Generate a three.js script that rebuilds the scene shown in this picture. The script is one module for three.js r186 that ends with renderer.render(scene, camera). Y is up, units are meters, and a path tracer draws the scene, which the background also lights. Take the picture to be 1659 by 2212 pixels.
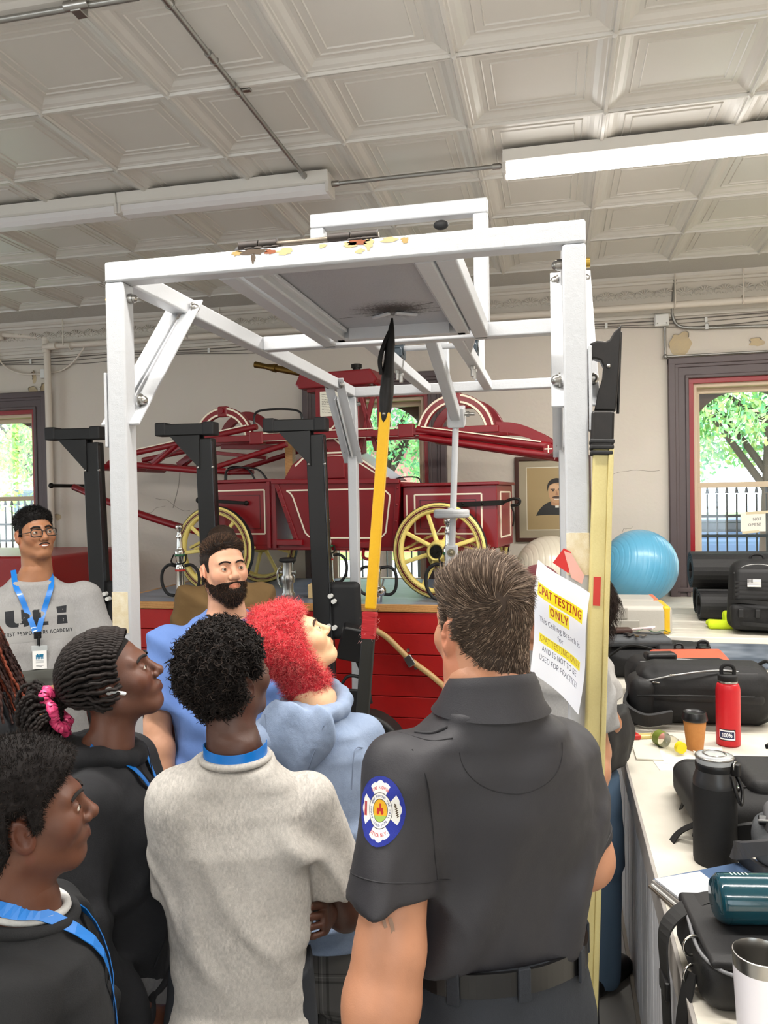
import * as THREE from 'three';
import { mergeGeometries } from 'three/addons/utils/BufferGeometryUtils.js';
import { RoundedBoxGeometry } from 'three/addons/geometries/RoundedBoxGeometry.js';
import { RectAreaLightUniformsLib } from 'three/addons/lights/RectAreaLightUniformsLib.js';

// ---------- camera, sky, lights, exposure ----------
const scene = new THREE.Scene();
const camera = new THREE.PerspectiveCamera(66.4, 1659 / 2212, 0.05, 200);
camera.rotation.order = 'YXZ';
camera.position.set(0, 1.85, 0);
camera.rotation.set(-0.0177, 0.21482, -0.01776);
camera.updateMatrixWorld();
RectAreaLightUniformsLib.init();
const renderer = new THREE.WebGLRenderer({ antialias: true });
renderer.toneMapping = THREE.LinearToneMapping;
renderer.toneMappingExposure = 1.14;
renderer.shadowMap.enabled = true;
scene.background = new THREE.Color(0.80, 0.92, 1.0).multiplyScalar(4.0);
const sun = new THREE.DirectionalLight(0xfff1dc, 5.0);
sun.position.set(-9, 13, -10); sun.target.position.set(-1, 0, -18); sun.castShadow = true; sun.shadow.radius = 4;
sun.shadow.camera.left = -25; sun.shadow.camera.right = 25; sun.shadow.camera.top = 25; sun.shadow.camera.bottom = -25; sun.shadow.camera.far = 60;
scene.add(sun, sun.target);
const LAMP_NITS = 100;      // luminous face of every lit tube fitting

// ---------- helpers ----------
function rng(seed) { let s = seed >>> 0; return () => { s = (s + 0x6D2B79F5) | 0; let t = Math.imul(s ^ (s >>> 15), 1 | s); t = (t + Math.imul(t ^ (t >>> 7), 61 | t)) ^ t; return ((t ^ (t >>> 14)) >>> 0) / 4294967296; }; }
const V = (x, y, z) => new THREE.Vector3(x, y, z);
const PI = Math.PI;
const lerp = (a, b, t) => a + (b - a) * t, clamp = (x, a, b) => Math.min(b, Math.max(a, x));
const sst = (a, b, x) => { const t = clamp((x - a) / (b - a), 0, 1); return t * t * (3 - 2 * t); };
function h3(x, y, z) { let n = Math.imul(x, 374761393) + Math.imul(y, 668265263) + Math.imul(z, 2147483647 ^ 0x5bd1e995); n = Math.imul(n ^ (n >>> 13), 1274126177); return ((n ^ (n >>> 16)) >>> 0) / 4294967296; }
function noise(x, y, z) {
  const X = Math.floor(x), Y = Math.floor(y), Z = Math.floor(z); let u = x - X, v = y - Y, w = z - Z;
  u = u * u * (3 - 2 * u); v = v * v * (3 - 2 * v); w = w * w * (3 - 2 * w);
  const l = (a, b, t) => a + (b - a) * t;
  return l(l(l(h3(X, Y, Z), h3(X + 1, Y, Z), u), l(h3(X, Y + 1, Z), h3(X + 1, Y + 1, Z), u), v), l(l(h3(X, Y, Z + 1), h3(X + 1, Y, Z + 1), u), l(h3(X, Y + 1, Z + 1), h3(X + 1, Y + 1, Z + 1), u), v), w) * 2 - 1;
}
const fbm = (x, y, z) => noise(x, y, z) * .55 + noise(x * 2.1, y * 2.1, z * 2.1) * .3 + noise(x * 4.3, y * 4.3, z * 4.3) * .15;

const taken = {};
function numbered(n) { const k = taken[n] = (taken[n] ?? -1) + 1; return k ? n + '_' + String(k).padStart(3, '0') : n; }
function tag(o, label, category, group, kind) { if (label) o.userData.label = label; if (category) o.userData.category = category; if (group) o.userData.group = group; if (kind) o.userData.kind = kind; return o; }
function thing(name, label, category, pos = [0, 0, 0], turn = 0, group) {
  const g = new THREE.Group(); g.name = numbered(name); g.position.set(...pos); g.rotation.y = turn; scene.add(g); return tag(g, label, category, group);
}
function struct(name, pos = [0, 0, 0], label) { const g = new THREE.Group(); g.name = name; g.position.set(...pos); g.userData.kind = 'structure'; if (label) g.userData.label = label; scene.add(g); return g; }
// merge to one geometry with position, normal, uv; uv is box-projected in metres unless keep
function mg(list, keep) {
  list = (Array.isArray(list) ? list.flat(9) : [list]);
  const out = list.map((g) => {
    g = g.index ? g.toNonIndexed() : g;
    const n = new THREE.BufferGeometry();
    n.setAttribute('position', g.attributes.position); n.setAttribute('normal', g.attributes.normal);
    if (keep && g.attributes.uv) n.setAttribute('uv', g.attributes.uv);
    else {
      const P = g.attributes.position.array, N = g.attributes.normal.array, c = P.length / 3, uv = new Float32Array(c * 2);
      for (let i = 0; i < c; i += 3) {
        let ax = 0, ay = 0, az = 0;
        for (let k = 0; k < 3; k++) { ax += N[(i + k) * 3]; ay += N[(i + k) * 3 + 1]; az += N[(i + k) * 3 + 2]; }
        ax = Math.abs(ax); ay = Math.abs(ay); az = Math.abs(az);
        const [a, b] = ax >= ay && ax >= az ? [2, 1] : ay >= az ? [0, 2] : [0, 1];
        for (let k = 0; k < 3; k++) { uv[(i + k) * 2] = P[(i + k) * 3 + a]; uv[(i + k) * 2 + 1] = P[(i + k) * 3 + b]; }
      }
      n.setAttribute('uv', new THREE.BufferAttribute(uv, 2));
    }
    if (g.attributes.color) n.setAttribute('color', g.attributes.color);
    return n;
  });
  return out.length === 1 ? out[0] : mergeGeometries(out);
}
function part(parent, name, geos, mat, label, opt = {}) {
  const m = new THREE.Mesh(geos.isBufferGeometry && opt.raw ? geos : mg(geos, opt.keep), mat);
  m.name = name; m.castShadow = m.receiveShadow = true; if (label) m.userData.label = label;
  let o = parent; while (o && !o.userData.w0 && o.parent !== scene) o = o.parent;
  if (!opt.local && o && o.userData.world) { const p = V(0, 0, 0); let q = parent; while (q && q !== scene) { p.add(q.position); q = q.parent; } m.geometry.translate(-p.x, -p.y, -p.z); }
  parent.add(m); return m;
}
// a thing whose parts are given in world coordinates
function wthing(name, label, category, pos, group) { const g = thing(name, label, category, pos, 0, group); g.userData.world = 1; return g; }
function wstruct(name, pos, label) { const g = struct(name, pos, label); g.userData.world = 1; return g; }
const worldDone = () => scene.children.forEach((o) => delete o.userData.world);
function solo(name, geos, mat, label, category, group, pos = [0, 0, 0], opt = {}) {   // a thing of one mesh, geometry local to pos
  const m = new THREE.Mesh(mg(geos, opt.keep), mat); m.name = numbered(name); m.position.set(...pos); if (opt.turn) m.rotation.y = opt.turn; m.castShadow = m.receiveShadow = true; scene.add(m); return tag(m, label, category, group, opt.kind);
}
// geometries
function xf(g, x = 0, y = 0, z = 0, rx = 0, ry = 0, rz = 0) { if (rx) g.rotateX(rx); if (ry) g.rotateY(ry); if (rz) g.rotateZ(rz); g.translate(x, y, z); return g; }
const box = (w, h, d, x, y, z, rx, ry, rz) => xf(new THREE.BoxGeometry(w, h, d), x, y, z, rx, ry, rz);
const rbox = (w, h, d, r, x, y, z, rx, ry, rz, seg = 2) => xf(new RoundedBoxGeometry(w, h, d, seg, r), x, y, z, rx, ry, rz);
const span = (x0, x1, y0, y1, z0, z1, r = 0) => r ? rbox(x1 - x0, y1 - y0, z1 - z0, r, (x0 + x1) / 2, (y0 + y1) / 2, (z0 + z1) / 2) : box(x1 - x0, y1 - y0, z1 - z0, (x0 + x1) / 2, (y0 + y1) / 2, (z0 + z1) / 2);
const cyl = (r0, r1, h, x, y, z, rx, ry, rz, seg = 20) => xf(new THREE.CylinderGeometry(r1, r0, h, seg), x, y, z, rx, ry, rz);   // r0 bottom
const sph = (r, x, y, z, sx = 1, sy = 1, sz = 1, seg = 16) => { const g = new THREE.SphereGeometry(r, seg, Math.max(4, seg * .7 | 0)); g.scale(sx, sy, sz); g.translate(x, y, z); if (sx !== 1 || sy !== 1 || sz !== 1) g.computeVertexNormals(); return g; };
const A3 = (p) => p.isVector3 ? p : V(...p);
function orient(g, a, b, up) { // geometry built along +Y, centred: put from a to b
  a = A3(a); b = A3(b); const d = b.clone().sub(a), L = d.length(); d.normalize();
  let u = up ? A3(up) : (Math.abs(d.y) > .9 ? V(0, 0, 1) : V(0, 1, 0)); const x = u.clone().cross(d).normalize(), z = x.clone().cross(d).normalize();
  const m = new THREE.Matrix4().makeBasis(x, d, z); m.setPosition(a.clone().add(b).multiplyScalar(.5)); g.applyMatrix4(m); return g;
}
const len = (a, b) => A3(a).distanceTo(A3(b));
const rod = (a, b, r, r2 = r, seg = 12) => orient(new THREE.CylinderGeometry(r2, r, len(a, b), seg), a, b);
const bar = (a, b, w, h = w, r = .005, up) => orient(r ? new RoundedBoxGeometry(w, len(a, b), h, 2, Math.min(r, w / 2.1, h / 2.1)) : new THREE.BoxGeometry(w, len(a, b), h), a, b, up);
const tube = (pts, r, seg = 40, rs = 8, closed = false) => new THREE.TubeGeometry(new THREE.CatmullRomCurve3(pts.map(A3), closed, 'centripetal'), seg, r, rs, closed);
const lathe = (pts, seg = 28, x = 0, y = 0, z = 0) => xf(new THREE.LatheGeometry(pts.map(([a, b]) => new THREE.Vector2(a, b)), seg), x, y, z);
const shape = (pts) => { const s = new THREE.Shape(); pts.forEach(([x, y], i) => i ? s.lineTo(x, y) : s.moveTo(x, y)); s.closePath(); return s; };
const extr = (s, d, bev = 0, curve = 8) => new THREE.ExtrudeGeometry(Array.isArray(s) ? shape(s) : s, { depth: d, bevelEnabled: bev > 0, bevelThickness: bev, bevelSize: bev, bevelOffset: -bev, bevelSegments: 2, curveSegments: curve });
const tor = (R, r, x, y, z, rx, ry, rz, arc = PI * 2, rs = 8, ts = 32) => xf(new THREE.TorusGeometry(R, r, rs, ts, arc), x, y, z, rx, ry, rz);
// flat strap (ribbon with thickness) along points; side = width direction per point or fixed
function strap(pts, w, t, side, n = 32) {
  const c = new THREE.CatmullRomCurve3(pts.map(A3), false, 'centripetal'), pos = [], idx = [];
  for (let i = 0; i <= n; i++) {
    const u = i / n, p = c.getPoint(u), T = c.getTangent(u); let s = typeof side === 'function' ? side(u, p, T) : A3(side).clone();
    s.sub(T.clone().multiplyScalar(s.dot(T))).normalize(); const nn = T.clone().cross(s).normalize();
    for (const [a, b] of [[-1, -1], [1, -1], [1, 1], [-1, 1]]) pos.push(p.x + s.x * a * w / 2 + nn.x * b * t / 2, p.y + s.y * a * w / 2 + nn.y * b * t / 2, p.z + s.z * a * w / 2 + nn.z * b * t / 2);
  }
  for (let i = 0; i < n; i++) for (let k = 0; k < 4; k++) { const a = i * 4 + k, b = i * 4 + (k + 1) % 4; idx.push(a, b, a + 4, b, b + 4, a + 4); }
  idx.push(0, 2, 1, 0, 3, 2); const e = n * 4; idx.push(e, e + 1, e + 2, e, e + 2, e + 3);
  const g = new THREE.BufferGeometry(); g.setAttribute('position', new THREE.Float32BufferAttribute(pos, 3)); g.setIndex(idx); const f = g.toNonIndexed(); f.computeVertexNormals(); return f;
}
function prismX(profile, x0, x1) { // profile [[z,y],...] closed polygon swept along x
  const s = shape(profile.map(([z, y]) => [-z, y])); const g = new THREE.ExtrudeGeometry(s, { depth: x1 - x0, bevelEnabled: false }); g.rotateY(PI / 2); g.translate(x0, 0, 0); return g;
}
// textures
const TEX = {};
function dtex(key, n, f, srgb, rep = [1, 1]) { // f(u,v)->[r,g,b] 0..1, tiles
  const id = key; let t = TEX[id];
  if (!t) {
    const d = new Uint8Array(n * n * 4);
    for (let j = 0; j < n; j++) for (let i = 0; i < n; i++) { const c = f(i / n, j / n), o = (j * n + i) * 4; d[o] = clamp(c[0], 0, 1) * 255; d[o + 1] = clamp(c[1], 0, 1) * 255; d[o + 2] = clamp(c[2], 0, 1) * 255; d[o + 3] = 255; }
    t = TEX[id] = new THREE.DataTexture(d, n, n); t.wrapS = t.wrapT = THREE.RepeatWrapping; t.magFilter = THREE.LinearFilter; t.minFilter = THREE.LinearMipmapLinearFilter; t.generateMipmaps = true;
    if (srgb) t.colorSpace = THREE.SRGBColorSpace; t.needsUpdate = true; t.repeat.set(...rep);
  }
  return t;
}
// tiling noise: sample on a torus-like wrap by blending
const tn = (u, v, f, s = 0) => { const a = (x, y) => noise(x * f + s * 7.3, y * f + s * 3.1, s * 1.7); const wu = u, wv = v; return lerp(lerp(a(u, v), a(u - 1, v), wu), lerp(a(u, v - 1), a(u - 1, v - 1), wu), wv); };
const cloudTex = (key, c0, c1, f, f2, rep, spk = 0) => dtex(key, 256, (u, v) => { const t = .5 + .5 * (tn(u, v, f, 1) * .6 + tn(u, v, f2, 2) * .4) + (spk ? (h3(u * 256 | 0, v * 256 | 0, 5) - .5) * spk : 0); return c0.map((c, i) => lerp(c, c1[i], clamp(t, 0, 1))); }, true, rep);
const bumpTex = (key, f, f2, spk, rep) => dtex(key, 256, (u, v) => { const t = .5 + .35 * tn(u, v, f, 3) + .2 * tn(u, v, f2, 4) + spk * (h3(u * 256 | 0, v * 256 | 0, 9) - .5); return [t, t, t]; }, false, rep);
const woodTex = (key, c0, c1, rep) => dtex(key, 256, (u, v) => { const g = .5 + .5 * Math.sin((v * 26 + tn(u, v, 3, 6) * 2.2) * 2 * PI) * .5 + tn(u * 1, v, 40, 7) * .25; return c0.map((c, i) => lerp(c, c1[i], clamp(g, 0, 1))); }, true, rep);
function canvasTex(w, h, draw) { const c = document.createElement('canvas'); c.width = w; c.height = h; draw(c.getContext('2d'), w, h); const t = new THREE.CanvasTexture(c); t.colorSpace = THREE.SRGBColorSpace; return t; }
const mat = (color, roughness = .6, metalness = 0, o = {}) => new THREE.MeshStandardMaterial({ color, roughness, metalness, side: THREE.DoubleSide, ...o });
const phys = (color, roughness, o = {}) => new THREE.MeshPhysicalMaterial({ color, roughness, side: THREE.DoubleSide, ...o });

// shared materials
const weave = bumpTex('weave', 9, 40, .5, [14, 14]);
const M = {
  wall: mat(0xffffff, .75, 0, { map: cloudTex('wallc', [.83, .80, .755], [.80, .765, .72], 4, 14, [.5, .5], .02), bumpMap: bumpTex('wallb', 7, 60, .1, [.8, .8]), bumpScale: .004 }),
  tin: phys(0xcac6bf, .36, { bumpMap: bumpTex('tinb', 3, 9, 0, [1.2, 1.2]), bumpScale: .0015, clearcoat: .25, clearcoatRoughness: .3 }),
  cornice: mat(0xc9c3b9, .5, 0, { bumpMap: TEX.tinb, bumpScale: .002 }),
  floor: mat(0xffffff, .5, 0, { map: cloudTex('floorc', [.70, .69, .67], [.60, .595, .58], 5, 30, [.45, .45], .05), bumpMap: TEX.wallb, bumpScale: .001 }),
  trimBrown: mat(0x55494a, .45, 0, { bumpMap: bumpTex('trimb', 4, 30, .1, [3, 3]), bumpScale: .001 }),
  trimRed: mat(0x8f1219, .3),
  sash: mat(0xc9b69c, .5),
  glass: phys(0xffffff, .02, { transmission: 1, thickness: 0, ior: 1.45 }),
  galv: mat(0x9b9a96, .38, .9),
  chrome: mat(0xd4d2cd, .12, 1),
  steel: mat(0xa8a6a2, .3, 1),
  pipe: mat(0xd8cfc2, .5),
  cable: mat(0x6e6862, .6),
  wire: mat(0x8d867d, .6),
  white: mat(0xb6b8bb, .4, 0, { bumpMap: bumpTex('paintb', 12, 50, .25, [9, 9]), bumpScale: .0006 }),
  whitePlain: mat(0xdcdcd8, .45),
  black: mat(0x0b0b0d, .4), blackMatte: mat(0x0d0d0f, .8), rubber: mat(0x101012, .65),
  blackMetal: mat(0x030304, .55),
  red: phys(0x7c0312, .42, { clearcoat: .25, clearcoatRoughness: .12 }),
  redBoard: mat(0xffffff, .42, 0, { map: cloudTex('redb', [.72, .085, .075], [.62, .055, .055], 3, 20, [2, 2]), bumpMap: bumpTex('redbb', 2, 30, .1, [3, 3]), bumpScale: .001 }),
  cream: mat(0xefe6cf, .4), yellowPaint: mat(0xffffff, .38, 0, { map: cloudTex('yelw', [.97, .90, .56], [.90, .81, .44], 6, 30, [3, 3]) }),
  pine: mat(0xffffff, .5, 0, { map: woodTex('pine', [.80, .62, .38], [.68, .46, .25], [3, 3]) }),
  brass: mat(0x6d5327, .4, .9), ironBlack: mat(0x17140f, .5, .5),
};
// ---------- the room ----------
const WZ = -6.8, CE = 3.578, X0 = -7.2, X1 = 4.0, Z1 = 4.2, TH = .34;
const WINS = [[-5.46, 'window_1', 'window beside the grey-shirted man with glasses'], [-1.56, 'window_2', 'window behind the red hand pumper'], [1.57, 'window_3', 'window above the rolled black mats']];
{
  const fl = struct('floor', [0, 0, 0], 'grey painted concrete floor'); part(fl, 'slab', [span(X0 - TH, X1 + TH, -.3, 0, WZ - TH, Z1 + TH)], M.floor);
  const wb = struct('wall_back', [0, 0, 0], 'beige plaster back wall with three windows');
  const s = shape([[X0 - TH, 0], [X1 + TH, 0], [X1 + TH, CE + .3], [X0 - TH, CE + .3]]);
  for (const [cx] of WINS) { const h = new THREE.Path(); h.moveTo(cx - .5, 1.08); h.lineTo(cx - .5, 2.78); h.lineTo(cx + .5, 2.78); h.lineTo(cx + .5, 1.08); h.closePath(); s.holes.push(h); }
  part(wb, 'plaster', [xf(extr(s, TH), 0, 0, WZ - TH)], M.wall);
  // peeled paint patches: bare layer with a curled, ragged rim
  const bare = mat(0xffffff, .85, 0, { map: cloudTex('bare', [.80, .72, .55], [.70, .64, .56], 6, 30, [4, 4], .1) }), curl = mat(0xbab1a5, .8);
  const R = rng(5);
  for (const [x, y, rx, ry] of [[1.02, 3.07, .075, .085], [-4.98, 2.95, .05, .05], [-4.86, 2.98, .045, .05], [-4.97, 3.09, .02, .06], [-4.75, 1.72, .03, .03], [1.6, 3.05, .05, .03]]) {
    const pts = [], n = 22; for (let i = 0; i < n; i++) { const a = i / n * 2 * PI, k = 1 + .38 * noise(Math.cos(a) * 1.6 + x * 9, Math.sin(a) * 1.6, y) + .12 * R(); pts.push([x + Math.cos(a) * rx * k, y + Math.sin(a) * ry * k]); }
    part(wb, 'peeled_patch', [xf(extr(pts, .003), 0, 0, WZ - .001)], bare);
    const seg = pts.slice(2, 13).map(([a, b]) => V(a, b, WZ + .004 + R() * .008)); part(wb, 'paint_curl', [strap(seg, .014 + R() * .01, .0015, V(.2, .3, 1), 30)], curl);
  }
  // hairline cracks
  const crackM = mat(0x6f675c, .9);
  for (const [x, y, dx, dy] of [[.45, 2.02, .4, .03], [-3.9, 1.72, .3, .1], [-3.7, 1.9, .35, -.15], [-4.4, 1.95, .12, .2], [.55, 1.55, .08, .02]]) { const p = []; for (let i = 0; i <= 6; i++) p.push(V(x + dx * i / 6, y + dy * i / 6 + (R() - .5) * .04, WZ + .0005)); part(wb, 'crack', [tube(p, .0012, 24, 4)], crackM); }
  { const w = struct('wall_right'); part(w, 'plaster', [span(X1, X1 + TH, 0, CE, WZ, Z1)], M.wall);
    const wl = struct('wall_left'), s = shape([[WZ, 0], [Z1, 0], [Z1, CE], [WZ, CE]]);
    [[-4.3, 'window_6', 'tall side window out of view beside the crash mats'], [-1.2, 'window_7', 'tall side window out of view beside the group']].forEach(([cz, n, lab]) => {
      const h = new THREE.Path(); h.moveTo(cz - .8, 1.0); h.lineTo(cz - .8, 3.0); h.lineTo(cz + .8, 3.0); h.lineTo(cz + .8, 1.0); h.closePath(); s.holes.push(h); const v = wstruct(n, [X0, 1, cz], lab);
      for (const k of [-.8, 0, .8]) part(v, 'mullion', [span(X0 - .16, X0 - .1, 1, 3, cz + k - .03, cz + k + .03, .004)], M.sash); for (const y of [1, 2, 3]) part(v, 'glazing_bar', [span(X0 - .16, X0 - .1, y - .03, y + .03, cz - .8, cz + .8, .004)], M.sash);
      for (const k of [-1, 1]) for (const y of [1, 2]) part(v, 'pane', [span(X0 - .132, X0 - .128, y + .03, y + .97, cz + Math.min(0, k * .77) + .03 * (k > 0), cz + Math.max(0, k * .77) - .03 * (k < 0))], M.glass);
    });
    const lg = extr(s, TH); lg.rotateY(-PI / 2); lg.translate(X0, 0, 0); part(wl, 'plaster', [lg], M.wall); }
  const wf = struct('wall_front', [0, 0, 0], 'plaster wall behind the camera'); const sf = shape([[X0 - TH, 0], [X1 + TH, 0], [X1 + TH, CE], [X0 - TH, CE]]);
  [[-4.6, 'window_4', 'glazed bay front behind the group, far side'], [2.3, 'window_5', 'glazed bay front near the table side']].forEach(([cx, n, lab]) => {
    const hw = 1.35, y0 = .75, y1 = 3.05, h = new THREE.Path(); h.moveTo(cx - hw, y0); h.lineTo(cx - hw, y1); h.lineTo(cx + hw, y1); h.lineTo(cx + hw, y0); h.closePath(); sf.holes.push(h);
    const w = wstruct(n, [cx, y0, Z1], lab); for (let i = 0; i <= 3; i++) part(w, 'mullion', [span(cx - hw + i * .9 - (i ? .03 : 0), cx - hw + i * .9 + (i < 3 ? .03 : 0), y0, y1, Z1 + .1, Z1 + .16, .004)], M.sash);
    for (let j = 0; j <= 3; j++) part(w, 'glazing_bar', [span(cx - hw, cx + hw, y0 + j * (y1 - y0) / 3 - .025, y0 + j * (y1 - y0) / 3 + .025, Z1 + .1, Z1 + .16, .004)], M.sash);
    for (let i = 0; i < 3; i++) for (let j = 0; j < 3; j++) part(w, 'pane', [span(cx - hw + i * .9 + .03, cx - hw + (i + 1) * .9 - .03, y0 + j * (y1 - y0) / 3 + .025, y0 + (j + 1) * (y1 - y0) / 3 - .025, Z1 + .128, Z1 + .132)], M.glass);
  });
  part(wf, 'plaster', [xf(extr(sf, TH), 0, 0, Z1)], M.wall);
}
{ // pressed tin ceiling: every square panel is its own piece
  const ce = struct('ceiling', [0, 0, 0], 'pale grey pressed tin ceiling of square coffered panels');
  part(ce, 'deck', [span(X0 - TH, X1 + TH, CE + .05, CE + .3, WZ - TH, Z1 + TH)], M.tin);
  const T = .61, gx = -1.5824, gz = -2.4768, pro = [[0, -.011], [.007, -.011], [.011, .0], [.02, .0], [.024, .003], [.042, .007], [.062, .018], [.074, .021], [.092, .021], [.096, .0165], [.100, .021], [.128, .021], [.132, .0165], [.136, .021]];
  const pos = [], nrm = [];
  const tri = (a, b, c) => pos.push(...a, ...b, ...c);
  for (let s = 0; s < 4; s++) for (let i = 0; i + 1 < pro.length; i++) {
    const [d0, h0] = pro[i], [d1, h1] = pro[i + 1], H = T / 2, rot = (x, z, y) => { for (let k = 0; k < s; k++) [x, z] = [-z, x]; return [x, y, z]; };
    const a = rot(-H + d0, -H + d0, h0), b = rot(H - d0, -H + d0, h0), c = rot(H - d1, -H + d1, h1), d = rot(-H + d1, -H + d1, h1);
    tri(a, b, c); tri(a, c, d);
  }
  const q = T / 2 - .136, y = .021; tri([-q, y, -q], [q, y, -q], [q, y, q]); tri([-q, y, -q], [q, y, q], [-q, y, q]);
  const g = new THREE.BufferGeometry(); g.setAttribute('position', new THREE.Float32BufferAttribute(pos, 3)); g.computeVertexNormals();
  const tg = mg([g]), boss = mg([xf(new THREE.ConeGeometry(.026, .018, 4), 0, 0, 0, PI, PI / 4)]);
  const R = rng(3);
  for (let i = -9; i <= 9; i++) for (let j = -4; j <= 6; j++) {
    const x = gx + i * T, z = gz - j * T; if (x - T < X0 || x > X1) continue;
    if (j < 6) { const m = new THREE.Mesh(tg, M.tin); m.name = 'tin_panel'; m.position.set(x - T / 2, CE, z - T / 2); m.rotation.set((R() - .5) * .006, (R() * 4 | 0) * PI / 2, (R() - .5) * .006); m.castShadow = m.receiveShadow = true; ce.add(m); }
    const b = new THREE.Mesh(boss, M.tin); b.name = 'corner_boss'; b.position.set(x, CE - .012, z); b.castShadow = b.receiveShadow = true; ce.add(b);
  }
  part(ce, 'border_strip', [span(X0, X1, CE, CE + .02, WZ, gz - 6 * T)], mat(0xb9b5ae, .42, 0, { bumpMap: bumpTex('stip', 14, 50, .6, [2.4, 2.4]), bumpScale: .006 }));
  part(ce, 'rear_field', [span(X0, X1, CE, CE + .02, gz + 4 * T, Z1)], M.tin);
}
{ // cornice with palmette relief
  const co = struct('trim_1', [0, 0, 0], 'pressed metal cornice with a band of palmettes');
  const P = [[0, 3.29], [.03, 3.29], [.035, 3.315], [.05, 3.32], [.052, 3.345], [.062, 3.35], [.075, 3.37], [.085, 3.372], [.09, 3.39], [.12, 3.43], [.15, 3.47], [.185, 3.505], [.195, 3.515], [.215, 3.517], [.22, 3.535], [.24, 3.54], [.255, 3.555], [.26, 3.578], [.26, 3.60], [0, 3.60]];
  part(co, 'moulding', [prismX(P.map(([a, b]) => [WZ + a, b]), X0, X1)], M.cornice);
  const petals = [];
  for (let k = -3; k <= 3; k++) { const a = k * .42; petals.push(xf(sph(.01, 0, .034, 0, .75, 2.1, .55, 6), 0, 0, 0, 0, 0, -a)); }
  for (const s of [-1, 1]) { petals.push(tor(.016, .0045, s * .034, -.022, 0, 0, 0, 0, 5, 5, 10)); petals.push(tor(.028, .004, s * .034, .006, 0, 0, 0, s > 0 ? -.6 : 2.2, 2.2, 5, 9)); }
  petals.push(sph(.012, 0, -.012, 0, 1.3, .8, .6, 6));
  const pg = mg(petals); pg.scale(1.15, 1.15, 1.7);
  for (let k = 0; k < 74; k++) { const x = X0 + .08 + k * .151; const m = new THREE.Mesh(pg, M.cornice); m.name = 'palmette'; m.position.set(x, 3.449, WZ + .134); m.rotation.x = .86; m.castShadow = m.receiveShadow = true; if (x > -5.9 && x < 2.4) co.add(m); }
}
// ---------- windows ----------
WINS.forEach(([cx, name, label], wi) => {
  const w = wstruct(name, [cx, 1.08, WZ], label);
  const fr = (name, half, top, bot, th, z0, z1, m, r = .004) => { // three-sided surround
    part(w, name, [span(cx - half, cx - half + th, bot, top, z0, z1, r)], m); part(w, name, [span(cx + half - th, cx + half, bot, top, z0, z1, r)], m); part(w, name, [span(cx - half, cx + half, top - th, top, z0 - .001, z1 + .001, r)], m);
  };
  fr('casing', .65, 2.95, .9, .055, WZ - .01, WZ + .055, M.trimBrown, .008);
  fr('casing', .60, 2.90, .9, .03, WZ - .01, WZ + .042, M.trimBrown, .006);
  fr('casing', .575, 2.875, .9, .075, WZ - .01, WZ + .028, M.trimBrown);
  fr('casing', .52, 2.81, .9, .03, WZ - .02, WZ + .04, M.trimBrown, .008);
  fr('jamb', .495, 2.785, 1.06, .045, WZ - .12, WZ + .006, M.trimRed);
  fr('stop_bead', .455, 2.745, 1.06, .035, WZ - .13, WZ - .03, M.sash);
  part(w, 'sill', [span(cx - .66, cx + .66, 1.04, 1.075, WZ - .2, WZ + .05, .006)], M.trimBrown);
  // lower and upper sash
  for (const [n, y0, y1, z] of [['lower_sash', 1.09, 1.93, WZ - .10], ['upper_sash', 1.89, 2.71, WZ - .14]]) {
    const k = .042, H = .425;
    const sh = part(w, n, [span(cx - H, cx - H + k, y0, y1, z - .017, z + .017, .003), span(cx + H - k, cx + H, y0, y1, z - .017, z + .017, .003), span(cx - H, cx + H, y0, y0 + k, z - .018, z + .018, .003), span(cx - H, cx + H, y1 - k, y1, z - .018, z + .018, .003)], M.sash);
    part(sh, 'pane', [span(cx - H + k, cx + H - k, y0 + k, y1 - k, z - .002, z + .002)], M.glass);
  }
  // segmental masonry arch outside the opening
  const s = shape([[cx - .5, 1.0], [cx - .5, 2.82], [cx + .5, 2.82], [cx + .5, 1.0]]); const h = new THREE.Path(); h.moveTo(cx - .43, 1.02); h.lineTo(cx - .43, 2.42); h.absarc(cx, 2.24, .465, PI - .4, .4, true); h.lineTo(cx + .43, 1.02); h.closePath(); s.holes.push(h);
  part(w, 'outer_arch', [xf(extr(s, .1, 0, 20), 0, 0, WZ - .33)], mat(0x5b4a3f, .8));
});
{ // paper notice on the pane
  const t = canvasTex(256, 200, (c, w, h) => { c.fillStyle = '#f3efe4'; c.fillRect(0, 0, w, h); c.fillStyle = '#d9c9a8'; c.fillRect(w * .55, 0, w * .45, 12); c.strokeStyle = '#8f8d89'; c.fillStyle = '#8f8d89'; c.font = 'bold 44px sans-serif'; c.textAlign = 'center'; c.save(); c.translate(140, 84); c.rotate(-.06); c.fillText('NOT', 30, 0); c.fillText('OPEN!', 0, 58); c.restore(); });
  const g = thing('paper_notice', 'handwritten NOT OPEN! paper taped inside the window pane', 'notice', [1.585, 1.60, WZ - .095]);
  part(g, 'sheet', [new THREE.PlaneGeometry(.19, .15)], mat(0xffffff, .8, 0, { map: t }), null, { keep: 1 });
  part(g, 'tape_strip', [box(.17, .022, .001, .03, .078, .001, 0, 0, .06)], mat(0xd9cba9, .4)); part(g, 'tape_strip', [box(.13, .02, .001, -.02, -.08, .001, 0, 0, .1)], mat(0xd9cba9, .4));
}
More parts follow.
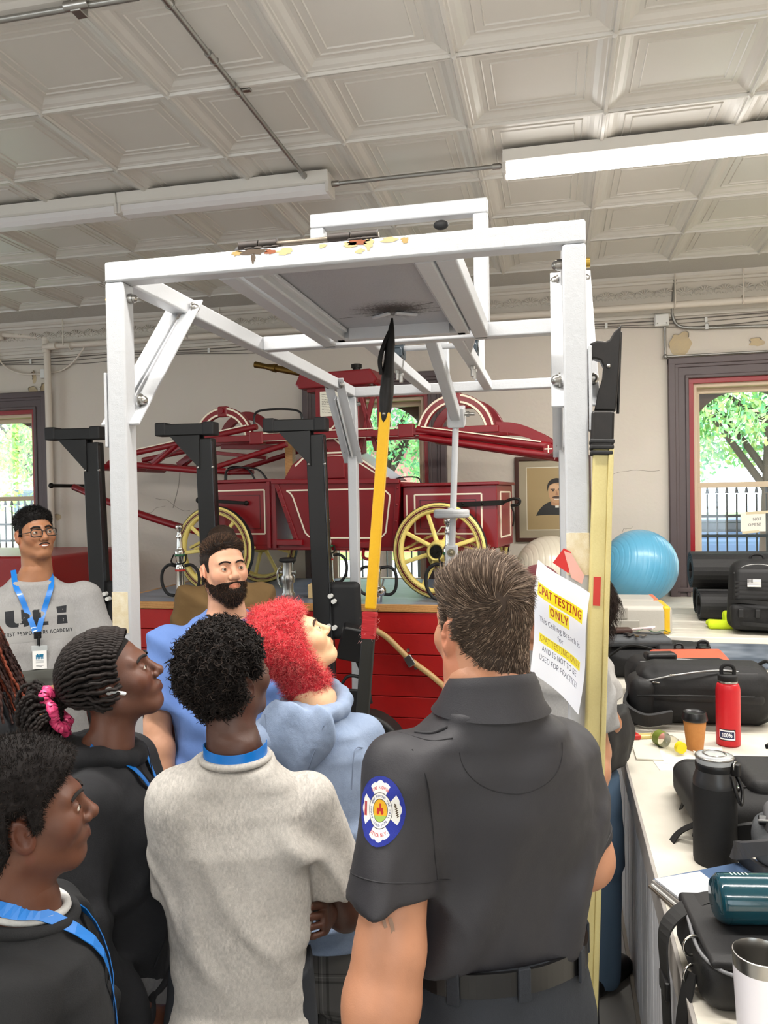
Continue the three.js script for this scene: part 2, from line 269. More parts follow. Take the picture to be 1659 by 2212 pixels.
// ---------- pipes, conduit and cables on wall and ceiling ----------
{
  const p = wthing('sprinkler_pipe', 'beige painted steel pipe running down beside the window and along the cornice', 'pipe', [-4.76, 0, WZ + .07]);
  const z = WZ + .09, r = .031;
  part(p, 'riser', [rod([-4.76, 0, z], [-4.76, 3.44, z], r, r, 18)], M.pipe);
  part(p, 'branch', [rod([-4.76, 3.36, z + .04], [X1, 3.33, z + .17], .027, .027, 14)], M.pipe);
  part(p, 'offset_run', [rod([-4.78, 3.46, z + .02], [-5.2, 3.49, z + .1], .024, .024, 14), rod([-5.2, 3.49, z + .1], [-5.2, 3.6, z + .1], .024, .024, 14)], M.pipe);
  for (const [x, y, zz] of [[-4.76, 3.44, z + .01], [-4.76, 3.36, z + .01], [-5.2, 3.49, z + .1]]) part(p, 'elbow_fitting', [sph(.042, x, y, zz, 1, 1, 1, 14), rod([x, y - .055, zz], [x, y - .02, zz], .038, .038, 14)], M.pipe);
  part(p, 'coupling', [rod([-4.7, 3.36, z + .045], [-4.62, 3.36, z + .05], .036, .036, 14)], M.pipe);
  for (const x of [-4.47, -2.9, -.6, .95, 1.45]) { part(p, 'hanger', [rod([x, 3.33, z + .17], [x, 3.6, z + .17], .006, .006, 6), tor(.032, .006, x, 3.345, z + .045 + (x + 4.76) * .0148, 0, PI / 2, 0, PI * 2, 6, 16)], M.pipe); }
}
{
  const c = wthing('window_conduit', 'galvanised conduit bending from the cornice over the window casing', 'conduit', [1.1, 3.1, WZ]);
  const z = WZ + .03;
  part(c, 'bent_tube', [tube([[.955, 3.55, z + .2], [.955, 3.4, z + .06], [.96, 3.3, z], [1.0, 3.215, z], [1.09, 3.19, z], [1.5, 3.175, z], [2.4, 3.14, z]], .013, 60, 8)], M.galv);
  for (const x of [1.22, 1.9]) part(c, 'clip', [rbox(.03, .05, .02, .004, x, 3.19, z + .006)], M.galv);
  const j = wthing('junction_box', 'white square junction box under the cornice beside the window', 'junction box', [.88, 3.26, WZ]);
  part(j, 'box_body', [rbox(.115, .1, .05, .008, .875, 3.265, z)], M.whitePlain); part(j, 'cover', [rbox(.1, .085, .01, .003, .875, 3.265, z + .028)], M.whitePlain);
  for (const s of [-1, 1]) part(j, 'screw', [sph(.006, .875 + s * .035, 3.265 - .03, z + .034, 1, 1, .6, 8)], M.steel);
  part(j, 'drop_tube', [rod([.9, 3.21, z], [.9, 2.97, z], .011)], M.galv); part(j, 'drop_elbow', [sph(.02, .9, 2.965, z + .01), rod([.9, 2.965, z + .01], [2.3, 2.965, z + .01], .009)], M.galv);
  const b = wthing('corner_junction_box', 'small white junction box with a curved cable beside the beige riser pipe', 'junction box', [-4.82, 3.12, WZ]);
  part(b, 'box_body', [rbox(.07, .09, .05, .006, -4.835, 3.12, z)], M.whitePlain);
  part(b, 'cable', [tube([[-5.33, 3.5, z + .15], [-5.34, 3.35, z + .06], [-5.28, 3.22, z], [-5.12, 3.14, z], [-4.86, 3.12, z]], .009, 40, 6)], M.pipe);
  part(b, 'cable', [tube([[-4.81, 3.13, z], [-4.66, 3.14, z], [-4.5, 3.22, z + .02], [-4.33, 3.33, z + .1]], .009, 30, 6)], M.pipe);
  const w = wthing('wall_cables', 'thin grey cables sagging along the wall below the cornice', 'cable', [-2, 3.25, WZ]);
  for (const [y0, sag, r] of [[3.275, .01, .005], [3.235, .035, .0035], [3.255, .02, .003]]) { const pts = []; for (let i = 0; i <= 40; i++) { const x = lerp(X0 + .2, X1 - .2, i / 40); pts.push([x, y0 - sag * (.5 + .5 * Math.sin(x * 3.3 + y0 * 40)), WZ + .012]); } part(w, 'cable', [tube(pts, r, 160, 5)], M.cable); }
  for (const x of [-5.0, -4.1, -3.12, -1.9, -.9, .32, 1.22, .44]) part(w, 'cable_clip', [rbox(.022, .045, .012, .003, x, 3.25, WZ + .012)], M.whitePlain);
}
{
  const c = wthing('ceiling_conduit', 'galvanised conduit with couplings running across the ceiling to the unlit tube light', 'conduit', [-1.29, CE, -2.5]);
  const y = CE - .022, x = -1.265;
  part(c, 'tube_run', [rod([x, y, Z1], [x, y, -3.96], .0115, .0115, 10)], M.galv);
  for (const z of [-2.47, -2.83, -3.07, -3.95]) part(c, 'coupling', [rod([x, y, z - .028], [x, y, z + .028], .016, .016, 10), rod([x, y, z - .036], [x, y, z - .028], .019, .019, 6)], M.steel);
  part(c, 'strap_clip', [rbox(.06, .012, .025, .003, x + .02, CE - .012, -3.11)], M.steel);
  const d = wthing('cross_conduit', 'galvanised conduit across the ceiling at the top left corner', 'conduit', [-1.9, CE, -2.44]);
  part(d, 'tube_run', [rod([X0, y, -2.43], [-1.35, y, -2.44], .0115, .0115, 10)], M.galv); part(d, 'coupling', [rod([-1.62, y, -2.43], [-1.53, y, -2.43], .017, .017, 8), rbox(.04, .04, .05, .004, -1.58, y, -2.45)], M.steel);
  const e = wthing('link_conduit', 'short conduit joining the unlit and the lit tube lights', 'conduit', [-.7, CE, -4.05]);
  part(e, 'tube_run', [rod([-1.13, CE - .05, -4.05], [-.24, CE - .05, -4.05], .011, .011, 10)], M.galv); for (const x2 of [-1.115, -.265]) part(e, 'coupling', [rod([x2 - .02, CE - .05, -4.05], [x2 + .02, CE - .05, -4.05], .016, .016, 8)], M.steel);
}
// ---------- tube lights ----------
const tubeOn = mat(0xffffff, .5, 0, { emissive: 0xfffcf8, emissiveIntensity: 7 }), tubeOff = mat(0xd9d6d6, .35);
function tubeLight(x0, L, z, on, label, name = 'tube_light') {
  const g = wthing(name, label, 'ceiling light', [x0 + L / 2, CE, z]), x1 = x0 + L;
  part(g, 'housing', [prismX([[z - .075, CE], [z + .075, CE], [z + .07, CE - .055], [z + .05, CE - .065], [z - .05, CE - .065], [z - .07, CE - .055]], x0, x1)], mat(0xd5d1ca, .4));
  part(g, 'diffuser', [prismX([[z - .055, CE - .066], [z + .058, CE - .066], [z + .056, CE - .094], [z + .03, CE - .112], [z - .03, CE - .112], [z - .056, CE - .094]], x0 + .012, x1 - .012)], on ? tubeOn : tubeOff);
  for (const x of [x0, x1]) part(g, 'end_cap', [rbox(.02, .1, .13, .004, x + (x === x0 ? .006 : -.006), CE - .06, z)], mat(0xcfcac4, .5));
  if (on) { const l = new THREE.RectAreaLight(0xfffaf3, LAMP_NITS, L - .04, .11); l.position.set(x0 + L / 2, CE - .118, z); l.rotation.x = -PI / 2; l.castShadow = true; l.name = 'lamp'; g.add(l); l.position.sub(g.position); }
  return g;
}
tubeLight(-2.36, 1.22, -4.05, false, 'unlit strip light nearest the conduit, over the white frame'); tubeLight(-3.59, 1.22, -4.05, false, 'unlit strip light at the left edge of the ceiling');
tubeLight(-.23, 2.44, -4.05, true, 'glowing long tube light over the bags and table');
tubeLight(2.23, 1.6, -4.05, true, 'glowing tube light beside the long one, past the picture edge'); tubeLight(-4.2, 2.44, 1.6, true, 'glowing tube light behind the group, window side'); tubeLight(.2, 2.44, 1.6, true, 'glowing tube light behind the photographer'); tubeLight(-2.5, 2.44, -1.6, true, 'glowing tube light above the group, just out of view'); tubeLight(.3, 1.22, -1.6, true, 'short glowing tube light above the near end of the table');
// ---------- outside ----------
{
  const gd = struct('ground', [0, 0, 0], 'lawn, pavement and street outside the windows');
  part(gd, 'lawn', [span(-40, 40, -.35, -.05, -11.4, WZ - TH)], mat(0xffffff, .9, 0, { map: cloudTex('lawn', [.33, .50, .17], [.46, .60, .26], 9, 40, [.6, .6], .2) }));
  part(gd, 'street', [span(-40, 40, -.4, -.1, -24, -11.4)], mat(0xb9bdc2, .8)); part(gd, 'verge', [span(-40, 40, -.4, -.06, -28, -24)], mat(0x86a85c, .9)); part(gd, 'far_lawn', [span(-60, 60, -.4, -.06, -80, -28)], mat(0x6f9a58, .9));
  const f = thing('iron_fence', 'black iron picket fence with spear tips outside the windows', 'fence', [0, -.05, -10.5]);
  const pk = mg([box(.018, 1.85, .018, 0, .95, 0), xf(new THREE.ConeGeometry(.028, .13, 4), 0, 1.95, 0, 0, PI / 4)]), fm = mat(0x14161b, .5, .3);
  for (let x = -11; x < 5.4; x += .115) { if (!((x > -9.9 && x < -6.6) || (x > -3.4 && x < -1) || (x > 1.4 && x < 4))) continue; const m = new THREE.Mesh(pk, fm); m.name = 'picket'; m.position.set(x, 0, 0); m.castShadow = true; f.add(m); }
  for (const y of [.25, 1.35, 1.6]) part(f, 'rail', [box(17, .035, .03, -3, y, .0)], fm);
  for (let x = -11; x < 5.5; x += 2.3) part(f, 'post', [box(.06, 2.05, .06, x, 1.0, 0), box(.09, .03, .09, x, 2.03, 0)], fm);
  // house across the street
  const hs = thing('house', 'pale clapboard house with a red roof across the street', 'house', [-17, -.1, -32]);
  part(hs, 'wall', [span(-6, 6, 0, 3.4, -4, 4)], mat(0xe8e6e0, .8)); part(hs, 'roof', [prismX([[-4.6, 3.3], [0, 5.8], [4.6, 3.3]], -6.5, 6.5)], mat(0xb06a62, .8));
  for (const x of [-4, -1, 2, 4.5]) { part(hs, 'window', [box(1, 1.3, .1, x, 1.9, 4.03)], mat(0x5d6f7d, .3)); part(hs, 'window_trim', [box(1.2, .12, .14, x, 2.6, 4.05), box(1.2, .12, .14, x, 1.2, 4.05)], mat(0xf4f4f0, .7)); }
  const h2 = thing('brick_house', 'reddish house seen behind the pumper window', 'house', [-4.5, -.1, -30]);
  part(h2, 'wall', [span(-3.5, 3.5, 0, 4, -3, 3)], mat(0xa2716a, .8)); part(h2, 'roof', [prismX([[-3.5, 4], [0, 6], [3.5, 4]], -4, 4)], mat(0x6c6466, .8));
  const c = thing('parked_car', 'blue-grey car parked beyond the fence', 'car', [4.4, -.1, -20.5]);
  part(c, 'car_body', [rbox(4.2, .6, 1.7, .2, 0, .6, 0), rbox(2.3, .5, 1.5, .2, -.1, 1.1, 0)], mat(0x5a6d8a, .3, .3)); for (const x of [-1.3, 1.3]) part(c, 'wheel', [cyl(.33, .33, .2, x, .33, .8, PI / 2)], M.rubber);
  part(c, 'side_glass', [rbox(2.0, .32, 1.54, .1, -.1, 1.14, 0)], mat(0x1c232b, .1));
  // trees
  const barkM = mat(0x4a3e35, .95), leafG = (() => { const g = new THREE.PlaneGeometry(.12, .055); return g; })();
  function tree(x, z, h, cr, n, seed, cols, label) {
    const R = rng(seed), t = thing('tree', label, 'tree', [x, -.1, z]);
    const tr = [rod([0, 0, 0], [.1, h * .55, 0], .17, .1, 9)]; for (let i = 0; i < 5; i++) { const a = R() * 6.28; tr.push(rod([.08, h * (.3 + .05 * i), 0], [Math.cos(a) * cr * .6, h * .62 + R() * .8, Math.sin(a) * cr * .5], .07, .03, 6)); }
    part(t, 'trunk', tr, barkM, null, { local: 1 });
    const pos = [], nor = [], col = [], q = new THREE.Quaternion(), e = new THREE.Euler(), v = V(0, 0, 0);
    const blobs = []; for (let i = 0; i < 26; i++) { const a = R() * 6.28, rr = Math.sqrt(R()) * cr; blobs.push([Math.cos(a) * rr, h * (.38 + .62 * R()), Math.sin(a) * rr * .8, cr * (.22 + .25 * R())]); }
    for (let i = 0; i < n; i++) {
      const b = blobs[R() * blobs.length | 0], dir = V(R() - .5, R() - .5, R() - .5).normalize().multiplyScalar(b[3] * (.6 + .4 * R())); e.set(R() * 6, R() * 6, R() * 6); q.setFromEuler(e);
      const c = new THREE.Color(cols[R() * cols.length | 0]); c.multiplyScalar(.8 + .4 * R());
      for (const k of [0, 2, 1, 2, 3, 1]) { v.fromBufferAttribute(leafG.attributes.position, k).multiplyScalar(.8 + R() * .02).applyQuaternion(q); pos.push(b[0] + dir.x + v.x, b[1] + dir.y + v.y, b[2] + dir.z + v.z); col.push(c.r, c.g, c.b); v.set(0, 0, 1).applyQuaternion(q); nor.push(v.x, v.y, v.z); }
    }
    const g = new THREE.BufferGeometry(); g.setAttribute('position', new THREE.Float32BufferAttribute(pos, 3)); g.setAttribute('normal', new THREE.Float32BufferAttribute(nor, 3)); g.setAttribute('color', new THREE.Float32BufferAttribute(col, 3));
    const m = new THREE.Mesh(g, new THREE.MeshPhysicalMaterial({ color: 0xffffff, vertexColors: true, roughness: .9, transmission: .35, thickness: 0, side: THREE.DoubleSide })); m.name = 'foliage'; m.userData.kind = 'stuff'; m.castShadow = true; t.add(m);
  }
  const G = [0x7fc27a, 0x9ed58a, 0xb9e39a, 0x6fb58a], Y = [0xb4d67e, 0xd6e48e, 0x93c882];
  tree(3.55, -14.5, 6.2, 2.5, 30000, 11, [...G, ...Y], 'leafy green tree outside the window over the rolled mats'); tree(8.6, -20, 7, 2.6, 9000, 12, G, 'dark green tree further along the street');
  tree(-3.4, -15.5, 6.6, 2.4, 16000, 13, G, 'green tree seen through the window behind the pumper'); tree(-10.6, -15, 6, 2.2, 16000, 14, Y, 'yellow-green tree seen through the window beside the man with glasses');
}
// ---------- red stage ----------
const YS = 1.14;
{
  const st = wthing('stage', 'red boarded stage with a blue-grey top and pine edging under the hand pumper', 'stage', [-1.8, 0, -5.9]);
  const x0 = -3.2, x1 = -.43, z0 = -5.1, WZ = -6.738;
  const deck = mat(0xffffff, .35, 0, { map: dtex('deck', 256, (u, v) => { const g = tn(u * .3, v, 30, 8) * .5 + tn(u, v, 5, 9) * .4; const t = clamp(.5 + g, 0, 1); return [lerp(.42, .54, t), lerp(.46, .57, t), lerp(.53, .64, t)]; }, true, [1.2, 1.2]), bumpMap: M.redBoard.bumpMap, bumpScale: .001 });
  part(st, 'deck', [span(x0 + .02, x1, YS - .03, YS, WZ, z0 + .02)], deck);
  part(st, 'edge_strip', [span(x0, x1, YS - .046, YS + .002, z0, z0 + .03, .004)], M.pine); part(st, 'edge_strip', [span(x0 - .012, x0 + .02, .3, YS - .04, z0 - .005, z0 + .035, .004)], M.pine); part(st, 'edge_strip', [span(x0 - .01, x0 + .03, YS - .045, YS + .001, WZ, z0 - .01, .004)], M.pine);
  for (let i = 0; i < 6; i++) part(st, 'board', [span(x0 + .02, x1, YS - .188 - i * .1405, YS - .0525 - i * .1405, z0 - .01 - (i % 2) * .0015, z0 + .018, .0035)], M.redBoard);
  part(st, 'carcass', [span(x0 + .02, x1, .27, YS - .03, WZ, z0 - .012)], mat(0x2a0b0b, .9)); part(st, 'side_panel', [span(x0 + .008, x0 + .02, .27, YS - .04, WZ, z0)], M.redBoard);
  part(st, 'plinth', [span(x0 - .1, x1, 0, .27, WZ, z0 + .03, .005)], mat(0x8a8984, .6));
}
// ---------- red hand pumper ----------
{
  const ct = thing('hand_pumper', 'antique red hand-drawn fire pumper with yellow spoked wheels on the stage', 'fire cart', [-1.69, YS, -5.545], -.1389);
  const P = (n, g, m, l) => part(ct, n, g, m, l, { local: 1 });
  const zF = -.1, zB = -.65;
  // wheels
  const rim = (R) => lathe([[R - .062, -.02], [R - .05, -.026], [R - .012, -.026], [R, -.022], [R, .022], [R - .012, .026], [R - .05, .026], [R - .062, .02], [R - .066, 0], [R - .062, -.02]], 56).rotateX(PI / 2);
  const ring = (R, w, m) => lathe([[R - w, .0262], [R + w, .0262], [R + w, .0275], [R - w, .0275], [R - w, .0262]], 56).rotateX(PI / 2);
  [[-.91, 0], [.91, 0], [-.91, -.75], [.91, -.75]].forEach(([u, z], i) => {
    const w = new THREE.Group(); w.name = 'wheel'; w.position.set(u, .335, z); ct.add(w); w.rotation.z = i * .21 + .1;
    part(w, 'rim', [rim(.335)], M.yellowPaint, null, { local: 1 }); part(w, 'tyre', [lathe([[.334, -.02], [.339, -.02], [.339, .02], [.334, .02]], 56).rotateX(PI / 2)], M.rubber, null, { local: 1 });
    part(w, 'stripe', [ring(.305, .006)], mat(0x5b0a14, .4), null, { local: 1 }); for (const r of [.293, .317]) part(w, 'stripe', [ring(r, .0014)], M.black, null, { local: 1 });
    for (let k = 0; k < 8; k++) { const a = k * PI / 4, c = Math.cos(a), s = Math.sin(a); part(w, 'spoke', [bar([c * .05, s * .05, 0], [c * .29, s * .29, 0], .03, .022, .009, V(0, 0, 1)), rod([c * .05, s * .05, 0], [c * .12, s * .12, 0], .021, .014)], M.yellowPaint, null, { local: 1 }); }
    part(w, 'hub', [lathe([[.0, -.08], [.055, -.08], [.075, -.03], [.078, .03], [.06, .06], [.066, .1], [.05, .102], [.045, .07], [0, .07]], 28).rotateX(PI / 2)], M.yellowPaint, null, { local: 1 });
    part(w, 'hub_cap', [cyl(.044, .044, .012, 0, 0, .092, PI / 2), cyl(.012, .012, .03, 0, 0, .1, PI / 2), bar([-.04, 0, .1], [.04, 0, .1], .008, .006), bar([0, -.04, .1], [0, .04, .1], .008, .006)], M.ironBlack, null, { local: 1 });
  });
  for (const u of [-.91, .91]) { P('axle', [rod([u, .335, 0], [u, .335, -.75], .024)], M.yellowPaint); for (const z of [-.12, -.62]) P('leaf_spring', [strap([[u - .3, .34, z], [u, .45, z], [u + .3, .34, z]], .04, .018, V(0, 0, 1)), strap([[u - .26, .33, z], [u, .39, z], [u + .26, .33, z]], .04, .014, V(0, 0, 1))], M.yellowPaint); P('bolster', [span(u - .04, u + .04, .34, .42, -.66, -.1, .01)], M.yellowPaint); }
  // body boxes with lined panels
  const line = (pts, z, w = .011, slope) => { for (let i = 0; i + 1 < pts.length; i++) { const [a, b] = [pts[i], pts[i + 1]]; const zz = (p) => z + (slope ? slope(p[1]) : 0); P('lining', [bar([a[0], a[1], zz(a)], [b[0], b[1], zz(b)], w, .003, 0, V(0, 0, 1))], M.cream); } };
  const rectL = (u0, u1, y0, y1, z, w) => line([[u0, y0], [u1, y0], [u1, y1], [u0, y1], [u0, y0]], z, w);
  const dark = mat(0x3a060c, .3), rectD = (u0, u1, y0, y1, z) => { for (const [a, b] of [[[u0, y0], [u1, y0]], [[u1, y0], [u1, y1]], [[u1, y1], [u0, y1]], [[u0, y1], [u0, y0]]]) P('thin_lining', [bar([a[0], a[1], z], [b[0], b[1], z], .004, .002, 0, V(0, 0, 1))], dark); };
  P('front_box', [span(-1.04, -.43, .36, .85, zB, zF, .008)], M.red); P('box_lid', [span(-1.06, -.42, .85, .875, zB - .02, zF + .02, .006)], M.red); rectL(-.98, -.52, .45, .79, zF + .001); rectD(-.94, -.56, .49, .75, zF + .001);
  P('rear_box', [span(.61, 1.30, .35, .79, zB, zF, .008)], M.red); P('box_lid', [span(.6, 1.32, .79, .812, zB - .02, zF + .02, .006)], M.red); rectL(.7, 1.19, .45, .73, zF + .001); rectD(.74, 1.15, .49, .69, zF + .001); line([[.86, .45], [.9, .5], [.97, .5], [1.01, .45]], zF + .002, .009); line([[.64, .73], [.64, .45]], zF + .001, .008);
  P('end_lining', [bar([1.3025, .42, -.2], [1.3025, .74, -.2], .011, .003, 0), bar([1.3025, .42, -.55], [1.3025, .74, -.55], .011, .003, 0), bar([1.3025, .42, -.55], [1.3025, .42, -.2], .003, .011, 0), bar([1.3025, .74, -.55], [1.3025, .74, -.2], .003, .011, 0)], M.cream);
  { // flared centre tub
    const tub = (z) => [[-.40, .845], [.60, .82], [.54, .35], [-.25, .35]]; const pos = [], q = (a, b, c, d) => pos.push(...a, ...b, ...c, ...a, ...c, ...d), zt = zF + .06, zb = zF - .0, zt2 = zB - .06;
    const f = [[-.40, .845, zt], [.60, .825, zt], [.54, .35, zb], [-.25, .35, zb]], b = [[-.40, .845, zt2], [.60, .825, zt2], [.54, .35, zB], [-.25, .35, zB]];
    q(f[3], f[2], f[1], f[0]); q(b[0], b[1], b[2], b[3]); q(f[0], f[1], b[1], b[0]); q(f[2], f[3], b[3], b[2]); q(f[3], f[0], b[0], b[3]); q(f[1], f[2], b[2], b[1]);
    const g = new THREE.BufferGeometry(); g.setAttribute('position', new THREE.Float32BufferAttribute(pos, 3)); g.computeVertexNormals(); P('tub', [g], M.red);
    const sl = (y) => zF + .003 + .06 * (y - .35) / .49; line([[-.30, .78], [-.27, .76], [-.25, .73], [-.17, .46], [-.14, .43], [-.1, .42], [.42, .42], [.45, .43], [.48, .46], [.53, .73], [.5, .76], [.47, .78], [-.30, .78]], 0, .011, sl);
    P('tub_rim', [bar([-.42, .85, zt + .004], [.61, .83, zt + .004], .035, .03, .006, V(0, 0, 1))], M.red);
    for (const s of [[-.385, -.235], [.60, .545]]) { P('corner_strap', [bar([s[0], .84, zt + .002], [s[1], .36, zb + .006], .035, .012, .003, V(0, 0, 1))], M.red); for (let k = 0; k < 4; k++) P('rivet', [sph(.009, lerp(s[0], s[1], .12 + k * .25), lerp(.84, .36, .12 + k * .25), lerp(zt, zb, .12 + k * .25) + .012)], M.red); }
  }
  P('sill_beam', [span(-1.0, 1.28, .325, .37, zF - .05, zF - .005, .008)], M.red); P('sill_beam', [span(-1.0, 1.28, .325, .37, zB + .005, zB + .05, .008)], M.red);
  for (const u of [-.43, -.48]) P('box_post', [bar([u, .34, zF + .008], [u, .86, zF + .008], .03, .02, .004)], M.red);
  // tower
  P('tower_base', [xf(extr([[-.42, .84], [.5, .84], [.17, 1.07], [-.2, 1.07], [-.33, .98]], .34, .006), 0, 0, -.545)], M.red);
  line([[.46, .865], [.165, 1.062], [-.19, 1.062], [-.3, .97]], -.197, .013); line([[.40, .875], [.15, 1.035], [-.18, 1.035]], -.197, .01);
  P('tower_body', [span(-.14, .17, 1.06, 1.57, -.53, -.24, .008)], M.red); P('dented_panel', [rbox(.3, .17, .02, .008, -.03, .95, -.193)], M.red);
  for (const [a, b] of [[[.2, 1.07], [.34, 1.56]], [[.34, 1.07], [.2, 1.56]], [[.37, 1.02], [.37, 1.57]], [[.185, 1.05], [.185, 1.57]]]) P('tower_strut', [bar([a[0], a[1], -.3], [b[0], b[1], -.3], .035, .03, .006)], M.red);
  P('bow_tie_panel', [xf(extr([[-.1, 1.32], [.0, 1.25], [.08, 1.32], [.08, 1.12], [.0, 1.19], [-.1, 1.12]], .01, .002), 0, 0, -.24)], M.red); line([[-.1, 1.32], [-.01, 1.24], [.08, 1.32], [.08, 1.12], [-.01, 1.2], [-.1, 1.12], [-.1, 1.32]], -.227, .012);
  const plateT = canvasTex(128, 160, (c, w, h) => { c.fillStyle = '#e6e2d2'; c.fillRect(0, 0, w, h); c.fillStyle = '#5c564c'; const R = rng(8); for (let y = 16; y < 140; y += 11) { let x = 12; while (x < 100) { const l = 4 + R() * 14; c.fillRect(x, y, Math.min(l, 112 - x), 3); x += l + 4; } } });
  P('notice_plate', [box(.15, .19, .004, -.02, 1.44, -.235)], mat(0xe6e2d2, .6)); part(ct, 'notice_print', [xf(new THREE.PlaneGeometry(.145, .185), -.02, 1.44, -.2325)], mat(0xffffff, .6, 0, { map: plateT }), null, { keep: 1, local: 1 });
  for (const [u, y] of [[-.1, 1.34], [.12, 1.34], [-.1, 1.09], [-.05, 1.09], [.1, 1.09], [.12, 1.2]]) P('rivet', [sph(.011, u, y, -.236)], M.red);
  P('tower_roof', [xf(extr([[-.29, 1.6], [-.25, 1.68], [.33, 1.68], [.39, 1.6], [.36, 1.565], [-.26, 1.565]], .34, .012), 0, 0, -.55)], M.red); P('roof_step', [span(-.22, .3, 1.54, 1.575, -.51, -.26, .008)], M.red);
  P('roof_valve', [cyl(.032, .032, .05, .155, 1.7, -.38), cyl(.042, .042, .03, .155, 1.735, -.38, 0, 0, 0, 6)], M.ironBlack);
  P('brass_nozzle', [rod([-.1, 1.665, -.3], [-.5, 1.755, -.3], .033, .026, 14), rod([-.5, 1.755, -.3], [-.52, 1.76, -.3], .034, .034, 14), rod([-.52, 1.76, -.3], [-.6, 1.778, -.3], .032, .02, 14), rod([-.6, 1.778, -.3], [-.69, 1.8, -.3], .022, .026, 14)], M.brass);
  // rocking beams with arches
  for (const [z, near] of [[-.2, 1], [-.56, 0]]) {
    P('rocker_rail', [bar([-1.25, 1.205, z], [1.3, 1.185, z], .05, .075, .006, V(0, 0, 1))], M.red);
    for (const [c, yc, R] of [[-.93, 1.19, .27], [.985, 1.16, .29]]) {
      const arc = (R0, R1, n = 22) => { const p = []; for (let i = 0; i <= n; i++) { const a = PI * i / n; p.push([Math.cos(a) * R1, Math.sin(a) * R1]); } for (let i = n; i >= 0; i--) { const a = PI * i / n; p.push([Math.cos(a) * R0, Math.sin(a) * R0]); } return p; };
      P('rocker_arch', [xf(extr(arc(R - .07, R), .03, .005), c, yc, z - .015)], M.red);
      if (near) { for (const [r0, r1] of [[R - .018, R - .004], [R - .066, R - .052]]) P('arch_lining', [xf(extr(arc(r0, r1), .002), c, yc, z + .0195)], M.cream); P('arch_boss', [rbox(.09, .085, .05, .012, c, yc + R - .035, z), cyl(.02, .02, .02, c, yc + R - .03, z + .03, PI / 2)], M.red); }
    }
    if (near) { line([[-.6, 1.235], [.68, 1.228]], z + .027, .009); line([[-.6, 1.175], [.3, 1.168]], z + .027, .009); for (const u of [-.62, .62]) P('rail_bracket', [rbox(.12, .1, .06, .01, u, 1.2, z + .01)], M.red); }
  }
  for (const [a, b, r] of [[[-.62, 1.29], [-2.02, 1.09], .024], [[-2.02, 1.05], [-1.12, .955], .026], [[-1.12, .955], [-.36, 1.14], .022], [[-1.12, .955], [-.9, .95], .022], [[-1.6, 1.02], [-1.35, 1.19], .018], [[.7, 1.205], [1.69, 1.04], .028], [[.72, 1.15], [1.69, .975], .026]]) for (const z of [-.18, -.6]) P('handle_tube', [rod([a[0], a[1], z], [b[0], b[1], z], r, r, 12)], M.red);
  line([[.74, 1.222], [1.6, 1.078]], -.15, .008); line([[-.7, 1.303], [-1.95, 1.124]], -.155, .008);
  for (const u of [-2.02, 1.69]) P('push_handle', [rod([u, 1.01, -.9], [u, 1.01, .12], .03, .03, 14), sph(.045, u, 1.03, -.17), sph(.045, u, 1.03, -.6), cyl(.034, .034, .012, u, 1.01, .125, PI / 2)], M.red);
  P('handle_lining', [bar([1.69, .985, .133], [1.69, 1.035, .133], .007, .004, 0), bar([1.665, 1.01, .133], [1.715, 1.01, .133], .004, .007, 0)], M.cream);
  for (const z of [-.2, -.56]) { P('curved_stay', [strap([[1.28, 1.2, z], [1.42, 1.18, z], [1.56, 1.12, z], [1.68, 1.03, z]], .03, .07, V(0, 0, 1), 20)], M.red); P('curved_stay', [strap([[-1.18, 1.22, z], [-1.35, 1.17, z], [-1.5, 1.1, z], [-1.62, 1.03, z]], .03, .05, V(0, 0, 1), 20)], M.red); }
  P('pump_arm', [bar([-.5, 1.13, -.36], [-1.05, 1.16, -.36], .05, .04, .006), bar([-.6, 1.05, -.3], [-1.2, 1.12, -.3], .035, .03, .005)], M.red);
  P('seat_guard', [tube([[-.65, 1.28, -.2], [-.65, 1.38, -.2], [-.62, 1.41, -.2], [-.28, 1.4, -.2], [-.24, 1.37, -.2], [-.24, 1.25, -.2]], .009, 40, 6)], M.black); P('lid_rail', [tube([[-.9, .87, -.15], [-.88, .95, -.15], [-.6, .95, -.15], [-.52, .87, -.15]], .008, 30, 6), tube([[-.95, .87, -.25], [-.93, .97, -.25], [-.75, .96, -.25], [-.68, .87, -.25]], .008, 30, 6), tube([[.52, .82, -.14], [.55, .85, -.14], [.72, .85, -.14], [.74, .81, -.14]], .006, 24, 6)], M.black);
  P('pine_prop', [span(-.47, -.405, .86, 1.18, -.42, -.36, .003)], M.pine);
  P('step_iron', [tube([[.3, .35, -.1], [.34, .28, .0], [.42, .27, .02]], .012, 16, 6), rbox(.16, .05, .05, .01, .32, .37, -.08)], M.red); P('step_block', [rbox(.22, .045, .04, .008, -.3, .385, -.085)], M.red);
  // iron straps and hooks
  P('drag_strap', [bar([1.0, .655, zF + .012], [1.35, .665, zF + .012], .035, .014, .003, V(0, 0, 1)), tube([[1.33, .66, zF + .01], [1.42, .69, zF + .02], [1.46, .68, zF + .02], [1.45, .65, zF + .02], [1.4, .645, zF + .02]], .011, 24, 7), tube([[1.4, .65, zF + .02], [1.42, .58, zF + .02], [1.41, .5, zF + .02]], .006, 14, 6)], M.ironBlack);
  P('drag_strap', [bar([-1.09, .72, zF + .015], [-.67, .69, zF + .015], .025, .014, .003, V(0, 0, 1)), sph(.025, -1.1, .72, zF + .02), sph(.02, -.67, .69, zF + .02)], M.ironBlack);
  for (const u of [1.06, 1.2]) P('strap_bolt', [sph(.009, u, .66, zF + .02)], M.ironBlack);
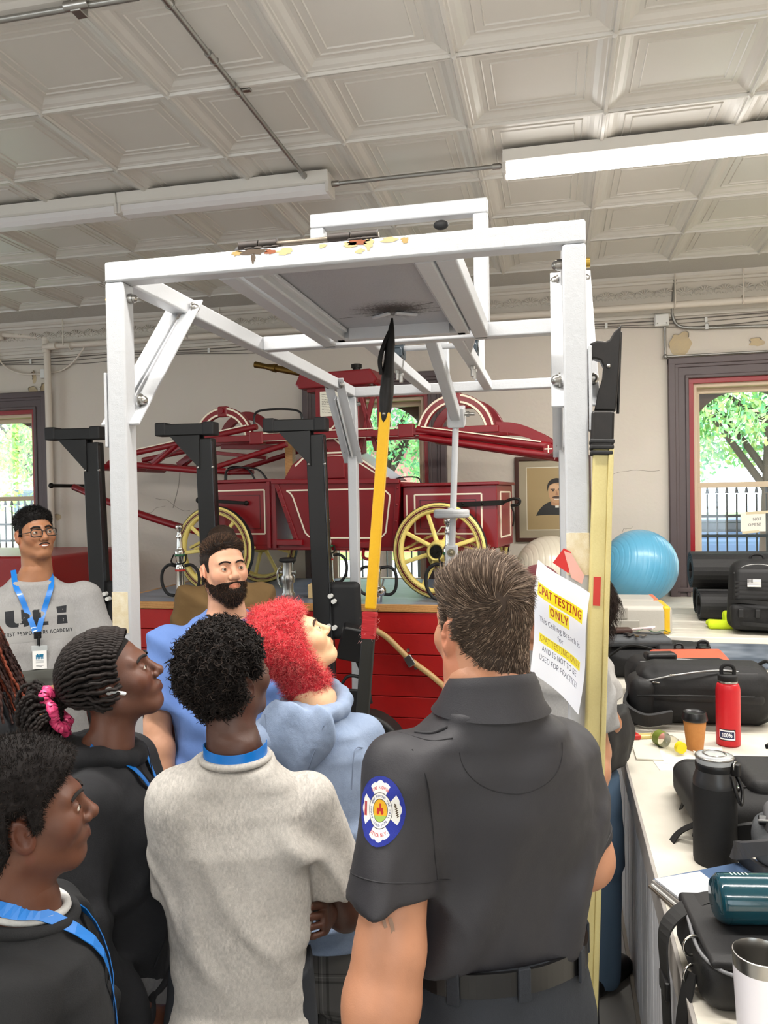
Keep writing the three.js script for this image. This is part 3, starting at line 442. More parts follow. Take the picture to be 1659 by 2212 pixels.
  // tongue with T handle
  P('tongue', [tube([[-.9, .4, -.37], [-1.32, .46, -.37], [-2.0, .645, -.37], [-2.6, .86, -.37]], .03, 40, 10)], M.red); P('tongue_handle', [rod([-2.62, .87, -.62], [-2.62, .87, -.12], .016, .016, 10), sph(.024, -2.62, .87, -.62), sph(.024, -2.62, .87, -.12), bar([-2.6, .85, -.37], [-2.45, .8, -.37], .05, .03, .006)], M.ironBlack);
  P('pull_cord', [tube([[-1.42, 1.0, -.3], [-1.44, .85, -.3], [-1.5, .66, -.3]], .004, 16, 5)], M.wire);
}
// ---------- nozzles and fittings on the stage ----------
const noz = [[0, 0], [.042, 0], [.046, .02], [.038, .04], [.034, .06], [.03, .2], [.036, .21], [.036, .23], [.028, .24], [.03, .3], [.036, .31], [.038, .34], [.03, .36], [.022, .37], [.02, .44], [.024, .445], [.024, .46], [.018, .47], [.017, .5], [.026, .505], [.028, .53], [.024, .54], [0, .54]];
function nozzle(x, z, s, label, handles, y = YS) {
  const n = thing('hose_nozzle', label, 'hose nozzle', [x, y, z], 0, 'chrome hose nozzles on the stage'); const L = (p) => p.map(([a, b]) => [a * s, b * s]);
  part(n, 'barrel', [lathe(L(noz), 24)], M.chrome); part(n, 'colour_band', [lathe(L([[.031, .2], [.0375, .2], [.0375, .213], [.031, .213]]), 24)], mat(0xb32218, .4)); part(n, 'colour_band', [lathe(L([[.03, .31], [.0385, .31], [.0385, .325], [.03, .325]]), 24)], mat(0x1f5a38, .4));
  part(n, 'bail', [tube([[-.05 * s, .32 * s, 0], [-.055 * s, .27 * s, .03 * s], [0, .255 * s, .05 * s], [.055 * s, .27 * s, .03 * s], [.05 * s, .32 * s, 0]], .006 * s, 24, 6)], M.ironBlack);
  for (const q of handles) { part(n, 'grip', [tube([[q * .04 * s, .24 * s, 0], [q * .09 * s, .245 * s, 0], [q * .14 * s, .2 * s, 0], [q * .145 * s, .1 * s, 0], [q * .1 * s, .03 * s, 0], [q * .05 * s, .02 * s, 0]], .012 * s, 30, 8)], M.rubber); }
}
nozzle(-2.70, -5.3, 1.0, 'tall chrome hose nozzle with a black grip near the stage corner', [-1, 1]);
nozzle(-1.655, -5.62, .92, 'slim chrome hose nozzle standing upright on a pale wooden block', [1], YS + .07);
solo('wood_block', [rbox(.3, .1, .17, .008, 0, .05, 0, 0, .15)], mat(0xffffff, .7, 0, { map: cloudTex('blk', [.86, .78, .6], [.74, .62, .42], 5, 30, [4, 4]) }), 'pale wooden block under the slim chrome nozzle', 'block', null, [-1.6, YS, -5.45]);
nozzle(-.70, -5.22, 1.05, 'chrome nozzle with a flag sticker beside the right wheel of the pumper', [-1]);
{
  const n = thing('hose_valve', 'short dull metal hose valve with a black rubber rim', 'hose valve', [-1.85, YS, -5.25]);
  part(n, 'barrel', [lathe([[0, 0], [.05, 0], [.05, .05], [.04, .06], [.038, .12], [.05, .13], [.05, .17], [.038, .18], [.036, .27], [.045, .28], [0, .28]], 24)], M.steel); part(n, 'rubber_rim', [tor(.045, .016, 0, .285, 0, PI / 2)], M.rubber); part(n, 'lever', [tube([[-.05, .24, 0], [-.075, .2, 0], [-.07, .12, 0], [-.05, .09, 0]], .007, 16, 6)], M.chrome); for (const s of [-1, 1]) part(n, 'lug', [cyl(.012, .012, .02, s * .045, .2, 0, 0, 0, PI / 2)], M.steel);
  const d = thing('twin_handle_nozzle', 'hose nozzle with two black loop handles behind the yellow pole', 'hose nozzle', [-1.19, YS, -5.2]);
  part(d, 'barrel', [lathe([[0, 0], [.03, 0], [.034, .06], [.024, .08], [.022, .19], [.03, .2], [.03, .24], [0, .24]], 20)], M.chrome); part(d, 'ball_valve', [sph(.035, .03, .08, .02), rod([.03, .08, .02], [.05, .16, .03], .007)], M.chrome);
  for (const s of [-1, 1]) part(d, 'loop_handle', [tube([[s * .02, .235, 0], [s * .09, .24, 0], [s * .125, .21, 0], [s * .125, .09, 0], [s * .09, .055, 0], [s * .02, .06, 0]], .011, 36, 8)], M.rubber);
}
{ // axe on the boards
  const a = wthing('fire_axe', 'pick-head fire axe with a curved pale handle clipped to the red boards', 'axe', [-.95, .8, -5.07]);
  part(a, 'handle', [tube([[-1.2, .99, -5.05], [-1.1, .93, -5.05], [-.95, .79, -5.05], [-.8, .68, -5.05], [-.66, .56, -5.05]], .019, 40, 10)], mat(0xffffff, .4, 0, { map: woodTex('ash', [.86, .74, .52], [.78, .63, .40], [4, 4]) }));
  part(a, 'axe_head', [xf(extr([[-.13, -.09], [-.05, -.03], [.03, -.02], [.1, .015], [.13, .02], [.03, .035], [-.05, .04], [-.13, .1], [-.15, 0]], .02, .006), -1.215, 1.0, -5.065, 0, 0, .9)], M.steel);
  part(a, 'clip', [bar([-.965, .81, -5.045], [-.925, .745, -5.045], .03, .055, .008), cyl(.012, .012, .004, -.91, .775 - .05, -5.075, PI / 2), cyl(.012, .012, .004, -.96, .84, -5.075, PI / 2)], M.steel);
}
// ---------- framed portrait ----------
{
  const f = wthing('framed_portrait', 'brown framed painted portrait of a dark-haired moustached man in black collar', 'picture', [-.02, 1.82, WZ]);
  const x0 = -.33, x1 = .30, y0 = 1.455, y1 = 2.18, k = .035, wood = mat(0xffffff, .35, 0, { map: woodTex('frm', [.30, .14, .07], [.20, .08, .04], [4, 4]) });
  for (const g of [span(x0, x1, y0, y0 + k, WZ, WZ + .03, .006), span(x0, x1, y1 - k, y1, WZ, WZ + .03, .006), span(x0, x0 + k, y0, y1, WZ, WZ + .0305, .006), span(x1 - k, x1, y0, y1, WZ, WZ + .0305, .006)]) part(f, 'frame_bar', [g], wood);
  const t = canvasTex(512, 592, (c, w, h) => {
    c.fillStyle = '#a79c84'; c.fillRect(0, 0, w, h); c.strokeStyle = '#e9e4d2'; c.lineWidth = 5; c.strokeRect(58, 52, w - 116, h - 112); c.fillStyle = '#ab9468'; c.fillRect(62, 56, w - 124, h - 120);
    c.save(); c.translate(285, 250); c.scale(1.05, 1.05);
    c.fillStyle = '#24221f'; c.beginPath(); c.moveTo(-150, 165); c.quadraticCurveTo(-120, 90, -45, 62); c.lineTo(60, 66); c.quadraticCurveTo(120, 90, 135, 175); c.quadraticCurveTo(0, 150, -150, 165); c.fill();
    c.fillStyle = '#b98a63'; c.beginPath(); c.moveTo(-42, 40); c.lineTo(-38, 90); c.lineTo(42, 100); c.lineTo(48, 40); c.fill();
    c.fillStyle = '#c59a72'; c.beginPath(); c.ellipse(4, -10, 62, 84, .06, 0, 7); c.fill();
    c.fillStyle = '#8a6044'; c.beginPath(); c.ellipse(48, 0, 16, 66, .1, 0, 7); c.fill(); c.fillStyle = '#d8b08a'; c.beginPath(); c.ellipse(-14, -44, 34, 22, 0, 0, 7); c.fill();
    c.fillStyle = '#241c17'; c.beginPath(); c.moveTo(-66, -10); c.quadraticCurveTo(-78, -100, 0, -108); c.quadraticCurveTo(80, -104, 72, -8); c.quadraticCurveTo(60, -66, 30, -74); c.quadraticCurveTo(-40, -76, -56, -46); c.closePath(); c.fill();
    c.fillStyle = '#3a2a20'; for (const s of [-1, 1]) { c.fillRect(s * 26 - 15, -30, 30, 6); c.beginPath(); c.ellipse(s * 25, -16, 8, 4.5, 0, 0, 7); c.fill(); }
    c.fillStyle = '#a8795a'; c.beginPath(); c.moveTo(2, -16); c.lineTo(-8, 16); c.lineTo(14, 18); c.fill();
    c.fillStyle = '#4b3526'; c.beginPath(); c.ellipse(4, 32, 34, 10, 0, 0, 7); c.fill(); c.fillStyle = '#e9dccb'; c.fillRect(-16, 42, 40, 7);
    c.fillStyle = '#efece2'; c.fillRect(-10, 92, 26, 16); c.restore();
  });
  part(f, 'painting', [xf(new THREE.PlaneGeometry(x1 - x0 - k * 2, y1 - y0 - k * 2), (x0 + x1) / 2, (y0 + y1) / 2, WZ + .012)], mat(0xffffff, .3, 0, { map: t }), null, { keep: 1 }); part(f, 'backing', [span(x0 + .01, x1 - .01, y0 + .01, y1 - .01, WZ + .001, WZ + .009)], M.black);
}
// ---------- rowing machines stored on end ----------
function rower(x, z, label) {
  const r = thing('rowing_machine', label, 'rowing machine', [x, 0, z], 0, 'black rowing machines stored upright');
  const B = M.blackMetal;
  part(r, 'rail', [bar([.07, .25, 0], [.02, 2.22, 0], .105, .07, .008, V(0, 0, 1))], B); part(r, 'rail_lip', [bar([.125, .3, .03], [.075, 2.2, .03], .006, .03, .002, V(0, 0, 1))], mat(0x3a3b3d, .25, .6));
  part(r, 'rear_foot', [rbox(.36, .07, .08, .008, -.1, 2.275, 0, 0, 0, -.012)], B); for (const u of [-.25, .055]) part(r, 'end_cap', [rbox(.07, .08, .09, .01, u, 2.278 - u * .012, 0)], M.rubber);
  part(r, 'gusset', [xf(extr([[-.19, 2.24], [.0, 2.24], [.0, 2.04]], .012, .002), 0, 0, -.03), xf(extr([[-.19, 2.24], [.0, 2.24], [.0, 2.04]], .012, .002), 0, 0, .03)], B); for (const u of [-.012, .08]) part(r, 'bolt', [sph(.009, u, 2.05, .038)], M.steel);
  part(r, 'seat', [rbox(.27, .33, .07, .035, .13, 1.21, -.02, 0, 0, .02, 4)], M.rubber); for (const [u, v] of [[.10, 1.3], [.12, 1.27], [.12, 1.12], [.09, 1.13]]) part(r, 'roller', [cyl(.013, .013, .03, u, v, .035, PI / 2)], M.whitePlain);
  part(r, 'monitor', [rbox(.14, .2, .08, .015, .24, 1.05, .1, .2, .3, -.25)], M.black); part(r, 'monitor_arm', [tube([[.2, .6, .0], [.3, .8, .06], [.25, 1.0, .09]], .016, 20, 7)], B);
  part(r, 'flywheel_housing', [cyl(.25, .25, .12, .28, .40, .02, PI / 2, 0, 0, 36), tor(.23, .025, .28, .40, .08)], B); part(r, 'flywheel_ring', [tor(.18, .02, .28, .4, .09)], M.steel); part(r, 'front_foot', [bar([.05, .05, -.25], [.05, .05, .25], .07, .07, .01), bar([.4, .05, -.2], [.4, .05, .2], .07, .07, .01), bar([.05, .06, 0], [.25, .3, 0], .06, .06, .01), bar([.4, .06, 0], [.25, .3, 0], .06, .06, .01)], B);
  part(r, 'handle_cord', [tube([[.12, .7, .05], [.2, .85, .06], [.3, .83, .06], [.33, .7, .05]], .01, 24, 6)], M.rubber); part(r, 'foot_plate', [rbox(.1, .28, .02, .006, .02, .62, .06, .3)], M.rubber); part(r, 'foot_plate', [rbox(.1, .28, .02, .006, .26, .66, .08, .3)], M.rubber);
}
rower(-2.77, -4.3, 'black rowing machine stored upright behind the first white post'); rower(-2.03, -4.3, 'black rowing machine stored upright behind the bearded man'); rower(-1.35, -4.3, 'black rowing machine stored upright beside the rear white post');
// ---------- red crash mats ----------
{ const mr = phys(0x8e1417, .35, { bumpMap: weave, bumpScale: .0006 });
  for (let i = 0; i < 4; i++) { const y0 = [0, .36, .72, 1.09][i], y1 = [.35, .71, 1.08, 1.44][i]; const g = thing('crash_mat', ['red vinyl crash mat at the floor under three others', 'red vinyl crash mat second from the floor', 'red vinyl crash mat just below the topmost one', 'topmost red vinyl crash mat behind the man with glasses'][i], 'mat', [-4.87, y0, -6.0], .045, 'stacked red crash mats'); part(g, 'pad', [rbox(1.95, y1 - y0, 1.2, .03, 0, (y1 - y0) / 2, 0, 0, 0, 0, 3)], mr); part(g, 'seam', [box(1.9, .006, .01, 0, .06, .6), box(.006, y1 - y0 - .06, .01, .3, (y1 - y0) / 2, .6)], mat(0x5c0c10, .6)); } }
// ---------- ceiling breach frame ----------
{
  const f = wthing('ceiling_breach_frame', 'white steel ceiling breach and pull training frame standing over the group', 'training frame', [-.54, 0, -3.15]);
  const W = .055, yT = 2.495, yU = 2.44, yc = (yT + yU) / 2, xl = -1.1425, xr = .0525, zf = -1.9275, zr = -4.42, zm = -2.95, Wm = M.white;
  const T = (n, a, b, w = W, h = W, m = Wm) => part(f, n, [bar(a, b, w, h, .007)], m);
  T('front_beam', [-1.17, yc, zf], [.08, yc, zf]); T('rear_beam', [-1.17, yc, zr], [.08, yc, zr]); T('middle_beam', [-1.115, yc, zm], [.025, yc, zm]);
  for (const x of [xl, xr]) { T('side_beam', [x, yc, zf - W / 2], [x, yc, zr + W / 2]); for (const z of [zf, zr]) { T('post', [x, 0, z], [x, yU, z]); part(f, 'foot_plate', [rbox(.16, .012, .16, .003, x, .006, z)], Wm); } T('floor_rail', [x, .03, zf - W / 2], [x, .03, zr + W / 2]); }
  // corner braces: a pair of flat straps at every corner with bolts
  for (const x of [xl, xr]) for (const z of [zf, zr]) { const s = z === zf ? -1 : 1;
    for (const q of [-1, 1]) {
      const xx = x + q * (W / 2 + .004), b = part(f, 'corner_brace', [bar([xx, 2.06, z - s * .012], [xx, 2.49, z + s * .40], .007, .05, .002, V(1, 0, 0))], Wm);
      part(f, 'brace_flange', [bar([xx - q * .0245, 2.1, z + s * .04], [xx - q * .0245, 2.4, z + s * .335], .045, .006, .002, V(1, 0, 0))], Wm);
      for (const [y, dz] of [[2.13, .035], [2.46, .372]]) part(b, 'bolt', [xf(new THREE.SphereGeometry(.0135, 12, 8), xx + q * .012, y, z + s * dz), cyl(.019, .019, .004, xx + q * .005, y, z + s * dz, 0, 0, PI / 2), cyl(.015, .015, .01, xx + q * .009, y, z + s * dz, 0, 0, PI / 2, 6)], M.steel);
    }
    part(f, 'beam_bolt', [cyl(.014, .014, .012, x + (x < -.5 ? 1 : -1) * (W / 2 + .006), 2.40, z - .003, 0, 0, PI / 2, 6), sph(.011, x + (x < -.5 ? 1 : -1) * (W / 2 + .014), 2.40, z - .003)], M.steel);
    part(f, 'beam_bolt', [cyl(.012, .012, .01, x + (x < -.5 ? -1 : 1) * (W / 2 + .005), 2.40, z - .003, 0, 0, PI / 2, 6)], mat(0xb99a4a, .3, .9));
  }
  part(f, 'post_plate', [rbox(.008, .2, .05, .003, -1.176, 2.1, zf + .002)], Wm); part(f, 'post_plate', [rbox(.008, .2, .05, .003, .086, 2.1, zf + .002)], Wm);
  // hatch
  T('hatch_runner', [-.8425, yc, zf - W / 2], [-.8425, yc, zm]); T('hatch_runner', [-.2575, yc, zf - W / 2], [-.2575, yc, zm]);
  T('door_tube', [-.775, yc - .003, zf - .03], [-.775, yc - .003, -2.86], .05, .05); T('door_tube', [-.315, yc - .003, zf - .03], [-.315, yc - .003, -2.86], .05, .05); T('door_tube', [-.79, yc - .003, -2.84], [-.30, yc - .003, -2.84], .05, .05);
  const plateT = canvasTex(1024, 2048, (c, w, h) => { // scuffs and rubbed iron from the pike: u across, v towards the rear
    c.fillStyle = '#a9abb1'; c.fillRect(0, 0, w, h); const R = rng(21); const cx = w * .56, cy = h * .70;
    for (let i = 0; i < 14000; i++) { const a = R() * 6.283, d = Math.pow(R(), 1.8) * 330, x = cx + Math.cos(a) * d * 1.1, y = cy + Math.sin(a) * d * .9; c.fillStyle = 'rgba(18,18,20,' + (.7 * Math.pow(1 - d / 340, 1.4)).toFixed(3) + ')'; c.fillRect(x, y, 5 + R() * 11, 3 + R() * 6); }
    c.strokeStyle = 'rgba(12,12,13,.8)'; for (let i = 0; i < 46; i++) { const a = R() * 6.283, l = 40 + R() * 260; c.lineWidth = 1 + R() * 2.4; c.globalAlpha = .25 + R() * .5; c.beginPath(); c.moveTo(cx + (R() - .5) * 40, cy + (R() - .5) * 20); c.lineTo(cx + Math.cos(a) * l, cy + Math.sin(a) * l * .7); c.stroke(); } c.globalAlpha = 1;
    for (const [x0, y0, x1, y1] of [[.2, .735, .98, .71], [.25, .66, .56, .70], [.56, .7, .86, .64], [.05, .78, .95, .765]]) for (let i = 0; i < 90; i++) { const t = R(); c.fillStyle = 'rgba(20,19,18,.75)'; c.fillRect((x0 + (x1 - x0) * t) * w + R() * 8, (y0 + (y1 - y0) * t) * h + R() * 8, 10 + R() * 22, 3 + R() * 5); }
    c.strokeStyle = 'rgba(110,108,112,.6)'; c.lineWidth = 3; c.beginPath(); c.arc(w * .55, h * .25, 400, -.3, .5); c.stroke();
    for (let i = 0; i < 500; i++) { c.fillStyle = 'rgba(60,58,60,.25)'; c.fillRect(R() * w, R() * h, 2 + R() * 4, 2 + R() * 3); }
  });
  { const pg = new THREE.PlaneGeometry(.46, .93); pg.rotateX(PI / 2); pg.translate(-.545, yU + .037, -2.375); const uv = pg.attributes.uv; for (let i = 0; i < uv.count; i++) { const z = pg.attributes.position.getZ(i), x = pg.attributes.position.getX(i); uv.setXY(i, (x + .775) / .46, 1 - (-1.91 - z) / .93); } part(f, 'hatch_plate', [pg], mat(0xffffff, .42, .25, { map: plateT, bumpMap: TEX.paintb, bumpScale: .0008 }), 'grey steel hatch plate with black scuffs', { keep: 1 }); part(f, 'hatch_top', [span(-.775, -.315, yU + .039, yU + .045, -2.84, -1.91)], Wm); }
  const greyP = mat(0xc3c4c8, .4, 0, { bumpMap: TEX.paintb, bumpScale: .0008 });
  part(f, 'hatch_angle', [bar([-.752, yU + .028, -1.96], [-.752, yU + .028, -2.8], .012, .03, .002, V(1, 0, 0))], greyP); part(f, 'hatch_angle', [bar([-.338, yU + .028, -1.96], [-.338, yU + .028, -2.8], .012, .03, .002, V(1, 0, 0))], greyP);
  part(f, 'hatch_lip', [span(-.73, -.36, yU - .004, yU + .037, -2.81, -2.795)], greyP); for (const s of [-1, 1]) part(f, 'hatch_bracket', [bar([-.525 + s * .075, yU + .032, -2.64], [-.525 + s * .012, yU + .032, -2.595], .016, .008, .002)], greyP);
  // raised guards above the hatch and above the pull side
  for (const [z, x0, x1, h] of [[zm, -.885, -.255, 2.955], [zr, -.60, -.40, 2.9]]) { T('guard_post', [x0, yT, z], [x0, h - W, z]); T('guard_post', [x1, yT, z], [x1, h - W, z]); T('guard_rail', [x0 - W / 2, h - W / 2, z], [x1 + W / 2, h - W / 2, z]); }
  part(f, 'rubber_stop', [sph(.022, -.40, 2.865, zm + .03, 1.3, .8, 1)], M.rubber); part(f, 'rubber_stop', [sph(.016, -.47, 2.51, -2.0, 1.2, .8, 1)], M.rubber); part(f, 'rubber_stop', [sph(.016, -.80, 2.5, -1.94, .8, 1, 1)], M.rubber);
  // hinge rod with welded knuckles and burnt paint
  const rustM = mat(0xffffff, .6, .4, { map: cloudTex('rust', [.20, .15, .12], [.10, .09, .08], 9, 40, [20, 20], .15) });
  part(f, 'hinge_rod', [rod([-.79, yT + .012, zf + .005], [-.42, yT + .012, zf + .005], .0085)], mat(0x5b5349, .5, .7)); for (const [a, b] of [[-.79, -.735], [-.735, -.685], [-.55, -.49], [-.49, -.42]]) part(f, 'hinge_knuckle', [rod([a, yT + .013, zf + .005], [b - .003, yT + .013, zf + .005], .0145)], rustM);
  const R = rng(9); for (let k = 0; k < 9; k++) part(f, 'weld_bead', [sph(.012, [-.76, -.735, -.71, -.47, -.455, -.44, -.485, -.43, -.69][k], yT + .001, zf + .018, 1.3, .5, .8)], rustM);
  const burn = [mat(0x4b3c2c, .7), mat(0xa58a52, .7), mat(0xb9a577, .7), mat(0x8a4a28, .7)];
  for (const [x, y, rx, ry, m] of [[-.745, 2.487, .04, .008, 0], [-.79, 2.486, .015, .006, 1], [-.70, 2.483, .014, .007, 3], [-.745, 2.47, .006, .012, 0], [-.66, 2.48, .02, .008, 2], [-.47, 2.488, .03, .007, 3], [-.49, 2.482, .02, .009, 2], [-.44, 2.48, .012, .013, 2], [-.39, 2.487, .02, .006, 2], [-.35, 2.482, .01, .008, 1], [-.56, 2.486, .012, .005, 2], [-.465, 2.465, .012, .006, 2]]) {
    const pts = []; for (let i = 0; i < 16; i++) { const a = i / 16 * 2 * PI, k = .6 + .7 * R(); pts.push([x + Math.cos(a) * rx * k, Math.min(yT - .002, y + Math.sin(a) * ry * k)]); } part(f, 'burnt_patch', [xf(extr(pts, .0006), 0, 0, zf + W / 2 - .0002)], burn[m]); }
  // old tape on the posts
  const tapeM = mat(0xffffff, .6, 0, { map: cloudTex('tape', [.90, .88, .82], [.76, .68, .50], 8, 50, [12, 12], .3) });
  part(f, 'old_tape', [span(-1.169, -1.122, 1.50, 1.61, zf + W / 2, zf + W / 2 + .0008)], tapeM); part(f, 'old_tape', [span(.026, .079, 1.66, 1.76, zf + W / 2, zf + W / 2 + .0008)], tapeM);
  part(f, 'paint_chip', [xf(extr([[-.01, 0], [0, .014], [.01, .004], [.006, -.014]], .001), 0, 0, 0, 0, PI / 2).translate(-1.1075, 2.37, -2.25)], mat(0x6b6660, .5, .6));
  // pull side linkage
  T('pull_runner', [-.70, yc, zm], [-.70, yc, zr], .05, .05); T('pull_runner', [-.355, yc, zm], [-.355, yc, zr], .05, .05); T('pull_strut', [-.30, yc, zm], [-.355, yc, -3.3], .045, .045);
  for (const x of [-.70, -.355]) { part(f, 'pillow_block', [rbox(.045, .05, .12, .012, x, yT + .025, -3.6), cyl(.032, .032, .05, x, yT + .05, -3.6, 0, 0, PI / 2)], mat(0x2f3a42, .4, .4)); for (const dz of [-.04, .04]) part(f, 'block_bolt', [cyl(.009, .009, .05, x, yU - .02, -3.6 + dz), cyl(.014, .014, .012, x, yU - .008, -3.6 + dz, 0, 0, 0, 6)], M.steel); }
  part(f, 'pivot_shaft', [rod([-.73, yT + .05, -3.6], [-.33, yT + .05, -3.6], .013)], Wm); T('lever_arm', [-.505, 2.60, -3.1], [-.485, 2.255, -4.0], .052, .06); part(f, 'lever_yoke', [rbox(.085, .1, .085, .006, -.484, 2.26, -4.0, .3)], Wm); part(f, 'yoke_bolt', [rod([-.46, 2.27, -3.99], [-.39, 2.27, -3.99], .009), cyl(.016, .016, .014, -.425, 2.27, -3.99, 0, 0, PI / 2, 6)], M.steel);
  part(f, 'pull_rod', [rod([-.488, 2.24, -4.0], [-.52, 1.55, -4.0], .0165, .0165, 14)], Wm); part(f, 'weight_disc', [lathe([[.017, -.022], [.082, -.022], [.092, -.016], [.092, -.002], [.09, 0], [.092, .002], [.092, .016], [.082, .022], [.02, .024], [.017, .03]], 32, -.518, 1.765, -4.0)], Wm); part(f, 'slide_bracket', [rbox(.06, .15, .05, .004, -.52, 1.525, -4.0)], Wm); part(f, 'bracket_bolt', [cyl(.02, .02, .006, -.52, 1.565, -3.973, PI / 2), sph(.011, -.52, 1.565, -3.968)], mat(0x8c8570, .4, .7)); T('slide_post', [-.52, 0, -4.0], [-.52, 1.46, -4.0], .05, .05); T('foot_beam', [-1.115, .03, -4.0], [.025, .03, -4.0]);
}
// ---------- pike poles ----------
{
  const a = V(-.525, 2.455, -2.59), b = V(-.725, .02, -2.45), at = (t) => a.clone().lerp(b, t), p = wthing('pike_pole', 'yellow pike pole with a black metal head pushed against the hatch plate', 'pike pole', [b.x, 0, b.z]);
  part(p, 'shaft', [bar(at(.13), at(.40), .036, .028, .006, V(0, 0, 1))], mat(0xffffff, .32, 0, { map: cloudTex('ylw', [.95, .76, .08], [.89, .67, .06], 5, 40, [6, 6], .05) }), 'yellow fibreglass shaft'); part(p, 'grip', [bar(at(.437), at(1), .043, .036, .009, V(0, 0, 1))], mat(0x24241f, .75), 'black rubber grip');
  const hd = mat(0xffffff, .5, .35, { map: cloudTex('pikeh', [.14, .12, .11], [.06, .055, .05], 7, 50, [12, 12], .15) });
  part(p, 'pike_head', [(() => { const n = 18, prof = [[0, .003], [.1, .010], [.25, .016], [.4, .017], [.55, .021], [.72, .024], [.85, .021], [.95, .017], [1, .014]]; const g = []; const P0 = at(0), P1 = at(.145), d = P1.clone().sub(P0); for (let i = 0; i + 1 < prof.length; i++) g.push(rod(P0.clone().addScaledVector(d, prof[i][0]), P0.clone().addScaledVector(d, prof[i + 1][0]), prof[i][1], prof[i + 1][1], 14)); return g; })()], hd, 'dark forged head');
  part(p, 'hook', [strap([at(.02).add(V(-.005, 0, 0)), at(.04).add(V(-.02, 0, .012)), at(.06).add(V(-.028, 0, .014)), at(.078).add(V(-.02, 0, .008))], .018, .012, V(0, 0, 1), 16)], hd); part(p, 'rivet', [sph(.006, at(.133).x, at(.133).y, at(.133).z + .018)], M.steel);
  const thr = []; const R = rng(4); for (let i = 0; i < 7; i++) thr.push(bar(at(.404 + i * .005), at(.4105 + i * .005), .042 + R() * .004, .035 + R() * .003, .003, V((R() - .5) * .3, 0, 1))); part(p, 'red_wrap', thr, mat(0xb5252b, .8), 'frayed red tape wrap'); const fr = []; for (let i = 0; i < 40; i++) { const t = at(.41 + R() * .035), q = R() * 6.28; fr.push(rod(t.clone().add(V(Math.cos(q) * .028, 0, Math.sin(q) * .028)), t.clone().add(V(Math.cos(q) * .035, (R() - .6) * .02, Math.sin(q) * .035)), .0007, .0004, 3)); } const fm = part(p, 'frayed_threads', fr, mat(0xd9a5a0, .9)); fm.userData.kind = 'stuff';
}
{
  const a = V(.122, 2.24, -1.925), b = V(.025, .02, -1.80), at = (t) => a.clone().lerp(b, t), p = wthing('roof_hook', 'pale fibreglass pike pole with a heavy black hook head leaning on the white post', 'pike pole', [b.x, 0, b.z]);
  const body = mat(0xffffff, .4, 0, { map: cloudTex('palep', [.80, .76, .54], [.70, .64, .42], 4, 50, [8, 8], .08) });
  part(p, 'shaft', [bar(at(.125), at(1), .04, .03, .008, V(0, 0, 1))], body); part(p, 'shaft_edge', [bar(at(.125).add(V(.021, 0, .006)), at(1).add(V(.021, 0, .006)), .012, .03, .003, V(0, 0, 1))], body); part(p, 'red_band', [bar(at(.262).add(V(-.002, 0, .0155)), at(.292).add(V(-.002, 0, .0155)), .016, .002, 0, V(0, 0, 1))], mat(0xb0281c, .5));
  const hm = mat(0xffffff, .45, .3, { map: TEX.pikeh }), q = (s, d, x, y, z) => xf(extr(s, d, .004), x, y, z, 0, 0, -.055);
  part(p, 'hook_head', [q([[0, 0], [0, -.102], [-.002, -.18], [-.004, -.2], [-.052, -.2], [-.046, -.157], [-.037, -.124], [-.036, -.097], [-.043, -.083], [-.058, -.078], [-.068, -.08], [-.07, -.06], [-.068, -.042], [-.053, -.036], [-.033, -.038], [-.025, -.034], [-.016, -.017]], .03, .158, 2.245, -1.945)], hm, 'black cast hook head'); part(p, 'fin', [q([[.006, -.01], [.008, -.2], [.002, -.2], [.0, -.005]], .012, .155, 2.24, -1.936)], hm); part(p, 'socket', [bar(at(.088), at(.128), .052, .045, .008, V(0, 0, 1))], hm); for (let k = 0; k < 3; k++) part(p, 'rubber_ring', [bar(at(.118 + k * .006), at(.123 + k * .006), .056 - k * .002, .048 - k * .002, .004, V(0, 0, 1))], M.rubber); part(p, 'set_screw', [sph(.005,   .128, 2.15, -1.908)], M.steel);
}
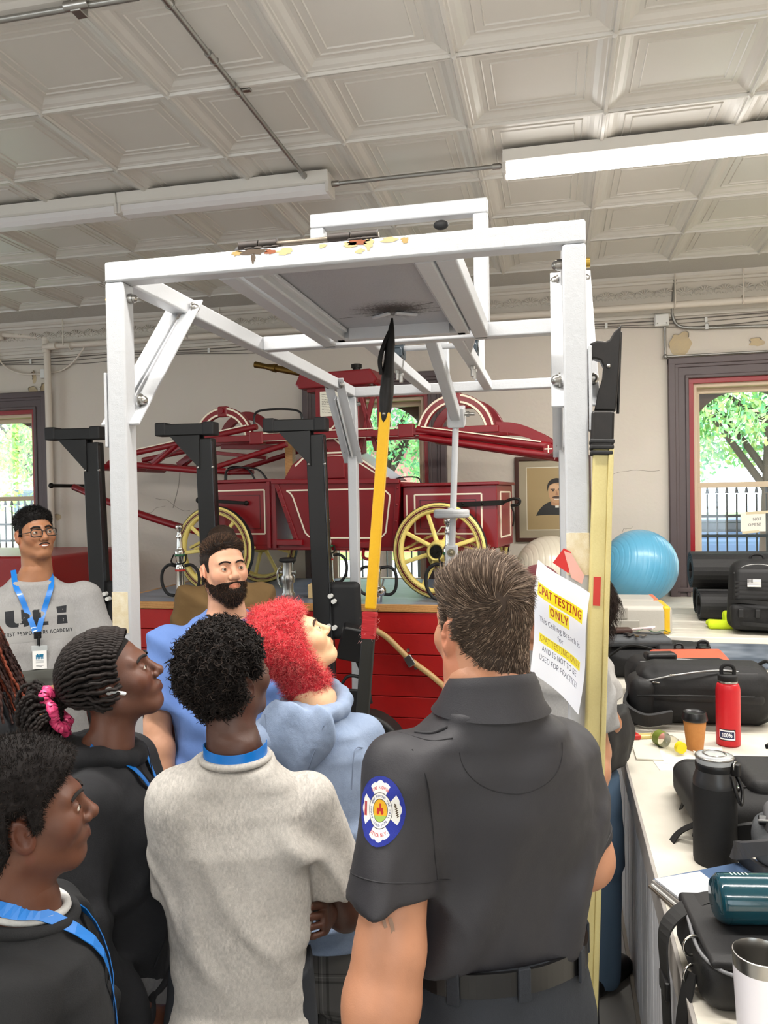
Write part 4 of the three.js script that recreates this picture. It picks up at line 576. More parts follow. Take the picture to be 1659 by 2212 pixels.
// ---------- printed sign on the post ----------
{
  const t = canvasTex(640, 760, (c, w, h) => {
    c.fillStyle = '#eceef2'; c.fillRect(0, 0, w, h); c.textAlign = 'center'; const hl = (txt, y, px, col, bold) => { c.font = (bold ? 'bold ' : '') + px + 'px sans-serif'; const m = c.measureText(txt).width; if (col) { c.fillStyle = '#f2e21c'; c.fillRect(w / 2 - m / 2 - 8, y - px * .86, m + 16, px * 1.14); } c.fillStyle = col || '#1d2433'; c.fillText(txt, w / 2, y); };
    hl('CPAT TESTING', 190, 76, '#a83a12', 1); hl('ONLY', 290, 76, '#a83a12', 1); hl('This Ceiling Breach is', 378, 50); hl('for', 440, 50); hl('CPAT TESTING ONLY', 506, 52, '#a06a10'); hl('AND IS NOT TO BE', 572, 50); hl('USED FOR PRACTICE!', 636, 50);
  });
  const TL = V(-.041, 1.695, -1.93), TR = V(.069, 1.632, -1.775), BL = V(-.058, 1.412, -1.985), n = 12, m = 12, pos = [], uv = [], idx = [], U = TR.clone().sub(TL), D = BL.clone().sub(TL), N = U.clone().cross(D).normalize(); if (N.z < 0) N.negate();
  for (let j = 0; j <= m; j++) for (let i = 0; i <= n; i++) { const u = i / n, v = j / m, k = .006 * Math.sin(u * 5 + v * 2) + .004 * Math.sin(v * 7); const p = TL.clone().addScaledVector(U, u).addScaledVector(D, v).addScaledVector(N, k); pos.push(p.x, p.y, p.z); uv.push(u, 1 - v); if (i < n && j < m) { const a = j * (n + 1) + i; idx.push(a, a + n + 1, a + 1, a + 1, a + n + 1, a + n + 2); } }
  const g = new THREE.BufferGeometry(); g.setAttribute('position', new THREE.Float32BufferAttribute(pos, 3)); g.setAttribute('uv', new THREE.Float32BufferAttribute(uv, 2)); g.setIndex(idx); g.computeVertexNormals();
  const s = wthing('warning_sheet', 'laminated CPAT TESTING ONLY notice hanging from the white post', 'sign', [.01, 1.55, -1.92]); part(s, 'sheet', [g], phys(0xffffff, .3, { map: t, clearcoat: .6, clearcoatRoughness: .15 }), null, { keep: 1 });
  part(s, 'red_tape', [xf(extr([[-.006, 1.69], [.02, 1.725], [.036, 1.715], [.03, 1.665]], .001), 0, 0, -1.892)], mat(0xc02420, .5)); part(s, 'clear_tape', [xf(extr([[.02, 1.718], [.037, 1.712], [.066, 1.66], [.06, 1.64], [.036, 1.655]], .001), 0, 0, -1.8915)], mat(0xd7a397, .4));
}
// ---------- white table platform and raised stage on the right ----------
const YT = .82, YR = 1.0, TX = .27;
{
  const t = wthing('display_table', 'long white bead-board sided table with a pale worn top holding bags and bottles', 'table', [.95, 0, -2.9]);
  const z0 = -4.845, z1 = -.7, x1 = 2.2, wb = mat(0xffffff, .5, 0, { map: dtex('bead', 256, (u, v) => { const g = tn(u, v * .15, 34, 11) * .5 + tn(u, v, 4, 12) * .4, k = clamp(.5 + g, 0, 1); return [lerp(.73, .84, k), lerp(.73, .84, k), lerp(.74, .85, k)]; }, true, [1.5, 1.5]) });
  part(t, 'top', [span(TX - .015, x1, YT - .035, YT, z0, z1, .004)], mat(0xffffff, .55, 0, { map: cloudTex('ttop', [.86, .84, .79], [.74, .72, .67], 5, 26, [1.1, 1.1], .06) }));
  part(t, 'edge_trim', [span(TX - .022, TX - .012, YT - .085, YT + .001, z0, z1, .002)], mat(0x9a9590, .55)); part(t, 'core', [span(TX + .012, x1, 0, YT - .036, z0, z1)], M.whitePlain);
  let i = 0; for (let z = z0 + .02; z < z1; z += .0405, i++) part(t, 'bead_board', [span(TX - (i % 4 === 0 ? .001 : .003), TX + .014, .02, YT - .086, z - .0185, z + .0185, .003)], wb);
  part(t, 'base_strip', [span(TX - .016, TX + .004, 0, .022, z0, z1, .004)], mat(0x8e877c, .7));
  const r = wthing('raised_platform', 'pale planked platform along the wall with a steel-faced step', 'platform', [1.8, 0, -5.8]);
  for (let k = 0; k < 19; k++) part(r, 'plank', [span(-.4, X1 - .02, YR - .025, YR - (k % 3) * .0006, -4.87 - (k + 1) * .1013 + .0015, -4.87 - k * .1013 - .0015, .003)], mat(0xffffff, .4, 0, { map: TEX.ttop }));
  part(r, 'step_face', [span(-.4, X1 - .02, YT + .002, YR - .026, -4.885, -4.872)], mat(0xffffff, .3, .85, { map: dtex('scr', 256, (u, v) => { const k = clamp(.5 + tn(u * .4, v, 26, 15) * .6 + tn(u, v, 6, 16) * .5, 0, 1); return [lerp(.30, .62, k), lerp(.34, .66, k), lerp(.40, .72, k)]; }, true, [1.5, 3]) })); part(r, 'nosing', [span(-.4, X1 - .02, YR - .03, YR + .003, -4.872, -4.852, .004)], mat(0xd8d5cc, .4)); part(r, 'base', [span(-.4, X1 - .02, 0, YR - .026, WZ + .002, -4.89)], M.whitePlain);
}
// ---------- exercise balls ----------
function ball(x, z, R, m, label) {
  const b = thing('exercise_ball', label, 'ball', [x, YR, z]); const pts = []; for (let i = 0; i <= 160; i++) { const a = -PI / 2 + PI * i / 160, g = Math.cos(a) > .12 && Math.abs(Math.sin(a * 20)) > .985 ? .0025 : 0; pts.push([Math.max(0, Math.cos(a) * (R - g)), Math.sin(a) * (R - g)]); }
  const g = lathe(pts, 56); g.rotateZ(1.35); g.rotateY(.5); g.translate(0, R * .99, 0); part(b, 'shell', [g], m); part(b, 'valve_plug', [cyl(.012, .012, .006, R * .97 * Math.cos(.22), R * 1.2, -R * .5 * .9, 0, 0, 1.2)], M.whitePlain);
}
ball(.64, -6.36, .287, phys(0x5fa9cc, .34, { clearcoat: .4, clearcoatRoughness: .25 }), 'glossy blue exercise ball on the raised platform');
ball(-.03, -5.98, .275, phys(0xc9c2b0, .28, { clearcoat: .4, clearcoatRoughness: .25 }), 'silver-beige exercise ball partly hidden by the white post');
// ---------- rolled mats ----------
function roll(x0, L, y, z, R, label, turns, rot = 0) {
  const g = thing('rolled_mat', label, 'mat', [x0, y, z], rot, 'rolled black foam mats'), t = .012, p = []; const th0 = 2 * PI * turns; for (let i = 0; i <= turns * 26; i++) { const a = i / 26 * 2 * PI, r = R - t / 2 - (th0 - a) / (2 * PI) * (t + .004); p.push([Math.cos(a) * r, Math.sin(a) * r, r]); }
  const out = p.map(([x, yy, r]) => [x * (r + t / 2) / r, yy * (r + t / 2) / r]), inn = p.map(([x, yy, r]) => [x * (r - t / 2) / r, yy * (r - t / 2) / r]).reverse();
  const e = extr([...out, ...inn], L); e.rotateY(PI / 2); e.translate(0, R, 0); part(g, 'foam_sheet', [e], mat(0x0c0c0e, .6, 0, { bumpMap: weave, bumpScale: .0008 })); return g;
}
roll(.93, 1.0, YR, -5.53, .105, 'lower rolled black mat with an open spiral end, in front', 2.2); roll(.95, 1.0, YR, -5.78, .115, 'rolled black mat at the back, under the big roll', 2.5); roll(.90, 1.1, YR + .195, -5.66, .13, 'big rolled black mat lying on top of the other two', 4.2);
// ---------- soft bags ----------
function soft(w, h, d, r, seed, amp = .012, taper = 0) {
  const g = new RoundedBoxGeometry(w, h, d, 9, r), p = g.attributes.position; const n = g.attributes.normal;
  for (let i = 0; i < p.count; i++) { let x = p.getX(i), y = p.getY(i), z = p.getZ(i); const k = 1 - taper * (y / h + .5); x *= k; z *= k; const q = fbm(x * 9 + seed, y * 9, z * 9) * amp + noise(x * 30 + seed, y * 30, z * 22) * amp * .25; const bul = .5 * amp * (1 - Math.pow(2 * x / w, 2)); p.setXYZ(i, x + n.getX(i) * (q + bul), y + n.getY(i) * (q + bul), z + n.getZ(i) * (q + bul)); }
  const f = g.index ? g.toNonIndexed() : g; // weld shading by position
  f.computeVertexNormals(); const P = f.attributes.position, N = f.attributes.normal, map = new Map(); for (let i = 0; i < P.count; i++) { const k = (P.getX(i) * 5000 | 0) + ',' + (P.getY(i) * 5000 | 0) + ',' + (P.getZ(i) * 5000 | 0); let v = map.get(k); if (!v) map.set(k, v = V(0, 0, 0)); v.x += N.getX(i); v.y += N.getY(i); v.z += N.getZ(i); } for (let i = 0; i < P.count; i++) { const k = (P.getX(i) * 5000 | 0) + ',' + (P.getY(i) * 5000 | 0) + ',' + (P.getZ(i) * 5000 | 0), v = map.get(k), l = v.length() || 1; N.setXYZ(i, v.x / l, v.y / l, v.z / l); }
  return f;
}
const nyl = mat(0x09090b, .72, 0, { bumpMap: weave, bumpScale: .0008 }), nyl2 = mat(0x0f0f11, .62, 0, { bumpMap: weave, bumpScale: .0006 }), greyN = mat(0x4d5053, .7, 0, { bumpMap: weave, bumpScale: .001 }), web = mat(0x0c0c0d, .7), orangeN = mat(0xe4573c, .6, 0, { bumpMap: weave, bumpScale: .0006 }), zipM = mat(0x8f8f8f, .3, .8);
const S = (g, x, y, z, rx, ry, rz) => xf(g, x, y, z, rx, ry, rz);
{ // standing tactical backpack
  const b = thing('tactical_backpack', 'black tactical backpack with a grey flag patch standing on the raised platform', 'backpack', [1.2, YR, -5.12], -.12);
  part(b, 'main_pack', [S(soft(.36, .43, .2, .085, 1, .012, .16), 0, .22, 0)], nyl); part(b, 'upper_pocket', [S(soft(.27, .2, .07, .03, 2, .008, .1), -.01, .29, .1, -.12)], nyl2); part(b, 'lower_pocket', [S(soft(.33, .15, .08, .03, 3, .008), 0, .1, .12)], nyl);
  const flag = canvasTex(128, 80, (c, w, h) => { c.fillStyle = '#d6d6d2'; c.fillRect(0, 0, w, h); c.fillStyle = '#8b8b8a'; for (let i = 0; i < 6; i++) c.fillRect(0, 6 + i * 13, w, 5); c.fillStyle = '#6b6b6b'; c.fillRect(0, 0, 52, 42); c.fillStyle = '#ddd'; for (let i = 0; i < 12; i++) c.fillRect(5 + (i % 4) * 12, 6 + (i / 4 | 0) * 12, 4, 4); });
  part(b, 'flag_patch', [S(new THREE.PlaneGeometry(.075, .048), -.035, .31, .148, -.12)], mat(0xffffff, .8, 0, { map: flag }), 'grey flag patch', { keep: 1 });
  for (const [x, y] of [[-.11, .13], [-.02, .13], [.06, .1]]) part(b, 'buckle', [rbox(.03, .05, .012, .004, x, y, .168)], M.black); for (const y of [.19, .06]) part(b, 'compression_strap', [strap([[-.17, y, .1], [-.1, y + .01, .165], [.1, y, .165], [.17, y, .1]], .022, .003, V(0, 1, 0), 24)], web); part(b, 'carabiner', [tor(.018, .003, .06, .175, .17, 0, 0, 0, PI * 2, 6, 18)], M.steel); part(b, 'top_zip', [tube([[-.14, .36, .09], [-.08, .405, .1], [.02, .415, .1], [.1, .39, .1]], .004, 24, 5)], zipM); for (let k = 0; k < 4; k++) part(b, 'webbing_row', [box(.26, .014, .004, -.01, .24 + .0 + k * .024, .142 - k * .003)], web); part(b, 'haul_loop', [tube([[-.04, .42, -.03], [-.03, .46, -.03], [.03, .46, -.03], [.04, .42, -.03]], .009, 16, 6)], web);
  solo('neon_cloth', [S(soft(.16, .05, .12, .022, 4, .03), 0, .025, 0), S(soft(.07, .08, .07, .02, 8, .02), .05, .06, 0)], mat(0xc9e01c, .8), 'neon yellow cloth crumpled beside the tactical backpack', 'cloth', null, [1.0, YR, -5.22]);
}
for (const [z, y, k, col, lab] of [[-5.08, YR, 1, 0xd7b21a, 'grey plastic step block with a yellow taped edge'], [-5.45, YR, .95, 0xd06a3c, 'grey plastic step block with an orange edge, further back']]) { // step blocks
  const s = thing('step_block', lab, 'step block', [.42, y, z], .02); const g = mat(0xb0aca3, .55, 0, { bumpMap: TEX.paintb, bumpScale: .0006 });
  part(s, 'shell', [rbox(.52 * k, .17 * k, .3, .03, 0, .085 * k, 0, 0, 0, 0, 3)], g); part(s, 'side_recess', [rbox(.14, .07, .012, .01, -.07, .125 * k, .149)], mat(0x9a968d, .6)); part(s, 'side_recess', [rbox(.24, .07, .012, .01, -.05, .05 * k, .149)], mat(0x9a968d, .6)); part(s, 'taped_edge', [rbox(.05, .172 * k, .302, .02, .225 * k, .086 * k, .001)], mat(0xffffff, .5, 0, { map: k === 1 ? cloudTex('ytape', [.90, .74, .10], [.78, .60, .08], 7, 40, [9, 9], .2) : cloudTex('otape', [.86, .50, .30], [.8, .4, .26], 7, 40, [9, 9], .2) })); part(s, 'foot_pad', [rbox(.46, .012, .26, .004, 0, -.001 + .006, 0)], M.rubber);
}
{ // duffel, laptop case and loose things near the step
  const d = thing('duffel_bag', 'black duffel bag under the grey laptop case', 'bag', [.48, YT, -4.66]); part(d, 'main_bag', [S(soft(.42, .15, .28, .06, 5, .012), 0, .075, 0)], nyl); part(d, 'side_flap', [S(soft(.26, .09, .2, .035, 6, .025), .18, .14, .03)], nyl2); part(d, 'handle', [strap([[-.2, .12, .14], [-.1, .19, .17], [.05, .17, .18], [.14, .1, .16]], .03, .005, V(0, .6, 1), 24)], web);
  const l = thing('laptop_case', 'grey felt laptop case with keys lying on it', 'case', [.44, YT + .165, -4.68], .1); part(l, 'sleeve', [S(soft(.36, .05, .24, .02, 7, .004), 0, .03, 0)], greyN); part(l, 'zip', [box(.34, .004, .004, 0, .03, .121)], zipM);
  const k = thing('key_ring', 'bunch of keys on the grey laptop case', 'keys', [.43, YT + .226, -4.62]); part(k, 'ring', [tor(.016, .0016, 0, .004, 0, PI / 2)], M.steel); for (let i = 0; i < 4; i++) part(k, 'key', [rbox(.05, .003, .012, .001, .03 * Math.cos(i * .7), .004 + i * .002, .03 * Math.sin(i * .7), 0, -i * .7), cyl(.011, .011, .003, .06 * Math.cos(i * .7), .004 + i * .002, .06 * Math.sin(i * .7), 0, 0, 0, 12)], i % 2 ? M.steel : M.brass); part(k, 'car_fob', [rbox(.035, .014, .06, .006, -.03, .008, .01, 0, .6)], M.black);
  solo('wallet', [rbox(.11, .025, .085, .008, 0, .0125, 0, 0, .15)], mat(0x3b2219, .5), 'brown leather wallet on the grey laptop case', 'wallet', null, [.37, YT + .226, -4.72]);
  solo('snack_wrapper', [S(soft(.15, .012, .035, .004, 9, .006), 0, .012, 0, 0, -.7, .25)], mat(0xe9d3d3, .3), 'white and red snack wrapper on the laptop case', 'wrapper', null, [.49, YT + .235, -4.74]);
  solo('lanyard_strap', [strap([[-.08, .01, 0], [-.03, .02, -.03], [.02, .012, .02], [.07, .015, -.02], [.1, .01, .01]], .022, .002, V(0, .2, 1), 30)], mat(0x1e6b3a, .5), 'green woven strap beside the keys', 'strap', null, [.53, YT + .226, -4.70]);
}
function bottle(name, label, x, z, R, H, body, capM, o = {}) {
  const b = thing(name, label, o.cat || 'bottle', [x, YT, z], o.turn || 0);
  part(b, 'body', [lathe([[0, 0], [R * .94, 0], [R, .008], [R, H * .70], [R * .92, H * .755], [R * .78, H * .785], [0, H * .785]], 36)], body); part(b, 'neck_ring', [lathe([[R * .6, H * .78], [R * .8, H * .78], [R * .8, H * .815], [R * .6, H * .815]], 32)], M.steel);
  part(b, 'cap', [lathe([[0, H * .81], [R * .82, H * .81], [R * .82, H * .87], [R * .76, H * .885], [0, H * .89]], 32)], capM); part(b, 'carry_loop', [tube([[-R * .5, H * .88, 0], [-R * .5, H * .96, 0], [-R * .25, H, 0], [R * .25, H, 0], [R * .5, H * .96, 0], [R * .5, H * .88, 0]], R * .16, 24, 8)], capM); return b;
}
{
  const b = bottle('steel_bottle', 'tall red powder-coated bottle with a 100% sticker and black loop cap', .68, -3.40, .047, .325, mat(0xc3121f, .42, 0, { bumpMap: TEX.paintb, bumpScale: .0004 }), M.blackMatte);
  const st = canvasTex(256, 128, (c, w, h) => { c.fillStyle = '#f4f4f6'; c.beginPath(); c.moveTo(0, 10); c.lineTo(226, 10); c.lineTo(250, 36); c.lineTo(250, 118); c.lineTo(24, 118); c.lineTo(0, 92); c.fill(); c.fillStyle = '#16244e'; c.fillRect(12, 26, 222, 76); c.fillStyle = '#ffffff'; c.font = 'bold 66px sans-serif'; c.textAlign = 'center'; c.fillText('100%', 122, 88); });
  const g = new THREE.CylinderGeometry(.0476, .0476, .046, 16, 1, true, -.95, 1.35); g.translate(0, .05, 0); part(b, 'sticker', [g], mat(0xffffff, .4, 0, { map: st }), 'white and navy 100% sticker', { keep: 1 });
  bottle('steel_bottle', 'small black bottle with a metal ring behind the orange backpack', .64, -4.42, .038, .22, M.blackMatte, M.black); bottle('steel_bottle', 'wide black bottle with a chunky lid behind the orange backpack', .77, -4.46, .047, .23, M.blackMatte, M.black);
}
function cup(label, x, z, y = YT, s = 1) {
  const c = thing('paper_cup', label, 'cup', [x, y, z]); part(c, 'sleeve', [lathe([[0, 0], [.03 * s, 0], [.043 * s, .125 * s], [0, .125 * s]], 36)], mat(0xffffff, .75, 0, { map: cloudTex('kraft', [.76, .52, .27], [.68, .44, .22], 9, 40, [16, 16], .1) })); part(c, 'lid', [lathe([[.045 * s, .118 * s], [.048 * s, .122 * s], [.046 * s, .135 * s], [.042 * s, .15 * s], [.039 * s, .152 * s], [.037 * s, .143 * s], [0, .143 * s]], 36)], mat(0x121214, .35)); part(c, 'sip_tab', [rbox(.014 * s, .004, .008, .002, 0, .146 * s, .024 * s)], M.black);
}
cup('brown paper coffee cup with a black lid beside the red bottle', .535, -3.30, YT, 1.03); cup('orange-brown coffee cup with a black lid at the far end of the table', .80, -4.72, YT, 1.15);
{ // small litter by the cup
  const b = thing('juice_bottle', 'clear plastic bottle with a yellow cap lying on paper', 'bottle', [.465, YT + .005, -3.22], .5); const g = lathe([[0, 0], [.026, 0], [.03, .01], [.03, .06], [.026, .075], [.03, .09], [.027, .12], [.019, .135], [.019, .15]], 28); g.rotateX(PI / 2); g.translate(0, .03, -.15); part(b, 'body', [g], phys(0xf6f4e8, .08, { transmission: .85, thickness: 0 })); const c = cyl(.0225, .0225, .018, 0, .03, .006, PI / 2, 0, 0, 28); part(b, 'cap', [c], mat(0xe6cf12, .4)); const lb = lathe([[.0305, .015], [.0305, .055]], 28); lb.rotateX(PI / 2); lb.translate(0, .03, -.15); part(b, 'label_band', [lb], mat(0x6c7a2a, .5));
  const w = thing('candy_wrapper', 'red and yellow candy wrapper at the table edge', 'wrapper', [.37, YT, -3.44], .3); part(w, 'foil', [S(soft(.15, .012, .036, .005, 12, .005), 0, .008, 0)], mat(0xd8c884, .3, .2)); for (const s of [-1, 1]) part(w, 'wrapper_end', [S(soft(.04, .014, .04, .005, 13 + s, .006), s * .06, .009, 0)], mat(0xb92a25, .35));
  const ps = thing('paper_sheets', 'loose white papers under the coffee cup', 'paper', [.46, YT, -3.2], .12); part(ps, 'sheet', [box(.22, .002, .3, 0, .001, 0)], mat(0xf3f2ec, .8)); part(ps, 'sheet', [box(.21, .002, .27, .06, .0032, -.02, 0, -.3)], mat(0xe9e7dd, .8)); const pr = canvasTex(64, 128, (c, w2, h2) => { c.fillStyle = '#eae8de'; c.fillRect(0, 0, w2, h2); c.fillStyle = '#9a958c'; for (let i = 0; i < 16; i++) c.fillRect(6, 6 + i * 7.5, 40 + (i * 13) % 14, 2); }); part(ps, 'printed_slip', [S(new THREE.PlaneGeometry(.08, .13), .1, .006, .03, -PI / 2, 0, -.3)], mat(0xffffff, .8, 0, { map: pr }), null, { keep: 1 });
  solo('pale_board', [rbox(.1, .008, .22, .002, 0, .004, 0)], mat(0xcfcbbd, .7), 'worn pale board strip at the table edge by the wrapper', 'board', null, [.345, YT, -3.25]);
}
{ // orange-and-black backpack
  const b = thing('orange_backpack', 'black backpack with a bright orange front lying behind the large black one', 'backpack', [.60, YT, -4.17], .08); part(b, 'main_pack', [S(soft(.50, .2, .26, .07, 21, .016), 0, .1, 0)], nyl); part(b, 'orange_panel', [S(soft(.36, .05, .2, .022, 22, .008), .06, .185, -.02, .12, 0, .02)], orangeN); part(b, 'front_pocket', [S(soft(.17, .1, .09, .03, 23, .008), -.13, .12, .12)], nyl2); part(b, 'zip', [tube([[-.2, .19, .08], [-.05, .21, .11], [.15, .2, .1]], .004, 20, 5)], zipM); part(b, 'shoulder_strap', [strap([[-.2, .05, .12], [-.26, .04, .2], [-.2, .03, .26], [-.1, .05, .2]], .05, .012, V(0, 1, .3), 24)], web); part(b, 'orange_cord', [tube([[-.22, .08, .13], [-.17, .05, .18], [-.11, .06, .17]], .006, 16, 6)], orangeN);
  solo('glasses_case', [rbox(.15, .04, .08, .018, 0, .02, 0, 0, .2, 0, 4)], M.black, 'black oblong case on the orange backpack', 'case', null, [.50, YT + .205, -4.06]);
}
{ // large black backpack lying down
  const b = thing('large_backpack', 'large black backpack lying flat behind the red bottle', 'backpack', [.62, YT, -3.74], .03); part(b, 'main_pack', [S(soft(.60, .26, .28, .1, 31, .018), .02, .13, 0)], nyl); part(b, 'front_panel', [S(soft(.40, .16, .08, .04, 32, .012), .06, .17, .09, -.35)], nyl2); part(b, 'end_pocket', [S(soft(.12, .17, .2, .045, 33, .014), -.25, .12, .04)], nyl2); part(b, 'zip', [tube([[-.24, .2, .12], [-.1, .235, .13], [.1, .25, .1], [.25, .22, .08]], .0045, 30, 5)], zipM); part(b, 'zip', [tube([[-.28, .14, .14], [-.1, .15, .165], [.2, .15, .16]], .004, 30, 5)], web); part(b, 'zip_pull', [rbox(.03, .006, .008, .002, -.13, .235, .14, 0, .4)], M.chrome); part(b, 'zip_pull', [rbox(.03, .006, .008, .002, -.2, .2, .14, 0, -.3)], M.chrome); part(b, 'logo_mark', [S(extr([[0, 0], [.025, .008], [.012, .012]], .002), .08, .255, .07, -1)], M.whitePlain); part(b, 'shoulder_strap', [strap([[-.3, .12, .02], [-.33, .08, .12], [-.26, .05, .2], [-.14, .06, .17]], .06, .014, V(0, 1, .4), 28)], nyl2); part(b, 'waist_strap', [strap([[-.26, .04, .16], [-.32, .02, .12], [-.36, .02, .0]], .04, .006, V(0, 1, .2), 20)], web); part(b, 'carry_handle', [tube([[.26, .24, -.05], [.3, .27, -.02], [.31, .22, .05], [.27, .2, .08]], .008, 20, 6)], web);
}
{ // hiking pack with buckles, near
  const b = thing('strapped_backpack', 'black backpack with buckled webbing straps behind the black flask', 'backpack', [.70, YT, -2.64], .05); part(b, 'main_pack', [S(soft(.62, .12, .44, .05, 41, .014), 0, .062, 0)], nyl); part(b, 'top_lid', [S(soft(.40, .06, .28, .028, 42, .010), .06, .125, -.02)], nyl2); part(b, 'side_panel', [S(soft(.1, .1, .34, .04, 43, .01), -.27, .08, .03)], nyl2);
  for (const [z, y] of [[-.08, .13], [.1, .122]]) { part(b, 'webbing_strap', [strap([[-.12, y, z - .05], [-.2, y, z], [-.28, y - .05, z + .04], [-.32, y - .11, z + .08]], .03, .003, V(0, .3, 1), 24)], web); part(b, 'buckle', [rbox(.045, .014, .05, .005, -.2, y + .006, z + .002, 0, .5, .1)], M.black); part(b, 'buckle_bar', [rbox(.008, .016, .05, .003, -.185, y + .008, z - .008, 0, .5)], M.chrome); }
  part(b, 'loose_strap', [strap([[-.26, .08, .2], [-.36, .02, .18], [-.40, -.02, .22], [-.43, -.12, .24], [-.43, -.24, .25]], .026, .003, V(.2, 0, 1), 28)], web); part(b, 'shoulder_strap', [strap([[-.2, .04, .24], [-.26, .06, .3], [-.2, .1, .34], [-.1, .08, .28]], .05, .012, V(0, 1, .2), 24)], nyl2); part(b, 'shoulder_strap', [strap([[.0, .18, -.18], [.1, .22, -.1], [.22, .2, .0], [.3, .14, .1]], .06, .014, V(0, .2, 1), 24)], nyl2); part(b, 'handle', [tube([[.1, .17, -.22], [.14, .22, -.2], [.24, .22, -.2], [.28, .17, -.22]], .012, 20, 7)], web);
}
{ // black flask with a clear lid
  const b = thing('black_flask', 'big matte black flask with a clear lid and hinged handle', 'bottle', [.425, YT, -2.31], .2), R = .058, H = .3;
  part(b, 'sleeve', [lathe([[0, 0], [R * .97, 0], [R, .01], [R, H * .72], [R * .995, H * .725]], 40)], mat(0x0a0a0b, .75, 0, { bumpMap: weave, bumpScale: .0005 })); part(b, 'shoulder', [lathe([[R * .99, H * .72], [R * .98, H * .78], [R * .84, H * .86], [R * .82, H * .88], [0, H * .88]], 40)], mat(0x2a2a2b, .35)); part(b, 'lid_collar', [lathe([[R * .86, H * .87], [R * .88, H * .9], [R * .88, H * .93], [R * .8, H * .935]], 36)], M.black); part(b, 'clear_lid', [lathe([[R * .84, H * .93], [R * .86, H * .97], [R * .8, H * 1.0], [R * .55, H * 1.01], [0, H * 1.005]], 36)], phys(0xdfe3e6, .1, { transmission: .5, thickness: 0 })); part(b, 'lid_rim', [tor(R * .82, .004, 0, H * .985, 0, PI / 2, 0, 0, PI * 2, 8, 36), tor(R * .5, .003, 0, H * 1.01, 0, PI / 2)], M.steel); part(b, 'latch', [rbox(.03, .035, .02, .005, R * .7, H * .9, R * .62, 0, -.75)], M.black); part(b, 'latch_wire', [tor(.012, .002, R * .72, H * .93, R * .64, 0, .8, 0)], M.chrome); part(b, 'swing_handle', [tube([[R * .5, H * .84, R * .75], [R * .62, H * .7, R * 1.0], [R * .85, H * .6, R * .95], [R * 1.1, H * .7, R * .5], [R * .9, H * .84, R * .3]], .005, 30, 7)], M.black);
}
